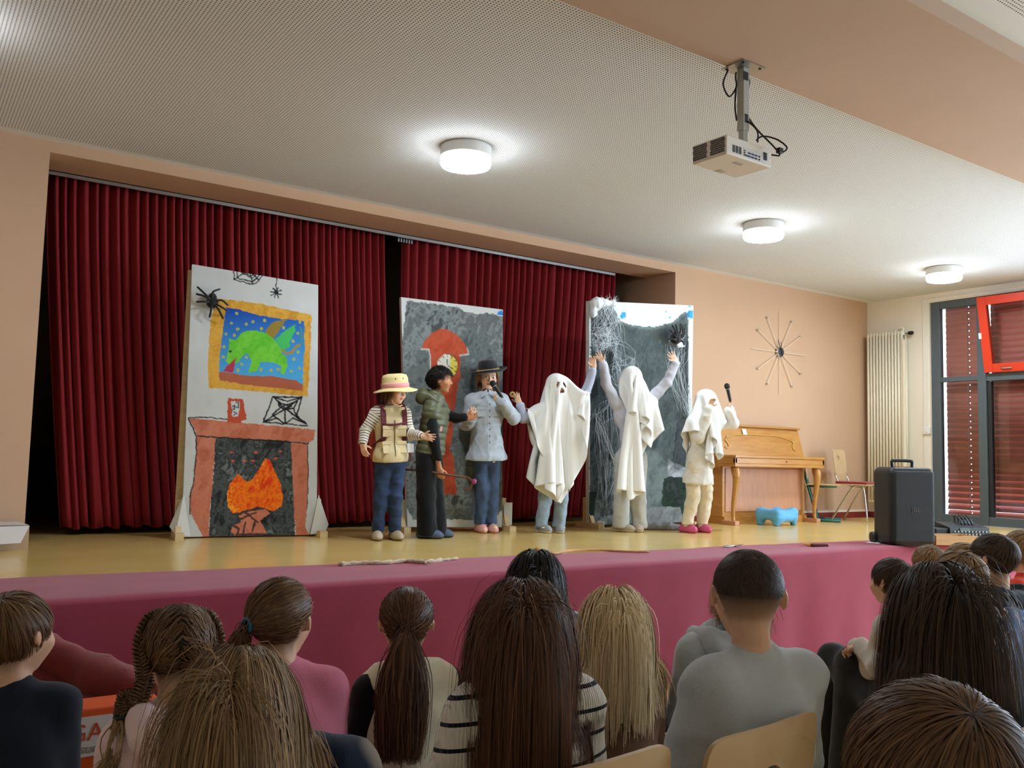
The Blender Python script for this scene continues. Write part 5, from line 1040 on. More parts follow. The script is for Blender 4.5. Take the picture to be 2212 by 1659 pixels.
def braid(J, pts, r0, r1, m, name='braid', turns=9, seed=0):
    P = catmull(pts, 70); d = np.gradient(P, axis=0); d /= np.linalg.norm(d, axis=1)[:, None]; ref = np.array((0.3, 1, 0.1)); s = np.cross(d, ref); s /= np.linalg.norm(s, axis=1)[:, None]; n = np.cross(s, d); t = np.linspace(0, 1, 70); rad = (r0+(r1-r0)*t)[:, None]; r = np.random.default_rng(seed); St = []; Nr = []
    for i in range(3):
        a = 2*math.pi*(t*turns+i/3); c = P+s*np.sin(a)[:, None]*rad+n*np.sin(2*a)[:, None]*rad*.55
        for _ in range(60):
            o = r.normal(0, .36, 2); q = o/np.linalg.norm(o)*min(np.linalg.norm(o), .75); pr = c+(s*q[0]+n*q[1])*rad*.8; St.append(pr); Nr.append(s*q[0]+n*q[1]+1e-3)
    St = np.stack(St); Nr = np.stack(Nr); Nr /= np.linalg.norm(Nr, axis=2, keepdims=True)+1e-9; return ribbons(name, St, Nr, np.full(len(St), .0036), m, J.o, .8)
def rotm(yaw=0, pitch=0, roll=0):
    """columns right, forward, up; yaw turns the forward axis from +y toward +x"""
    y, p, r = (math.radians(a) for a in (yaw, pitch, roll)); f = np.array((math.sin(y)*math.cos(p), math.cos(y)*math.cos(p), math.sin(p))); rt = np.array((math.cos(y), -math.sin(y), 0)); u = np.cross(rt, f); rt2 = rt*math.cos(r)+u*math.sin(r); return np.stack([rt2, f, np.cross(rt2, f)], 1)

# sheets: a small cloth solver that drops a sheet over a figure
def drape(prims, Cn, lat, fwd, w0, w1, f0, f1, h=.026, steps=240, infl=.018, pins=None, seed=0, thick=.0):
    lo = np.min([prim_bb(p)[0] for p in prims], 0)-.12; hi = np.max([prim_bb(p)[1] for p in prims], 0)+.12; vx = .012; n = np.ceil((hi-lo)/vx).astype(int)+1
    g = np.stack(np.meshgrid(*[lo[i]+vx*np.arange(n[i]) for i in range(3)], indexing='ij'), -1).astype(np.float32); D = np.full(n, 1.0, np.float32)
    for p in prims:
        d = prim_eval(p, g); k = p['k']; hh = np.clip(.5+.5*(D-d)/k, 0, 1); D = (D+(d-D)*hh-k*hh*(1-hh)).astype(np.float32)
    D -= infl; G = np.stack(np.gradient(D, vx), -1)
    us = np.arange(w0, w1+h/2, h); vs = np.arange(f0, f1+h/2, h); U, Vv = np.meshgrid(us, vs, indexing='ij'); r = np.random.default_rng(seed)
    P = Cn+U[..., None]*lat+Vv[..., None]*fwd; P = P+r.normal(0, .002, P.shape); P[..., 2] -= .02*(U**2+Vv**2)*4; prev = P.copy(); pin = None
    if pins:
        pin = [(int(round((pu-w0)/h)), int(round((pv-f0)/h)), np.asarray(tg, float)) for pu, pv, tg in pins]
    def con(A, B, L, st):
        d = B-A; l = np.sqrt((d*d).sum(-1, keepdims=True))+1e-9; c = d*((l-L)/l)*.5*st; return c
    def solve(sl1, sl2, L, st):
        c = con(P[sl1], P[sl2], L, st); P[sl1] += c; P[sl2] -= c
    S = slice; rest = np.sqrt(U**2+Vv**2)[..., None]*1.01+.004; ci = (int(round(-w0/h)), int(round(-f0/h)))
    top = Cn.copy()
    for z in np.arange(Cn[2], Cn[2]-.5, -.004):
        ii = np.round((np.array((Cn[0], Cn[1], z))-lo)/vx).astype(int)
        if (ii < n).all() and D[tuple(ii)] < 0: break
        top[2] = z
    def collide(P, prev):
        q = (P-lo)/vx; i = np.clip(np.floor(q).astype(int), 0, n-2); f = q-i; ok = ((q > 0) & (q < n-1)).all(-1); d = 0
        for a in (0, 1):
            for b in (0, 1):
                for c_ in (0, 1): d = d+D[i[..., 0]+a, i[..., 1]+b, i[..., 2]+c_]*(f[..., 0] if a else 1-f[..., 0])*(f[..., 1] if b else 1-f[..., 1])*(f[..., 2] if c_ else 1-f[..., 2])
        pen = ok & (d < 0)
        if pen.any():
            ip = i[pen]; gr = G[ip[:, 0], ip[:, 1], ip[:, 2]]; gr = gr/(np.linalg.norm(gr, axis=-1, keepdims=True)+1e-9); P[pen] -= gr*d[pen][:, None]; prev[pen] = P[pen]-(P[pen]-prev[pen])*.2
    for it in range(steps):
        drop = min(1, it/60); tgt = Cn+(top-Cn)*drop; vel = (P-prev)*.97; prev = P.copy(); P = P+vel; P[..., 2] -= .0011
        for k in range(6):
            for a in (0, 1):
                m = (P.shape[0]-a)//2*2; solve((S(a, a+m, 2), S(None)), (S(a+1, a+m, 2), S(None)), h, 1)
                m = (P.shape[1]-a)//2*2; solve((S(None), S(a, a+m, 2)), (S(None), S(a+1, a+m, 2)), h, 1)
            for a in (0, 1):
                m = (P.shape[0]-a)//2*2; solve((S(a, a+m, 2), S(0, -1)), (S(a+1, a+m, 2), S(1, None)), h*1.4142, .6); solve((S(a, a+m, 2), S(1, None)), (S(a+1, a+m, 2), S(0, -1)), h*1.4142, .6)
            c = con(P[:-2], P[2:], 2*h, .12); P[:-2] += c; P[2:] -= c; c = con(P[:, :-2], P[:, 2:], 2*h, .12); P[:, :-2] += c; P[:, 2:] -= c
            P[ci] = tgt
            if pin:
                for i, j, tg in pin: P[i, j] = tg
            if k in (2, 5): collide(P, prev)
        v = P-P[ci]; l = np.linalg.norm(v, axis=-1, keepdims=True)+1e-9; P = np.where(l > rest, P[ci]+v/l*rest, P); collide(P, prev)
    nu, nv = P.shape[:2]; i = (np.arange(nu-1)[:, None]*nv+np.arange(nv-1)[None, :]).ravel(); F = np.stack([i, i+nv, i+nv+1, i+1], 1)
    return P.reshape(-1, 3), F, U.ravel(), Vv.ravel()
def sheet_obj(J, V, F, holes=(), col=None, name='sheet', m='sheet_white'):
    if len(holes):
        ctr = V[F].mean(1); keep = np.ones(len(F), bool)
        for h, rad in holes: keep &= np.linalg.norm(ctr-h, axis=1) > rad
        F = F[keep]
    o = link(name, mesh_np(name, V, F), m, J.o); s = o.modifiers.new('sub', 'SUBSURF'); s.levels = s.render_levels = 1; t = o.modifiers.new('thick', 'SOLIDIFY'); t.thickness = .003; t.offset = 1; return o
# ------------------------------------------------------------------ the six children on the stage
HF = unit(np.array((math.sin(YAW), math.cos(YAW), 0))); HR = np.array((HF[1], -HF[0], 0))
def facing(a): a = math.radians(a); return -HF*math.cos(a)+HR*math.sin(a)       # 0 looks at the hall's camera side, 90 along the stage to the right
def hyaw(a): v = facing(a); return math.degrees(math.atan2(v[0], v[1]))
def joints(d0, hs=.2, hsz=.75, head=(0, 0, 0), fa=0, feet=None, **px):
    J = Person(); J.hs = hs; J.hsz = hsz; J.gz = ST
    for k, v in px.items(): setattr(J, k, atD(v[0], v[1], d0+(v[2] if len(v) > 2 else 0)))
    J.R = rotm(hyaw(head[0]), head[1], head[2] if len(head) > 2 else 0); J.ftL = facing((feet or (fa, fa))[0]); J.ftR = facing((feet or (fa, fa))[1])
    for s in 'LR': a = getattr(J, 'an'+s); a[2] = max(a[2], ST+.06)
    return J
def stripes_mat(name, base, line, period, duty, axis_attr='s', ribs=0):
    m = mat(name, base, .85, spec=.15, sheen=.15); N = NT(m); a = N.n('ShaderNodeAttribute', attribute_name=axis_attr)
    d = N.n('ShaderNodeMath', operation='DIVIDE'); d.inputs[1].default_value = period; N.l(a.outputs['Fac'], d.inputs[0]); f = N.n('ShaderNodeMath', operation='FRACT'); N.l(d.outputs[0], f.inputs[0]); l = N.n('ShaderNodeMath', operation='LESS_THAN'); l.inputs[1].default_value = duty; N.l(f.outputs[0], l.inputs[0])
    x = N.n('ShaderNodeMix', data_type='RGBA'); N.l(l.outputs[0], x.inputs[0]); x.inputs[6].default_value = (*base, 1); x.inputs[7].default_value = (*line, 1); N.l(x.outputs[2], N.b.inputs['Base Color'])
    if ribs:
        a2 = N.n('ShaderNodeAttribute', attribute_name='u'); mm = N.n('ShaderNodeMath', operation='MULTIPLY'); mm.inputs[1].default_value = 6.2832/ribs; N.l(a2.outputs['Fac'], mm.inputs[0]); sn = N.n('ShaderNodeMath', operation='SINE'); N.l(mm.outputs[0], sn.inputs[0]); bp = N.n('ShaderNodeBump'); bp.inputs['Strength'].default_value = .6; bp.inputs['Distance'].default_value = .003; N.l(sn.outputs[0], bp.inputs['Height']); N.l(bp.outputs[0], N.b.inputs['Normal'])
    return m
def stripe_attr(J, wob=0):
    def f(V):
        s = (V-J.S)@J.T[:, 2]; u = (V-J.S)@J.T[:, 0]
        for q in 'LR':
            sh, el, wr = (getattr(J, k+q) for k in ('sh', 'el', 'wr'))
            for a, b, o in ((sh, el, 0), (el, wr, np.linalg.norm(el-sh))):
                ab = b-a; t = ((V-a)@ab)/(ab@ab); dd = np.linalg.norm(V-a-np.clip(t, 0, 1)[:, None]*ab, axis=1); k = (dd < .062) & (t > (.12 if o == 0 else 0)) & (np.abs((V-J.S)@J.T[:, 0]) > .9*np.linalg.norm(J.shR-J.shL)/2); s = np.where(k, -(t*np.linalg.norm(ab)+o), s)
        return {'s': s+5+wob*np.sin(u*18), 'u': u}
    return f
def lathe_hat(J, prof, m, name, nr=40, wav=0, tilt=(0, 0), up=.3, sx=1.0, sy=1.12):
    """prof: (radius, height) over the head, in metres"""
    R = J.R@rotm(0, tilt[0], tilt[1]); c = J.hc+J.R[:, 2]*J.hs*up; V = []
    for r, h in prof:
        for k in range(nr):
            a = 2*math.pi*k/nr; V.append(c+R@np.array((math.cos(a)*r*sx, math.sin(a)*r*sy, h+wav*max(0, r-.085)*10*math.sin(a*3+.6))))
    n = len(prof); i = (np.arange(n-1)[:, None]*nr+np.arange(nr)[None, :]).ravel(); j = (np.arange(n-1)[:, None]*nr+(np.arange(nr)[None, :]+1) % nr).ravel(); F = np.stack([i, j, j+nr, i+nr], 1)
    o = link(name, mesh_np(name, V, F), m, J.o); s = o.modifiers.new('t', 'SOLIDIFY'); s.thickness = .004; return o, c, R
SKIN = np.array(rgb(232, 184, 152)); SKIN_W = np.array(rgb(198, 138, 100)); SKIN_P = np.array(rgb(238, 196, 168))
hair_mat('hair_brown', rgb(58, 38, 24), rgb(84, 56, 36), rgb(128, 92, 60)); hair_mat('hair_black', rgb(14, 11, 10), rgb(24, 19, 17), rgb(46, 36, 30)); hair_mat('hair_darkblond', rgb(120, 90, 56), rgb(160, 124, 82), rgb(204, 170, 124))
mat('denim_dark', rgb(38, 58, 92), .85, var=.25, vscale=14, bump=.3, bscale=400); 

def patch(J, name, c, u, v, n, hu, hv, m, th=.006, bev=.006):
    """small sewn-on panel lying on a garment"""
    return MB().obox(np.asarray(c), unit(u)*hu, unit(v)*hv, unit(n)*th).build(name, m, J.o, bevel=bev)
def on_body(J, prims, infl, u, h):
    """point on the front of a garment: u along the right axis, h along the spine from the shoulders; returns point and normal"""
    T = J.T; lo, hi = 0.0, .4
    base = J.S+T[:, 0]*u+T[:, 2]*h
    for _ in range(26):
        mid = (lo+hi)/2; d = sdf_at(prims, (base+T[:, 1]*mid)[None], infl)[0]
        if d < 0: lo = mid
        else: hi = mid
    p = base+T[:, 1]*lo; e = 1e-3; n = unit([sdf_at(prims, (p+np.eye(3)[i]*e)[None])[0]-sdf_at(prims, (p-np.eye(3)[i]*e)[None])[0] for i in range(3)]); return p, n

# --- child in the bucket hat and explorer vest
d0 = depth(onZ(838, 1166, ST))
J = joints(d0, .2, .74, (58, -4), 20, (30, 10), hc=(853, 846), nb=(846, 880), shL=(874, 893, .05), shR=(815, 891, -.05), elL=(886, 938, .02), elR=(788, 930, -.08), wrL=(912, 942, -.1), wrR=(783, 958, -.14), hipL=(858, 998, .03), hipR=(829, 998, -.02), knL=(853, 1078, 0), knR=(822, 1082, -.03), anL=(853, 1152, .02), anR=(815, 1156, -.02))
J.handL = (facing(85)+np.array((0, 0, -.15)), (0, 0, 1.), .25, .2); J.handR = (np.array((0, 0, -1.))+facing(20)*.25+HR*.2, facing(60), .35, .2)
person('child in cream bucket hat and khaki vest with a maroon backpack', J, SKIN, rgb(70, 44, 26), .006, .93)
hair_long(J, MATS['hair_brown'], 1300, .17, 21, 10, .010, .003, .004, .4, lenvar=.3)
stripes_mat('stripe_tee', rgb(226, 216, 198), rgb(44, 40, 44), .021, .26)
cloth_part('striped_shirt', J, top_prims(J, .95), rgb(226, 216, 198), .008, .0075, [(J.H-J.T[:, 2]*.02, -J.T[:, 2])], (.008, 48, 2), 'stripe_tee', attrs=stripe_attr(J))
mat('vest_cream', rgb(222, 202, 156), .85, var=.05, vscale=30, bump=.3, bscale=260); mat('vest_seam', rgb(92, 78, 52), .8); mat('strap_maroon', rgb(98, 36, 44), .8, bump=.3, bscale=200); mat('pack_red', rgb(176, 66, 44), .75, var=.1)
vp = [dict(p) for p in J.torso]+[C_(J.nb+J.T[:, 0]*.05, J.shR-J.T[:, 0]*.02, .045, .042, k=.03), C_(J.nb-J.T[:, 0]*.05, J.shL+J.T[:, 0]*.02, .045, .042, k=.03), E_(J.H+J.T[:, 2]*.05, (.118, .095, .08), J.T, .05)]
vest = cloth_part('vest', J, vp, rgb(222, 202, 156), .017, .007, [(J.H-J.T[:, 2]*-.005, -J.T[:, 2]), (J.nb+J.T[:, 2]*.004, J.T[:, 2])], (.010, 46, 5), 'vest_cream')
for u in (-.055, .055):
    for h, hv in ((-.14, .04), (-.265, .045)):
        p, n = on_body(J, vp, .017, u, h); pk = patch(J, 'vest_pocket', p, J.T[:, 0], np.cross(n, J.T[:, 0]), n, .04, hv, 'vest_cream', .006); 
        q, n2 = on_body(J, vp, .017, u, h+hv*.8); f = patch(J, 'pocket_flap', q+n2*.004, J.T[:, 0], np.cross(n2, J.T[:, 0]), n2, .042, .015, 'vest_cream', .006)
zp = [on_body(J, vp, .019, 0.0, h)[0] for h in np.linspace(-.05, -.33, 10)]; MB().tube(zp, .0035, 6).build('zip', 'vest_seam', J.o)
for s in (-1, 1):
    pts = [on_body(J, vp, .022, s*.085, h)[0] for h in np.linspace(-.0, -.2, 8)]; pts = [J.S+J.T[:, 0]*s*.085+J.T[:, 2]*.062-J.T[:, 1]*.03]+[J.S+J.T[:, 0]*s*.085+J.T[:, 2]*.062+J.T[:, 1]*.03]+pts+[J.S+J.T[:, 0]*s*.135-J.T[:, 2]*.26-J.T[:, 1]*.02]
    P = catmull(pts, 22); mb = MB()
    for a, b in zip(P[:-1], P[1:]):
        t = unit(b-a); mb.obox((a+b)/2, t*np.linalg.norm(b-a)*.56, unit(np.cross(t, J.T[:, 1]+1e-3))*.02, unit(np.cross(t, np.cross(t, J.T[:, 1]+1e-3)))*.005)
    mb.build('backpack_strap', 'strap_maroon', J.o)
a, na = on_body(J, vp, .024, -.08, -.075); b, nb_ = on_body(J, vp, .024, .08, -.085); MB().tube(catmull([a, on_body(J, vp, .026, 0, -.085)[0], b], 9), .009, 6).build('chest_strap', 'strap_maroon', J.o)
bk = [E_(J.S-J.T[:, 2]*.2-J.T[:, 1]*.13, (.12, .07, .19), J.T, .03), B_(J.S-J.T[:, 2]*.28-J.T[:, 1]*.15, (.12, .06, .1), J.T, .04, .03)]
cloth_part('backpack', J, bk, rgb(176, 66, 44), 0, .009, (), (.004, 50, 9), 'pack_red')
patch(J, 'belt_pouch', on_body(J, vp, .03, -.105, -.27)[0]+J.T[:, 1]*.01-J.T[:, 0]*.02, J.T[:, 0], J.T[:, 2], J.T[:, 1], .028, .036, 'plastic_white', .016, .008); patch(J, 'pouch_strap', on_body(J, vp, .03, -.105, -.34)[0]-J.T[:, 0]*.02, J.T[:, 0], J.T[:, 2], J.T[:, 1], .008, .035, 'strap_maroon', .003, .001)
cloth_part('jeans', J, leg_prims(J, .066, .05, .04), rgb(38, 58, 92), .006, .008, [(J.anL+[0, 0, .0], (0, 0, -1)), (J.H+J.T[:, 2]*.05, J.T[:, 2])], (.011, 42, 4), 'denim_dark')
for s in 'LR': cloth_part('sock', J, [C_(getattr(J, 'an'+s)-[0, 0, .03], getattr(J, 'an'+s)+[0, 0, .02], .033, .034)], rgb(150, 190, 120), 0, .006, (), None); shoe(J, s, rgb(176, 158, 132), 'slipper', .2, .043, .045, rgb(120, 106, 88))
mat('hat_cream', rgb(232, 208, 150), .85, var=.05, vscale=25, bump=.2, bscale=300); mat('hat_pink', rgb(232, 156, 160), .8)
o, c, R = lathe_hat(J, [(.004, .105), (.05, .104), (.082, .095), (.092, .07), (.095, .0), (.105, -.008), (.135, -.022), (.16, -.03)], 'hat_cream', 'bucket_hat', wav=.008, tilt=(4, -8), up=.16)
o2, _, _ = lathe_hat(J, [(.0955, .034), (.0985, .03), (.0985, .006), (.0965, .002)], 'hat_pink', 'hat_band', tilt=(4, -8), up=.16)
for a in (40, 75, 200, 320):
    p = c+R@np.array((math.cos(math.radians(a))*.093, math.sin(math.radians(a))*.104, .07)); MB().sphere(p, .006, 8, 5).build('eyelet', 'plastic_black', J.o)
for s in (-1, 1):
    e = J.hc+J.R@np.array((s*.145, .42, .01))*J.hs; MB().tube([e+J.R@np.array((math.cos(a)*.021, 0, math.sin(a)*.017)) for a in np.linspace(0, 6.283, 17)], .0016, 6).build('glasses_rim', 'metal_grey', J.o); MB().tube([e+J.R@np.array((s*.021, 0, 0)), J.hc+J.R@np.array((s*.39, .0, .02))*J.hs], .0014, 5).build('glasses_temple', 'metal_grey', J.o)
MB().tube(catmull([J.hc+J.R@np.array((.33, .05, .0))*J.hs, J.hc+J.R@np.array((.28, .15, -.4))*J.hs, J.hc+J.R@np.array((.05, .3, -.55))*J.hs, J.hc+J.R@np.array((-.2, .25, -.5))*J.hs], 12), .005, 6).build('chin_cord', 'hat_cream', J.o)

# --- boy in the olive puffer vest
d0 = depth(onZ(938, 1162, ST))
J = joints(d0, .205, .76, (88, 0), 95, (92, 84), hc=(951, 822, .02), nb=(938, 864), shR=(931, 893, -.1), shL=(953, 890, .12), elR=(938, 952, -.13), elL=(985, 903, .14), wrR=(949, 1010, -.1), wrL=(1004, 901, .08), hipR=(921, 985, -.06), hipL=(935, 985, .06), knR=(920, 1070, -.06), knL=(939, 1070, .06), anR=(922, 1148, -.06), anL=(944, 1146, .06))
J.handR = (np.array((0, 0, -1.))+HR*.15, HR*1.0-HF*.2, .75, .05); J.handL = (HR*1.0+np.array((0, 0, .05)), (0, 0, 1.), .35, .15)
person('boy in olive puffer vest and black trousers holding a walking cane', J, SKIN_W, rgb(20, 15, 13), .006, .95)
hair_short(J, MATS['hair_black'], 3400, .05, 31, 9, 1.1, .003, fwd=.2, messy=.6, curl=.011, clump=.5)
cloth_part('black_shirt', J, top_prims(J, .98, 1.0), rgb(22, 22, 26), .007, .008, [(J.H-J.T[:, 2]*.02, -J.T[:, 2])], (.004, 60, 6))
mat('olive_nylon', rgb(88, 90, 62), .5, var=.08, vscale=10, bump=.2, bscale=60)
vp = [dict(p) for p in J.torso]+[C_(J.nb, J.shR-J.T[:, 0]*.01, .05, .05, k=.03), C_(J.nb, J.shL+J.T[:, 0]*.01, .05, .05, k=.03)]
def puff(J, step=.052, amp=.008):
    def f(P): s = ((P-J.S)@J.T[:, 2])/step; return -amp*(np.abs(np.sin(math.pi*s))**.6-.5)+folds(.003, 60, 8)(P)
    return f
V, F = surf(vp, .007, .026, [(J.H+J.T[:, 2]*.02, -J.T[:, 2])], puff(J)); link('puffer_vest', mesh_np('puffer_vest', V, F), 'olive_nylon', J.o)
hd = [C_(J.nb-J.T[:, 1]*.085+J.T[:, 2]*.0-J.T[:, 0]*.06, J.nb-J.T[:, 1]*.085+J.T[:, 0]*.06, .05, .05, k=.03), C_(J.nb-J.T[:, 1]*.07+J.T[:, 2]*.035-J.T[:, 0]*.07, J.nb+J.T[:, 1]*.05-J.T[:, 2]*.01-J.T[:, 0]*.07, .032, .024, k=.03), C_(J.nb-J.T[:, 1]*.07+J.T[:, 2]*.035+J.T[:, 0]*.07, J.nb+J.T[:, 1]*.05-J.T[:, 2]*.01+J.T[:, 0]*.07, .032, .024, k=.03), C_(J.nb-J.T[:, 1]*.09+J.T[:, 2]*.05-J.T[:, 0]*.04, J.nb-J.T[:, 1]*.09+J.T[:, 2]*.05+J.T[:, 0]*.04, .03, .03, k=.03)]
cloth_part('hood', J, hd, rgb(88, 90, 62), .004, .007, (), (.005, 60, 11), 'olive_nylon')
mat('badge', rgb(190, 150, 140), .6, var=.5, vscale=60); p, nn_ = on_body(J, vp, .03, .085, -.12); patch(J, 'sewn_badge', p, np.cross(nn_, J.T[:, 2]), J.T[:, 2], nn_, .013, .02, 'badge', .003, .001)
V, F = surf(leg_prims(J, .078, .072, .078), .008, .004, [(J.anL-[0, 0, .035], (0, 0, -1)), (J.H+J.T[:, 2]*.06, J.T[:, 2])], folds(.009, 34, 3)); link('wide_trousers', mesh_np('wide_trousers', V, F, col=np.tile(rgb(20, 20, 23), (len(V), 1))), 'fabric', J.o)
for s in 'LR': shoe(J, s, rgb(78, 92, 112), 'slipper', .22, .045, .045, rgb(50, 56, 64), ank=0)
# the cane he holds
mat('cane_wood', rgb(96, 52, 30), .4, var=.2, vscale=20); mat('purple_glass', rgb(150, 50, 110), .2, coat=.5)
dc = d0-.1; t = thing('walking_cane', 'brown walking cane with a purple knob held level by the boy', 'cane'); q = lambda x, y, o=0: atD(x, y, dc+o)
MB().tube(catmull([q(872, 1014, .03), q(915, 1017, .0), q(957, 1024, -.02), q(990, 1029, -.02), q(1008, 1031, -.02), q(1017, 1037, -.02), q(1019, 1046, -.02), q(1014, 1055, -.02), q(1003, 1060, -.02)], 40), .0085, 9).build('cane_shaft', 'cane_wood', t, smooth=True)
MB().sphere(q(1024, 1040, -.02), .022, 12, 8).build('cane_knob', 'purple_glass', t, smooth=True)

# --- child in the black hat and pale denim shirt, speaking into a microphone
d0 = depth(onZ(1048, 1150, ST))
J = joints(d0, .215, .76, (14, -14), 12, (18, 25), hc=(1054, 813, 0), nb=(1052, 850), shR=(1020, 866, -.02), shL=(1084, 864, .03), elR=(1006, 918, .0), elL=(1110, 905, .0), wrR=(1017, 904, -.16), wrL=(1084, 869, -.17), hipR=(1036, 985, 0), hipL=(1065, 984, .02), knR=(1043, 1058, -.01), knL=(1064, 1056, .02), anR=(1037, 1134, 0), anL=(1062, 1130, .03))
J.handL = (np.array((0, 0, .55))-HR*.9, np.array((0, 0, .7))-HF*.6+HR*.3, 1.05, .02, .8); J.handR = (np.array((0, 0, .75))+HR*.25-HF*.35, HR*-.5+np.array((0, 0, .3)), .5, .2)
person('child in black hat and pale denim shirt speaking into a microphone', J, SKIN_P, rgb(150, 116, 78), .006, 1.0, lip=rgb(196, 110, 104))
hair_long(J, MATS['hair_darkblond'], 1500, .15, 41, 10, .010, .003, .003, .3, lenvar=.2, lo=None)
mat('denim_pale', rgb(176, 184, 192), .85, var=.08, vscale=30, bump=.35, bscale=320); mat('button_dark', rgb(60, 60, 66), .4)
sp = top_prims(J, 1.0, 1.14, flare=.012, wrist_r=.034); sp += [E_(J.H+J.T[:, 2]*.0, (.13, .1, .1), J.T, .05), E_(J.H+J.T[:, 2]*.12, (.125, .095, .12), J.T, .05)]
cloth_part('denim_shirt', J, sp, rgb(176, 184, 192), .014, .0065, [(J.H-J.T[:, 2]*.035, -J.T[:, 2]), (J.nb+J.T[:, 2]*.02, J.T[:, 2])], (.013, 46, 13), 'denim_pale')
for h in np.linspace(-.03, -.36, 7): p, n = on_body(J, sp, .015, -.01, h); MB().sphere(p, .0055, 8, 5).build('button', 'button_dark', J.o)
MB().tube([on_body(J, sp, .015, .008, h)[0] for h in np.linspace(.0, -.4, 12)], .003, 5).build('placket_seam', 'denim_pale', J.o)
for u in (-.07, .065): p, n = on_body(J, sp, .014, u, -.1); patch(J, 'chest_pocket', p, J.T[:, 0], np.cross(n, J.T[:, 0]), n, .035, .04, 'denim_pale', .004); p, n = on_body(J, sp, .017, u, -.068); patch(J, 'pocket_flap', p, J.T[:, 0], np.cross(n, J.T[:, 0]), n, .037, .014, 'denim_pale', .004)
for s in (-1, 1): p = J.nb+J.T[:, 0]*s*.035+J.T[:, 1]*.055+J.T[:, 2]*.0; patch(J, 'collar', p, J.T[:, 0]*.8-J.T[:, 2]*s*.5, J.T[:, 1]*.35-J.T[:, 2]*.8, J.T[:, 1]+J.T[:, 2]*.4, .034, .024, 'denim_pale', .004, .003)
cloth_part('red_undershirt', J, [C_(J.nb-J.T[:, 2]*.02, J.nb+J.T[:, 2]*.004+J.T[:, 1]*.01, .052, .05)], rgb(88, 30, 44), 0, .007, (), None)
cloth_part('jeans', J, leg_prims(J, .064, .052, .044), rgb(60, 80, 108), .006, .008, [(J.anL+[0, 0, -.01], (0, 0, -1)), (J.H+J.T[:, 2]*.05, J.T[:, 2])], (.010, 44, 14), m=mat('denim_mid', rgb(66, 86, 116), .85, var=.25, vscale=16, bump=.3, bscale=400))
for s in 'LR': shoe(J, s, rgb(222, 160, 156), 'clog', .19, .046, .05, rgb(200, 140, 140), ank=0)
mat('felt_black', rgb(20, 20, 22), .9, sheen=.2); mat('hat_trim', rgb(170, 140, 90), .5, var=.5, vscale=90)
o, c, R = lathe_hat(J, [(.004, .10), (.045, .103), (.075, .09), (.088, .05), (.094, .0), (.108, -.006), (.14, .0), (.163, .014), (.166, .022)], 'felt_black', 'felt_hat', wav=-.006, tilt=(6, -10), up=.19)
lathe_hat(J, [(.0935, .026), (.097, .022), (.0985, .006), (.096, .003)], 'hat_trim', 'hat_band', tilt=(6, -10), up=.19)
def microphone(label, a, b, body_m='plastic_black', ring=None):
    t = thing('microphone', label, 'microphone'); ax = unit(b-a); M3 = np.stack([unit(np.cross(ax, (.3, .2, .9))), unit(np.cross(ax, np.cross(ax, (.3, .2, .9)))), ax], 1); L = np.linalg.norm(b-a)
    MB().lathe([(.011, 0), (.0145, .02), (.017, L-.05), (.018, L-.045)], a, 14, M=M3).build('handle', body_m, t, smooth=True); MB().lathe([(.012, L-.05), (.022, L-.042), (.0265, L-.02), (.0245, L-.004), (.012, L+.008), (.002, L+.01)], a, 16, M=M3).build('mesh_head', 'mic_mesh', t, smooth=True); MB().lathe([(.0185, L-.05), (.02, L-.046), (.0185, L-.042)], a, 14, M=M3).build('ring', ring or 'metal_grey', t, smooth=True)
mat('mic_mesh', rgb(26, 26, 28), .5, metal=.4, bump=.8, bscale=900); mat('mic_green', rgb(18, 34, 26), .3, coat=.4)
microphone('black microphone held to the mouth of the child in the black hat', atD(1087, 862, d0-.19), atD(1062, 825, d0-.16), 'mic_green')

# --- the three ghosts under white sheets
ms = mat('sheet_white', rgb(246, 246, 242), .9, bump=.15, bscale=300, spec=.15, sheen=.1)
def sheet(J, prims, drop, w0, w1, f0, f1, name='sheet', holes=(), lat=None, fwd=None, seed=1, pins=None, steps=240, h=.026):
    lat = J.T[:, 0] if lat is None else lat; fwd = J.T[:, 1] if fwd is None else fwd; lat = unit(lat*np.array((1, 1, 0))); fwd = unit(fwd*np.array((1, 1, 0))); fwd = unit(fwd-lat*(fwd@lat))
    Cn = J.hc+np.array((0, 0, J.hs*.5+drop)); V, F, U, Vv = drape(prims, Cn, lat, fwd, w0, w1, f0, f1, h=h, steps=steps, pins=pins, seed=seed); return sheet_obj(J, V, F, holes, name=name)
# ghost with one arm raised
d0 = depth(onZ(1190, 1150, ST))
J = joints(d0, .205, .76, (24, 0), 15, (10, 40), hc=(1202, 834), nb=(1198, 874), shR=(1165, 890, -.02), shL=(1231, 886, .03), elR=(1132, 905, -.06), elL=(1266, 845, .03), wrR=(1122, 872, -.1), wrL=(1283, 795, .03), hipR=(1180, 1000, -.01), hipL=(1214, 999, .02), knR=(1177, 1078, -.02), knL=(1213, 1078, .02), anR=(1170, 1140, -.02), anL=(1207, 1138, .02))
J.handR = (np.array((0, 0, 1.))-HR*.4-HF*.1, HR*-1.+np.array((0, 0, .2)), .3, .25); J.handL = (np.array((0, 0, 1.))-HR*.15, HR*-1., .3, .25)
person('ghost child with one arm raised, holding up a small ring in the other', J, SKIN, rgb(60, 40, 30), .006, .96, lip=rgb(190, 70, 70))
cloth_part('grey_sweater', J, top_prims(J, .94), rgb(178, 184, 204), .008, .009, [(J.H-J.T[:, 2]*.02, -J.T[:, 2])], (.009, 44, 16))
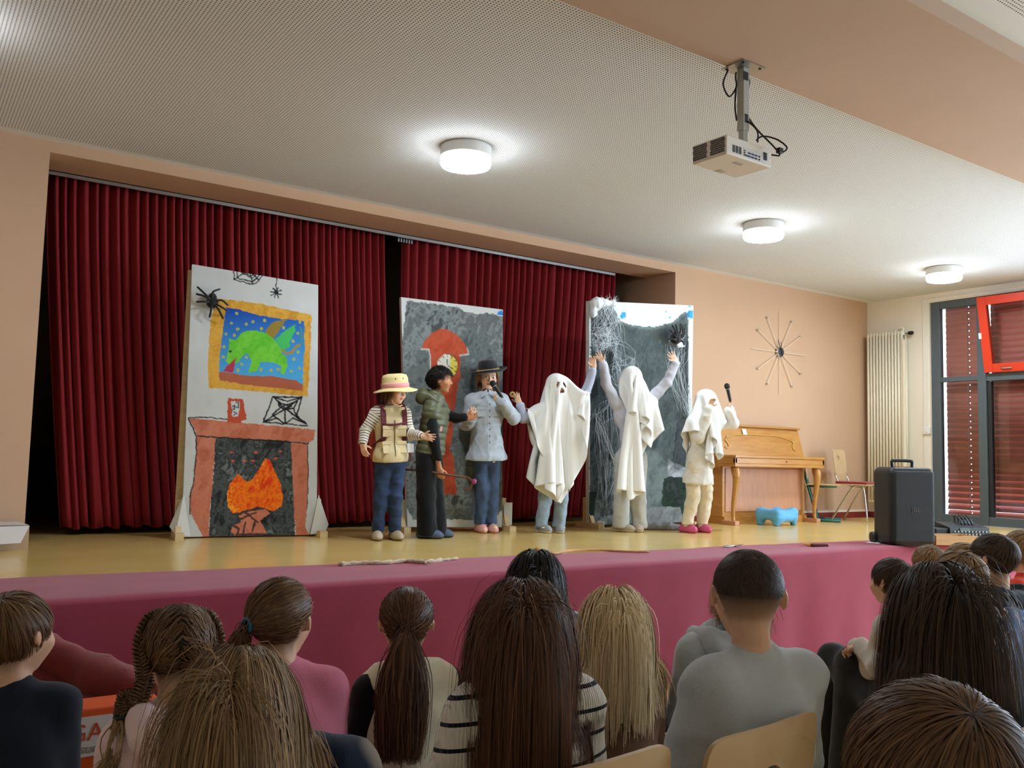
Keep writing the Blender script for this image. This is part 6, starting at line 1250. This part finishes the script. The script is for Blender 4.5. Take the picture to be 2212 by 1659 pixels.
cloth_part('light_jeans', J, leg_prims(J, .068, .054, .05), rgb(150, 172, 192), .006, .008, [(J.anL+[0, 0, -.015], (0, 0, -1))], (.011, 42, 17), m=mat('denim_light', rgb(152, 172, 190), .85, var=.15, vscale=18, bump=.3, bscale=300))
for s in 'LR':
    shoe(J, s, rgb(150, 150, 150), 'sneaker', .2, .042, .05, rgb(220, 220, 220)); an = getattr(J, 'an'+s); f = facing(20)
    for k in (0, 1): MB().obox(np.array((an[0], an[1], ST+.06-.012*k))+f*(.035+.04*k), np.cross(f, (0, 0, 1.))*.03, f*.01, (0, 0, .005)).build('shoe_strap', 'plastic_white' if k else 'frame_black', J.o, bevel=.003)
simp = [p for p in J.prims if p['t'] == 'e' and not p['sub'] and p['r'].max() > .05]+[C_(J.shL, J.elL, .05, .045, k=.03), C_(J.shR, J.elR, .05, .042, k=.03), C_(J.nb, J.shL, .05, k=.03), C_(J.nb, J.shR, .05, k=.03), C_(J.hipL, J.knL, .08, .07, k=.05), C_(J.hipR, J.knR, .08, .07, k=.05), C_(J.elL, J.elL+(J.wrL-J.elL)*.6, .045, .04, k=.03), C_(J.elR, J.elR+(J.wrR-J.elR)*.5, .045, .04, k=.03)]
fcp = lambda x, y, z: J.hc+J.R@np.array((x, y, z))*J.hs
sheet(J, simp, .05, -.62, .6, -.85, .97, holes=[(fcp(-.145, .42, .03), .022), (fcp(.145, .42, .03), .022), (fcp(0, .45, -.24), .024)], seed=3, pins=[(-.4, 0, J.elL+[0, 0, .075]), (.5, 0, J.elR+[0, 0, .07])])
t = thing('wooden_ring', 'small round wooden ring held up in the hand of the ghost', 'ring'); q = atD(1107, 852, d0-.14); f = unit(facing(-10)); M3 = np.stack([unit(np.cross(f, (0, 0, 1.))), np.cross(f, unit(np.cross(f, (0, 0, 1.)))), f], 1)
mat('ring_wood', rgb(176, 142, 84), .6, var=.2, vscale=40); MB().lathe([(.008, -.012), (.022, -.012), (.026, -.006), (.026, .006), (.022, .012), (.008, .012), (.008, -.012)], q, 20, M=M3).build('ring_body', 'ring_wood', t, smooth=True); MB().lathe([(.0075, -.0125), (.001, -.0115)], q, 12, M=M3).build('ring_core', 'plastic_black', t)

# ghost with both arms raised
d0 = depth(onZ(1358, 1148, ST))
J = joints(d0, .21, .78, (30, 10), 30, (-10, 62), hc=(1366, 818), nb=(1364, 858), shR=(1332, 872, -.05), shL=(1402, 868, .05), elR=(1308, 826, -.08), elL=(1440, 826, .05), wrR=(1303, 784, -.1), wrL=(1461, 782, .04), hipR=(1344, 990, -.02), hipL=(1380, 988, .03), knR=(1343, 1066, -.02), knL=(1378, 1066, .03), anR=(1341, 1137, -.03), anL=(1381, 1137, .03))
J.handR = (np.array((0, 0, .8))-HR*.55, HR*.8+np.array((0, 0, .4)), .3, .3); J.handL = (np.array((0, 0, .8))-HR*.55, -HR*.8+np.array((0, 0, -.5)), .3, .3)
person('ghost child raising both arms in front of the cobwebbed board', J, SKIN_P, rgb(80, 56, 36), .006, 1.0)
cloth_part('grey_hoodie', J, top_prims(J, .96, 1.08), rgb(196, 196, 206), .010, .009, [(J.H-J.T[:, 2]*.03, -J.T[:, 2])], (.010, 42, 19))
cloth_part('wide_grey_trousers', J, leg_prims(J, .074, .068, .07), rgb(190, 190, 186), .006, .009, [(J.anL+[0, 0, -.03], (0, 0, -1))], (.010, 32, 20))
for s in 'LR': shoe(J, s, rgb(166, 148, 128), 'shoe', .23, .045, .05, rgb(206, 196, 176))
simp = [p for p in J.prims if p['t'] == 'e' and not p['sub'] and p['r'].max() > .05]+[C_(J.shL, J.elL, .055, .047, k=.03), C_(J.shR, J.shR+(J.elR-J.shR)*.6, .05, .045, k=.03), C_(J.nb, J.shL, .05, k=.03), C_(J.nb, J.shR, .05, k=.03), C_(J.hipL, J.anL, .085, .075, k=.05), C_(J.hipR, J.anR, .085, .075, k=.05)]
sheet(J, simp, .05, -.47, .24, -.62, 1.14, seed=5)

# small ghost with the microphone
d0 = depth(onZ(1500, 1150, ST))
J = joints(d0, .195, .7, (66, 0), 62, (35, 42), hc=(1527, 866), nb=(1519, 903), shR=(1499, 914, -.08), shL=(1536, 912, .08), elR=(1510, 945, -.14), elL=(1585, 915, .06), wrR=(1533, 880, -.15), wrL=(1575, 884, .02), hipR=(1500, 1010, -.05), hipL=(1520, 1010, .05), knR=(1497, 1075, -.03), knL=(1525, 1072, .07), anR=(1484, 1133, -.04), anL=(1516, 1136, .05))
J.handR = (np.array((0, 0, .9))+HR*.35, HR*1.0-np.array((0, 0, .2)), .6, .1); J.handL = (np.array((0, 0, 1.))-HR*.1, -HR*.3-HF*1.0, 1.0, .04, .8)
person('small ghost child in white tunic lifting a microphone beside the piano', J, SKIN_P, rgb(120, 92, 60), .006, .9)
tp = top_prims(J, .96, 1.12, wrist_r=.034)+[C_(J.H+J.T[:, 2]*.1, J.H-J.T[:, 2]*.13, .115, .15, k=.05, flat=J.T[:, 1], fs=1.25)]
cloth_part('white_tunic', J, tp, rgb(236, 232, 222), .012, .0075, [(J.H-J.T[:, 2]*.15, -J.T[:, 2])], (.013, 40, 23))
cloth_part('cream_joggers', J, leg_prims(J, .07, .056, .045), rgb(232, 220, 196), .006, .0075, [(J.anL+[0, 0, .015], (0, 0, -1))], (.013, 42, 24))
for s in 'LR':
    a = getattr(J, 'an'+s); cloth_part('jogger_cuff', J, [C_(a+[0, 0, .0], a+[0, 0, .035], .036, .038)], rgb(236, 224, 200), 0, .006, (), None); shoe(J, s, rgb(206, 84, 128), 'clog', .18, .045, .055, rgb(190, 70, 112), ank=0)
    f = unit((J.ftL if s == 'L' else J.ftR)*np.array((1, 1, 0))); sd = np.cross(f, (0, 0, 1.))
    for u in (-.022, 0, .022):
        for v in (.075, .1): MB().sphere(np.array((a[0], a[1], ST))+f*v+sd*u+[0, 0, .058-.12*(v-.075)-abs(u)*.25], .0045, 6, 4).build('clog_hole', 'plastic_black', J.o)
simp = [p for p in J.prims if p['t'] == 'e' and not p['sub'] and p['r'].max() > .05]+[C_(J.shL, J.shL+(J.elL-J.shL)*.5, .05, .045, k=.03), C_(J.shR, J.elR, .055, .045, k=.03), C_(J.nb, J.shL, .05, k=.03), C_(J.nb, J.shR, .05, k=.03), tp[-1]]
sheet(J, simp, .04, -.3, .46, -.5, .6, seed=7, h=.025)
microphone('black microphone raised by the small ghost near the piano', atD(1578, 868, d0+.0), atD(1569.5, 830, d0+.0))
print('cast', time.time()-T0)
# ------------------------------------------------------------------ the audience, seated with their backs to us
def yv(a): a = math.radians(a); return np.array((math.sin(a), math.cos(a), 0))
def sitter(px, py, d, hs=.205, body=5, head=(30, 0), lean=.06, sw=.225, tl=.40, arms=None, b=1.0, nk=.0, hoff=(0, 0, 0), hv=.012):
    J = Person(); J.hs = hs; J.hsz = .75; J.gz = 0; J.R = rotm(*head); top = atD(px, py, d); J.hc = top-J.R[:, 2]*(hs*.485+hv); f = yv(body); r = np.array((f[1], -f[0], 0)); Z = np.array((0, 0, 1.))
    J.nb = J.hc-Z*(hs*.64+nk)-f*.02+np.asarray(hoff); S = J.nb-Z*.052-f*.012; J.shL = S-r*sw/2; J.shR = S+r*sw/2; H = S-Z*tl-f*lean*1.2; J.hipL = H-r*.075; J.hipR = H+r*.075
    a = arms or (.03, .03, -.225, -.07, .19, -.03)
    for s, q in (('L', -1), ('R', 1)):
        sh = getattr(J, 'sh'+s); el = sh+r*q*a[0]+f*a[1]+Z*a[2]; wr = el+r*q*a[3]+f*a[4]+Z*a[5]; setattr(J, 'el'+s, el); setattr(J, 'wr'+s, wr); kn = getattr(J, 'hip'+s)+f*.36+r*q*.03+Z*.0; setattr(J, 'kn'+s, kn); an = kn+f*.03; an[2] = .075; setattr(J, 'an'+s, an); setattr(J, 'ft'+s, f); setattr(J, 'hand'+s, (unit(f*.8-r*q*.5-Z*.25), -r*q*.6+Z*.5, .5, .1))
    J.f, J.r = f, r; return J
def dress(J, top, leg, sl=1.0, w=1.0, infl=.011, seed=1, fold=(.006, 48), leg_r=(.075, .058, .05), name='shirt', shoes=(60, 60, 66), paint=None, m='fabric', attrs=None, neck=.0, vox=.0085):
    cloth_part(name, J, top_prims(J, sl, w), top, infl, vox, [(J.H-J.T[:, 2]*.04, -J.T[:, 2]), (J.nb+J.T[:, 2]*(.06+neck), J.T[:, 2])], (fold[0], fold[1], seed), m, paint, attrs)
    cloth_part('trousers', J, leg_prims(J, *leg_r), leg, .006, .02, [((0, 0, .09), (0, 0, -1))], (.006, 40, seed+1))
    for s in 'LR': shoe(J, s, rgb(*shoes), 'shoe', .22, .045, .055, vox=.011)
def collar(J, col, h=.018, r=.056, name='neck_band', w=.006):
    up = J.T[:, 2]; c = J.nb+up*.012; P = [c+(J.T[:, 0]*math.cos(a)*r+J.T[:, 1]*math.sin(a)*r*.95)+up*(.012-.02*math.sin(a)) for a in np.linspace(0, 6.283, 25)]; mb = MB().tube(P, w+.003, 8); me = mb.mesh(name, True); o = link(name, me, None, J.o); m = mat('band_%d' % len(MATS), col, .85, bump=.3, bscale=300); me.materials.append(m); return o
def hood(J, col, seed=3, s=1.0):
    T = J.T; n = J.nb; P = [C_(n-T[:, 1]*.075-T[:, 2]*.035-T[:, 0]*.075*s, n-T[:, 1]*.075-T[:, 2]*.035+T[:, 0]*.075*s, .042*s, k=.03), C_(n-T[:, 1]*.06+T[:, 2]*.0-T[:, 0]*.085, n+T[:, 1]*.04-T[:, 0]*.065, .03, .022, k=.03), C_(n-T[:, 1]*.06+T[:, 2]*.0+T[:, 0]*.085, n+T[:, 1]*.04+T[:, 0]*.065, .03, .022, k=.03), E_(n-T[:, 1]*.1-T[:, 2]*.1, (.075*s, .035, .07), T, .04)]
    return cloth_part('hood', J, P, col, .004, .008, (), (.007, 55, seed))
hair_mat('hair_medium', rgb(66, 44, 28), rgb(92, 64, 42), rgb(130, 98, 66)); hair_mat('hair_light', rgb(96, 72, 48), rgb(132, 104, 72), rgb(180, 150, 110)); hair_mat('hair_golden', rgb(84, 62, 42), rgb(122, 94, 64), rgb(172, 140, 102)); hair_mat('hair_blonde', rgb(168, 142, 104), rgb(206, 182, 142), rgb(232, 214, 180)); hair_mat('hair_dark', rgb(38, 27, 20), rgb(58, 42, 31), rgb(94, 70, 52)); hair_mat('hair_chestnut', rgb(52, 32, 22), rgb(78, 50, 34), rgb(120, 84, 58))
HB = rgb(56, 40, 28)
GA = 'audience children'
# boy at the far side in a navy tee
J = sitter(38, 1268, 2.25, .215, 0, (52, 0), .05, .2); person('boy in navy tee with his head turned, beside the orange crate', J, SKIN*.95, HB, .0105, 1.0, group=None)
hair_short(J, MATS['hair_medium'], 4200, .07, 3, 7, .16, .003, (.02, -.25, .45), messy=.10, clump=.4); dress(J, rgb(34, 42, 54), rgb(50, 52, 60), .42, 1.12, seed=31, name='navy_tee')
# girl with two braids, pale pink hoodie
J = sitter(392, 1294, 2.05, .205, 2, (12, -4), .05, .215); person('girl with two braids in a pale pink hoodie', J, SKIN, HB, .0105, .96)
sg = lambda s: (lambda q: (q[:, 0]*s > -.005))
L = lambda x, y, z: J.hc+J.R@np.array((x, y, z))*J.hs
for s in (-1, 1): hair_tied(J, MATS['hair_medium'], (s*.3, -.22, -.2), 1500, .1, 5+s, 12, .0032, .006, sel=sg(s), tail=False)
for s in (-1, 1): braid(J, [L(s*.2, .28, .36), L(s*.33, .1, .3), L(s*.4, -.1, .1), L(s*.37, -.24, -.12), L(s*.33, -.3, -.3)], .011, .012, MATS['hair_medium'], 'crown_braid', 8, 4+s)
bl = [L(-.33, -.3, -.28), L(-.42, -.36, -.5), atD(272, 1505, 1.93), atD(262, 1548, 1.9)]; braid(J, bl, .015, .011, MATS['hair_medium'], 'braid', 8, 8)
rr = np.random.default_rng(4); P0 = np.array(bl[-1]); St = np.stack([catmull([P0+rr.normal(0, .006, 3), P0+np.array((-.004, 0, -.05))+rr.normal(0, .0105, 3), P0+np.array((-.03, -.01, -.12))+rr.normal(0, .012, 3)], 8) for _ in range(240)]); ribbons('braid_end', St, np.broadcast_to(-CAM_F, St.shape), np.full(240, .003), MATS['hair_light'], J.o)
MB().tube([P0+np.array((math.cos(a)*.012, math.sin(a)*.012, 0)) for a in np.linspace(0, 6.3, 14)], .005, 6).build('hair_tie', 'plastic_black', J.o, smooth=True)
br_ = [L(.33, -.3, -.28), L(.38, -.28, -.5), L(.42, -.05, -.9)]; braid(J, br_, .014, .010, MATS['hair_medium'], 'braid', 6, 9)
dress(J, rgb(240, 208, 210), rgb(80, 90, 120), 1.0, 1.05, seed=41, name='pink_hoodie'); hood(J, rgb(240, 210, 212), 5)
# girl with the blue hair tie, pink tee
J = sitter(612, 1243, 2.35, .21, 3, (40, -2), .05, .235); person('girl in pink tee with a low ponytail and blue hair tie', J, SKIN, HB, .0105, .98)
hair_tied(J, MATS['hair_medium'], (-.26, -.40, -.02), 2200, .17, 11, 16, .0032, .0105, fan=.05, wave=.03, lenvar=.4, out=.05); tp = J.hc+J.R@np.array((-.27, -.42, -.02))*J.hs
mat('tie_blue', rgb(40, 130, 180), .5); ax = unit(J.R@np.array((-.5, -.8, 0))); e1 = unit(np.cross(ax, (0, 0, 1.))); e2 = np.cross(ax, e1); MB().tube([tp+(e1*math.cos(a)+e2*math.sin(a))*.016 for a in np.linspace(0, 6.3, 16)], .006, 6).build('hair_tie', 'tie_blue', J.o, smooth=True)
dress(J, rgb(220, 126, 148), rgb(70, 80, 110), .42, 1.08, seed=43, name='pink_tee', infl=.013)
# girl with the long pony tail and cream vest
J = sitter(880, 1262, 2.62, .205, 3, (26, -2), .05, .225); person('girl in cream vest with a long brown ponytail and black sleeves', J, SKIN, rgb(50, 34, 24), .0105, .96)
hair_tied(J, MATS['hair_chestnut'], (-.02, -.46, .0), 2600, .37, 13, 20, .0034, .007, fan=.05, wave=.022, lenvar=.35, out=.045); tp = J.hc+J.R@np.array((-.02, -.48, 0))*J.hs; ax = unit(J.R@np.array((0, -1., 0))); e1 = unit(np.cross(ax, (0, 0, 1.))); e2 = np.cross(ax, e1); MB().tube([tp+(e1*math.cos(a)+e2*math.sin(a))*.02 for a in np.linspace(0, 6.3, 16)], .008, 6).build('hair_tie', 'plastic_black', J.o, smooth=True)
dress(J, rgb(20, 20, 22), rgb(40, 44, 60), 1.0, 1.12, seed=45, name='black_shirt')
vp = [dict(p) for p in J.torso]+[dict(C_(J.nb, J.shR-J.T[:, 0]*.025, .05, .048, k=.03)), dict(C_(J.nb, J.shL+J.T[:, 0]*.025, .05, .048, k=.03)), C_(J.nb-J.T[:, 2]*.01, J.nb+J.T[:, 2]*.025, .06, .058, k=.02)]
cloth_part('cream_vest', J, vp, rgb(238, 226, 198), .026, .008, [(J.H, -J.T[:, 2]), (J.nb+J.T[:, 2]*.028, J.T[:, 2])], (.006, 40, 47)); 
# child in mustard, mostly hidden
J = sitter(1090, 1292, 2.75, .2, 0, (20, 0), .05, .225); person('child in mustard sweater mostly hidden behind long brown hair', J, SKIN, HB, .013, .95); hair_short(J, MATS['hair_medium'], 1800, .06, 15, 6, .4, .0036, messy=.2); dress(J, rgb(206, 150, 40), rgb(60, 60, 70), 1.0, 1.15, seed=49, name='mustard_sweater')
# dark-haired woman in a black leather jacket near the stage
J = sitter(1158, 1183, 3.55, .215, 12, (30, -2), .05, .27, .44); person('dark-haired woman in a black leather jacket close to the stage', J, SKIN*.9, rgb(20, 16, 14), .0105, 1.05); hair_long(J, MATS['hair_black'], 2800, .34, 17, 12, .016, .004, .006, .5, part=(.02, .1, .5))
mat('leather', rgb(30, 32, 38), .38, var=.15, vscale=20, bump=.4, bscale=60); dress(J, rgb(30, 32, 38), rgb(40, 40, 46), 1.0, 1.2, seed=51, name='leather_jacket', m='leather', fold=(.0105, 45)); cloth_part('jacket_collar', J, [C_(J.nb-J.T[:, 1]*.05-J.T[:, 0]*.05, J.nb-J.T[:, 1]*.05+J.T[:, 0]*.05, .028, k=.02), C_(J.nb+J.T[:, 0]*.06-J.T[:, 1]*.04, J.nb+J.T[:, 0]*.075+J.T[:, 1]*.03-J.T[:, 2]*.02, .026, .022, k=.02), C_(J.nb-J.T[:, 0]*.06-J.T[:, 1]*.04, J.nb-J.T[:, 0]*.075+J.T[:, 1]*.03-J.T[:, 2]*.02, .026, .022, k=.02)], rgb(30, 32, 38), .002, .007, (), (.004, 60, 2), 'leather')
# blonde girl in brown
J = sitter(1328, 1262, 2.85, .205, 8, (30, -2), .05, .22); person('blonde girl with loose long hair in a brown sweater', J, SKIN, rgb(170, 140, 100), .0105, .96); hair_long(J, MATS['hair_blonde'], 4200, .36, 19, 13, .018, .003, .012, .5, part=(.0, .05, .5), lenvar=.4); dress(J, rgb(140, 104, 82), rgb(60, 60, 74), 1.0, 1.12, seed=53, name='brown_sweater')
# child in a light grey hoodie, head hidden behind the cropped-hair boy
J = sitter(1598, 1212, 3.0, .2, 5, (25, 0), .05, .225, hoff=(-.075, .05, 0)); person('child in light grey hoodie whose head is hidden by the cropped-hair boy', J, SKIN, HB, .013, .95); hair_long(J, MATS['hair_light'], 1500, .16, 20, 10, .012, .004, .006, .4); dress(J, rgb(190, 196, 202), rgb(60, 70, 90), 1.0, 1.1, seed=55, name='grey_hoodie'); hood(J, rgb(190, 196, 202), 7)
# boy with cropped hair in a grey sweatshirt
J = sitter(1614, 1185, 2.27, .235, 8, (38, -3), .05, .285, .43, hv=.003, arms=(.05, .05, -.23, -.06, .18, -.03)); person('boy with cropped hair in a plain grey sweatshirt', J, SKIN*.97, rgb(50, 38, 32), .0066, 1.08, hairline=False)
# cropped hair: dense on top, fading to skin at neck and sides
def crop_len(q): return np.clip((q[:, 2]+.22)/.42, .12, 1)
me = J.o.data; nv = len(me.vertices); co = np.empty(nv*3, np.float32); me.vertices.foreach_get('co', co); co = co.reshape(-1, 3); q = ((co-J.hc)@J.R)/J.hs; ca = np.empty(nv*4, np.float32); me.attributes['col'].data.foreach_get('color', ca); ca = ca.reshape(-1, 4)
w_ = np.clip(scalp_w(q)*5+.6, 0, 1)*np.clip((q[:, 2]+.36)/.42, 0, .88)*(np.linalg.norm(q, axis=1) < .75)*(1-np.exp(-(((np.abs(q[:, 0])-.4)/.05)**2+(q[:, 1]/.11)**2+((q[:, 2]+.02)/.15)**2))); ca[:, :3] = ca[:, :3]*(1-w_[:, None])+np.asarray(rgb(40, 31, 26))*w_[:, None]; me.attributes['col'].data.foreach_set('color', ca.ravel())
hair_mat('hair_crop', rgb(40, 30, 24), rgb(58, 44, 36), rgb(92, 72, 58)); hair_short(J, MATS['hair_crop'], 7000, .014, 23, 4, .7, .0015, messy=.3, lenf=crop_len, clump=0, lo=.04)
dress(J, rgb(196, 200, 204), rgb(60, 66, 80), 1.0, 1.2, seed=57, name='grey_sweatshirt', infl=.014, fold=(.013, 30))
# boy in white sitting sideways to us, hands clasped on his knees
J = sitter(1926, 1200, 3.95, .21, -5, (2, 0), .07, .22, .40, arms=(.02, .10, -.21, -.10, .20, .02)); J.knL, J.knR = atD(1802, 1425, 4.25), atD(1842, 1432, 4.1); J.elL, J.elR = atD(1882, 1452, 4.0), atD(1900, 1440, 3.85); J.wrL, J.wrR = atD(1850, 1398, 4.1), atD(1862, 1396, 4.0)
for s_ in 'LR':
    a_ = getattr(J, 'kn'+s_)+J.f*.06; a_[2] = .075; setattr(J, 'an'+s_, a_); setattr(J, 'hand'+s_, (J.f*.9-np.array((0, 0, .35)), (J.r if s_ == 'L' else -J.r)+np.array((0, 0, .4)), .7, .08))
person('boy in white long-sleeved shirt sitting sideways with hands on his knees', J, SKIN, rgb(50, 36, 26), .0105, .97); hair_short(J, MATS['hair_dark'], 2600, .065, 25, 7, .2, .0034, messy=.12, clump=.4); dress(J, rgb(206, 198, 184), rgb(44, 44, 42), 1.0, 1.05, seed=59, name='white_shirt', leg_r=(.082, .07, .06))
# girl with long dark hair
J = sitter(2025, 1205, 2.45, .21, 10, (42, -2), .05, .24, .42); person('girl with very long dark wavy hair on a pale chair', J, SKIN, rgb(34, 26, 20), .0105, 1.0); hair_long(J, MATS['hair_dark'], 6500, .50, 27, 12, .018, .0024, .012, .35, part=(-.02, .05, .5), spread=.25); dress(J, rgb(90, 84, 96), rgb(40, 40, 50), 1.0, 1.1, seed=61, name='dark_sweater')
# children along the right-hand end of the row
def kid(px, py, d, hs, head, label, hm, top, seed, L_=.06, body=0, sw=.22, hd=False, name='sweater', hc_=HB, messy=.13, hoff=(0, 0, 0)):
    global J
    J = sitter(px, py, d, hs, body, head, .05, sw, hoff=hoff); person(label, J, SKIN, hc_, .012, .97); hair_short(J, MATS[hm], 1900, L_, seed, 6, .2, .0036, messy=messy, clump=.4); dress(J, top, rgb(50, 54, 70), 1.0, 1.12, seed=seed+60, name=name)
    if hd: hood(J, top, seed)
kid(2002, 1173, 5.2, .235, (20, -6), 'fair-haired child just above the long dark hair', 'hair_golden', rgb(120, 130, 130), 71, .05)
kid(2068, 1182, 3.1, .21, (25, -4), 'child with sandy hair in a royal blue jumper', 'hair_light', rgb(56, 92, 158), 73, .07, sw=.26, name='blue_jumper', hoff=(.13, -.09, 0))
kid(2078, 1167, 4.6, .225, (10, 0), 'brown-haired child peeping over the child in royal blue', 'hair_light', rgb(190, 90, 110), 75, .06)
kid(2140, 1147, 4.0, .23, (-2, -3), 'boy with dark brown hair in a black hoodie, seen in profile', 'hair_dark', rgb(22, 26, 38), 77, .055, hd=True, name='black_hoodie', sw=.24)
kid(2206, 1140, 4.9, .235, (0, 0), 'boy in bright orange-red shirt at the very edge of the row', 'hair_light', rgb(222, 66, 40), 79, .065, name='orange_shirt')
# big head of the boy close to us
J = sitter(2012, 1450, .98, .24, 25, (38, -4), .05, .24); person('brown-haired boy close by, only the top of his head in view', J, SKIN*.95, HB, .007, 1.0); hair_short(J, MATS['hair_medium'], 8000, .08, 81, 8, .2, .002, (.05, -.3, .42), messy=.2, clump=.4); dress(J, rgb(70, 76, 86), rgb(50, 54, 70), 1.0, 1.1, seed=83)
# girl close to us with golden-brown hair and a navy tie-dye shirt
J = sitter(522, 1377, 1.55, .205, 5, (25, -4), .05, .25, hoff=(.075, .02, .04)); person('golden-brown-haired girl in navy tie-dye shirt near the front of the picture', J, SKIN, rgb(90, 66, 42), .0105, .98); hair_long(J, MATS['hair_golden'], 9000, .36, 29, 11, .011, .0015, .004, .25, part=(.02, .0, .5), lenvar=.2)
def tiedye(V, C): n_ = folds(1, 22, 5)(V); w = np.clip((n_-.12)*4, 0, 1)[:, None]; return C*(1-w)+np.asarray(rgb(196, 176, 156))*w*.9
dress(J, rgb(26, 36, 56), rgb(40, 44, 60), .5, 1.15, seed=85, name='tie_dye_shirt', infl=.014, paint=tiedye, neck=.01)
# girl with the very long brown hair and striped sweater
J = sitter(1128, 1238, 2.05, .21, 6, (33, -3), .06, .25, .42, arms=(.05, .05, -.22, -.05, .18, -.03)); person('girl with very long straight brown hair in a striped white sweater', J, SKIN, rgb(56, 38, 28), .0105, 1.0); hair_long(J, MATS['hair_chestnut'], 7500, .41, 33, 12, .014, .0018, .003, .3, part=(.0, .05, .5), lenvar=.35)
stripes_mat('navy_stripes', rgb(240, 232, 220), rgb(26, 28, 44), .052, .17, ribs=.0065); dress(J, rgb(222, 212, 198), rgb(50, 60, 90), 1.0, 1.3, seed=87, name='striped_sweater', infl=.018, m='navy_stripes', attrs=stripe_attr(J, .004), fold=(.0105, 38))
# ------------------------------------------------------------------ chairs of the audience
CZt = 1.0
def back_chair(label, xc, yc, yaw): chair(label, (xc, yc, 0), -math.radians(yaw), .56, .40, .43, cushion=False, hole=(.05, .038), hz=.68, group='wooden school chairs of the audience')
def place(pxl, pyl, yaw, sgn, label, z=CZt):
    P = onZ(pxl, pyl, z); a = math.radians(yaw); e = np.array((math.cos(a), -math.sin(a), 0)); c = P+e*.205*sgn; f = np.array((math.sin(a), math.cos(a), 0)); c = c+f*(.18+.05); back_chair(label, c[0], c[1], yaw)
place(1540, 1600, -6, 1, 'pale beech chair with an oval hand hole behind the cropped-hair boy'); place(1450, 1600, -4, -1, 'pale beech chair of the girl in the striped sweater'); place(2172, 1490, -4, -1, 'pale chair under the girl with long dark hair', .98); place(2190, 1585, -10, 1, 'wooden chair whose corner shows beyond the big brown-haired head', 1.0)
print('audience', time.time()-T0)
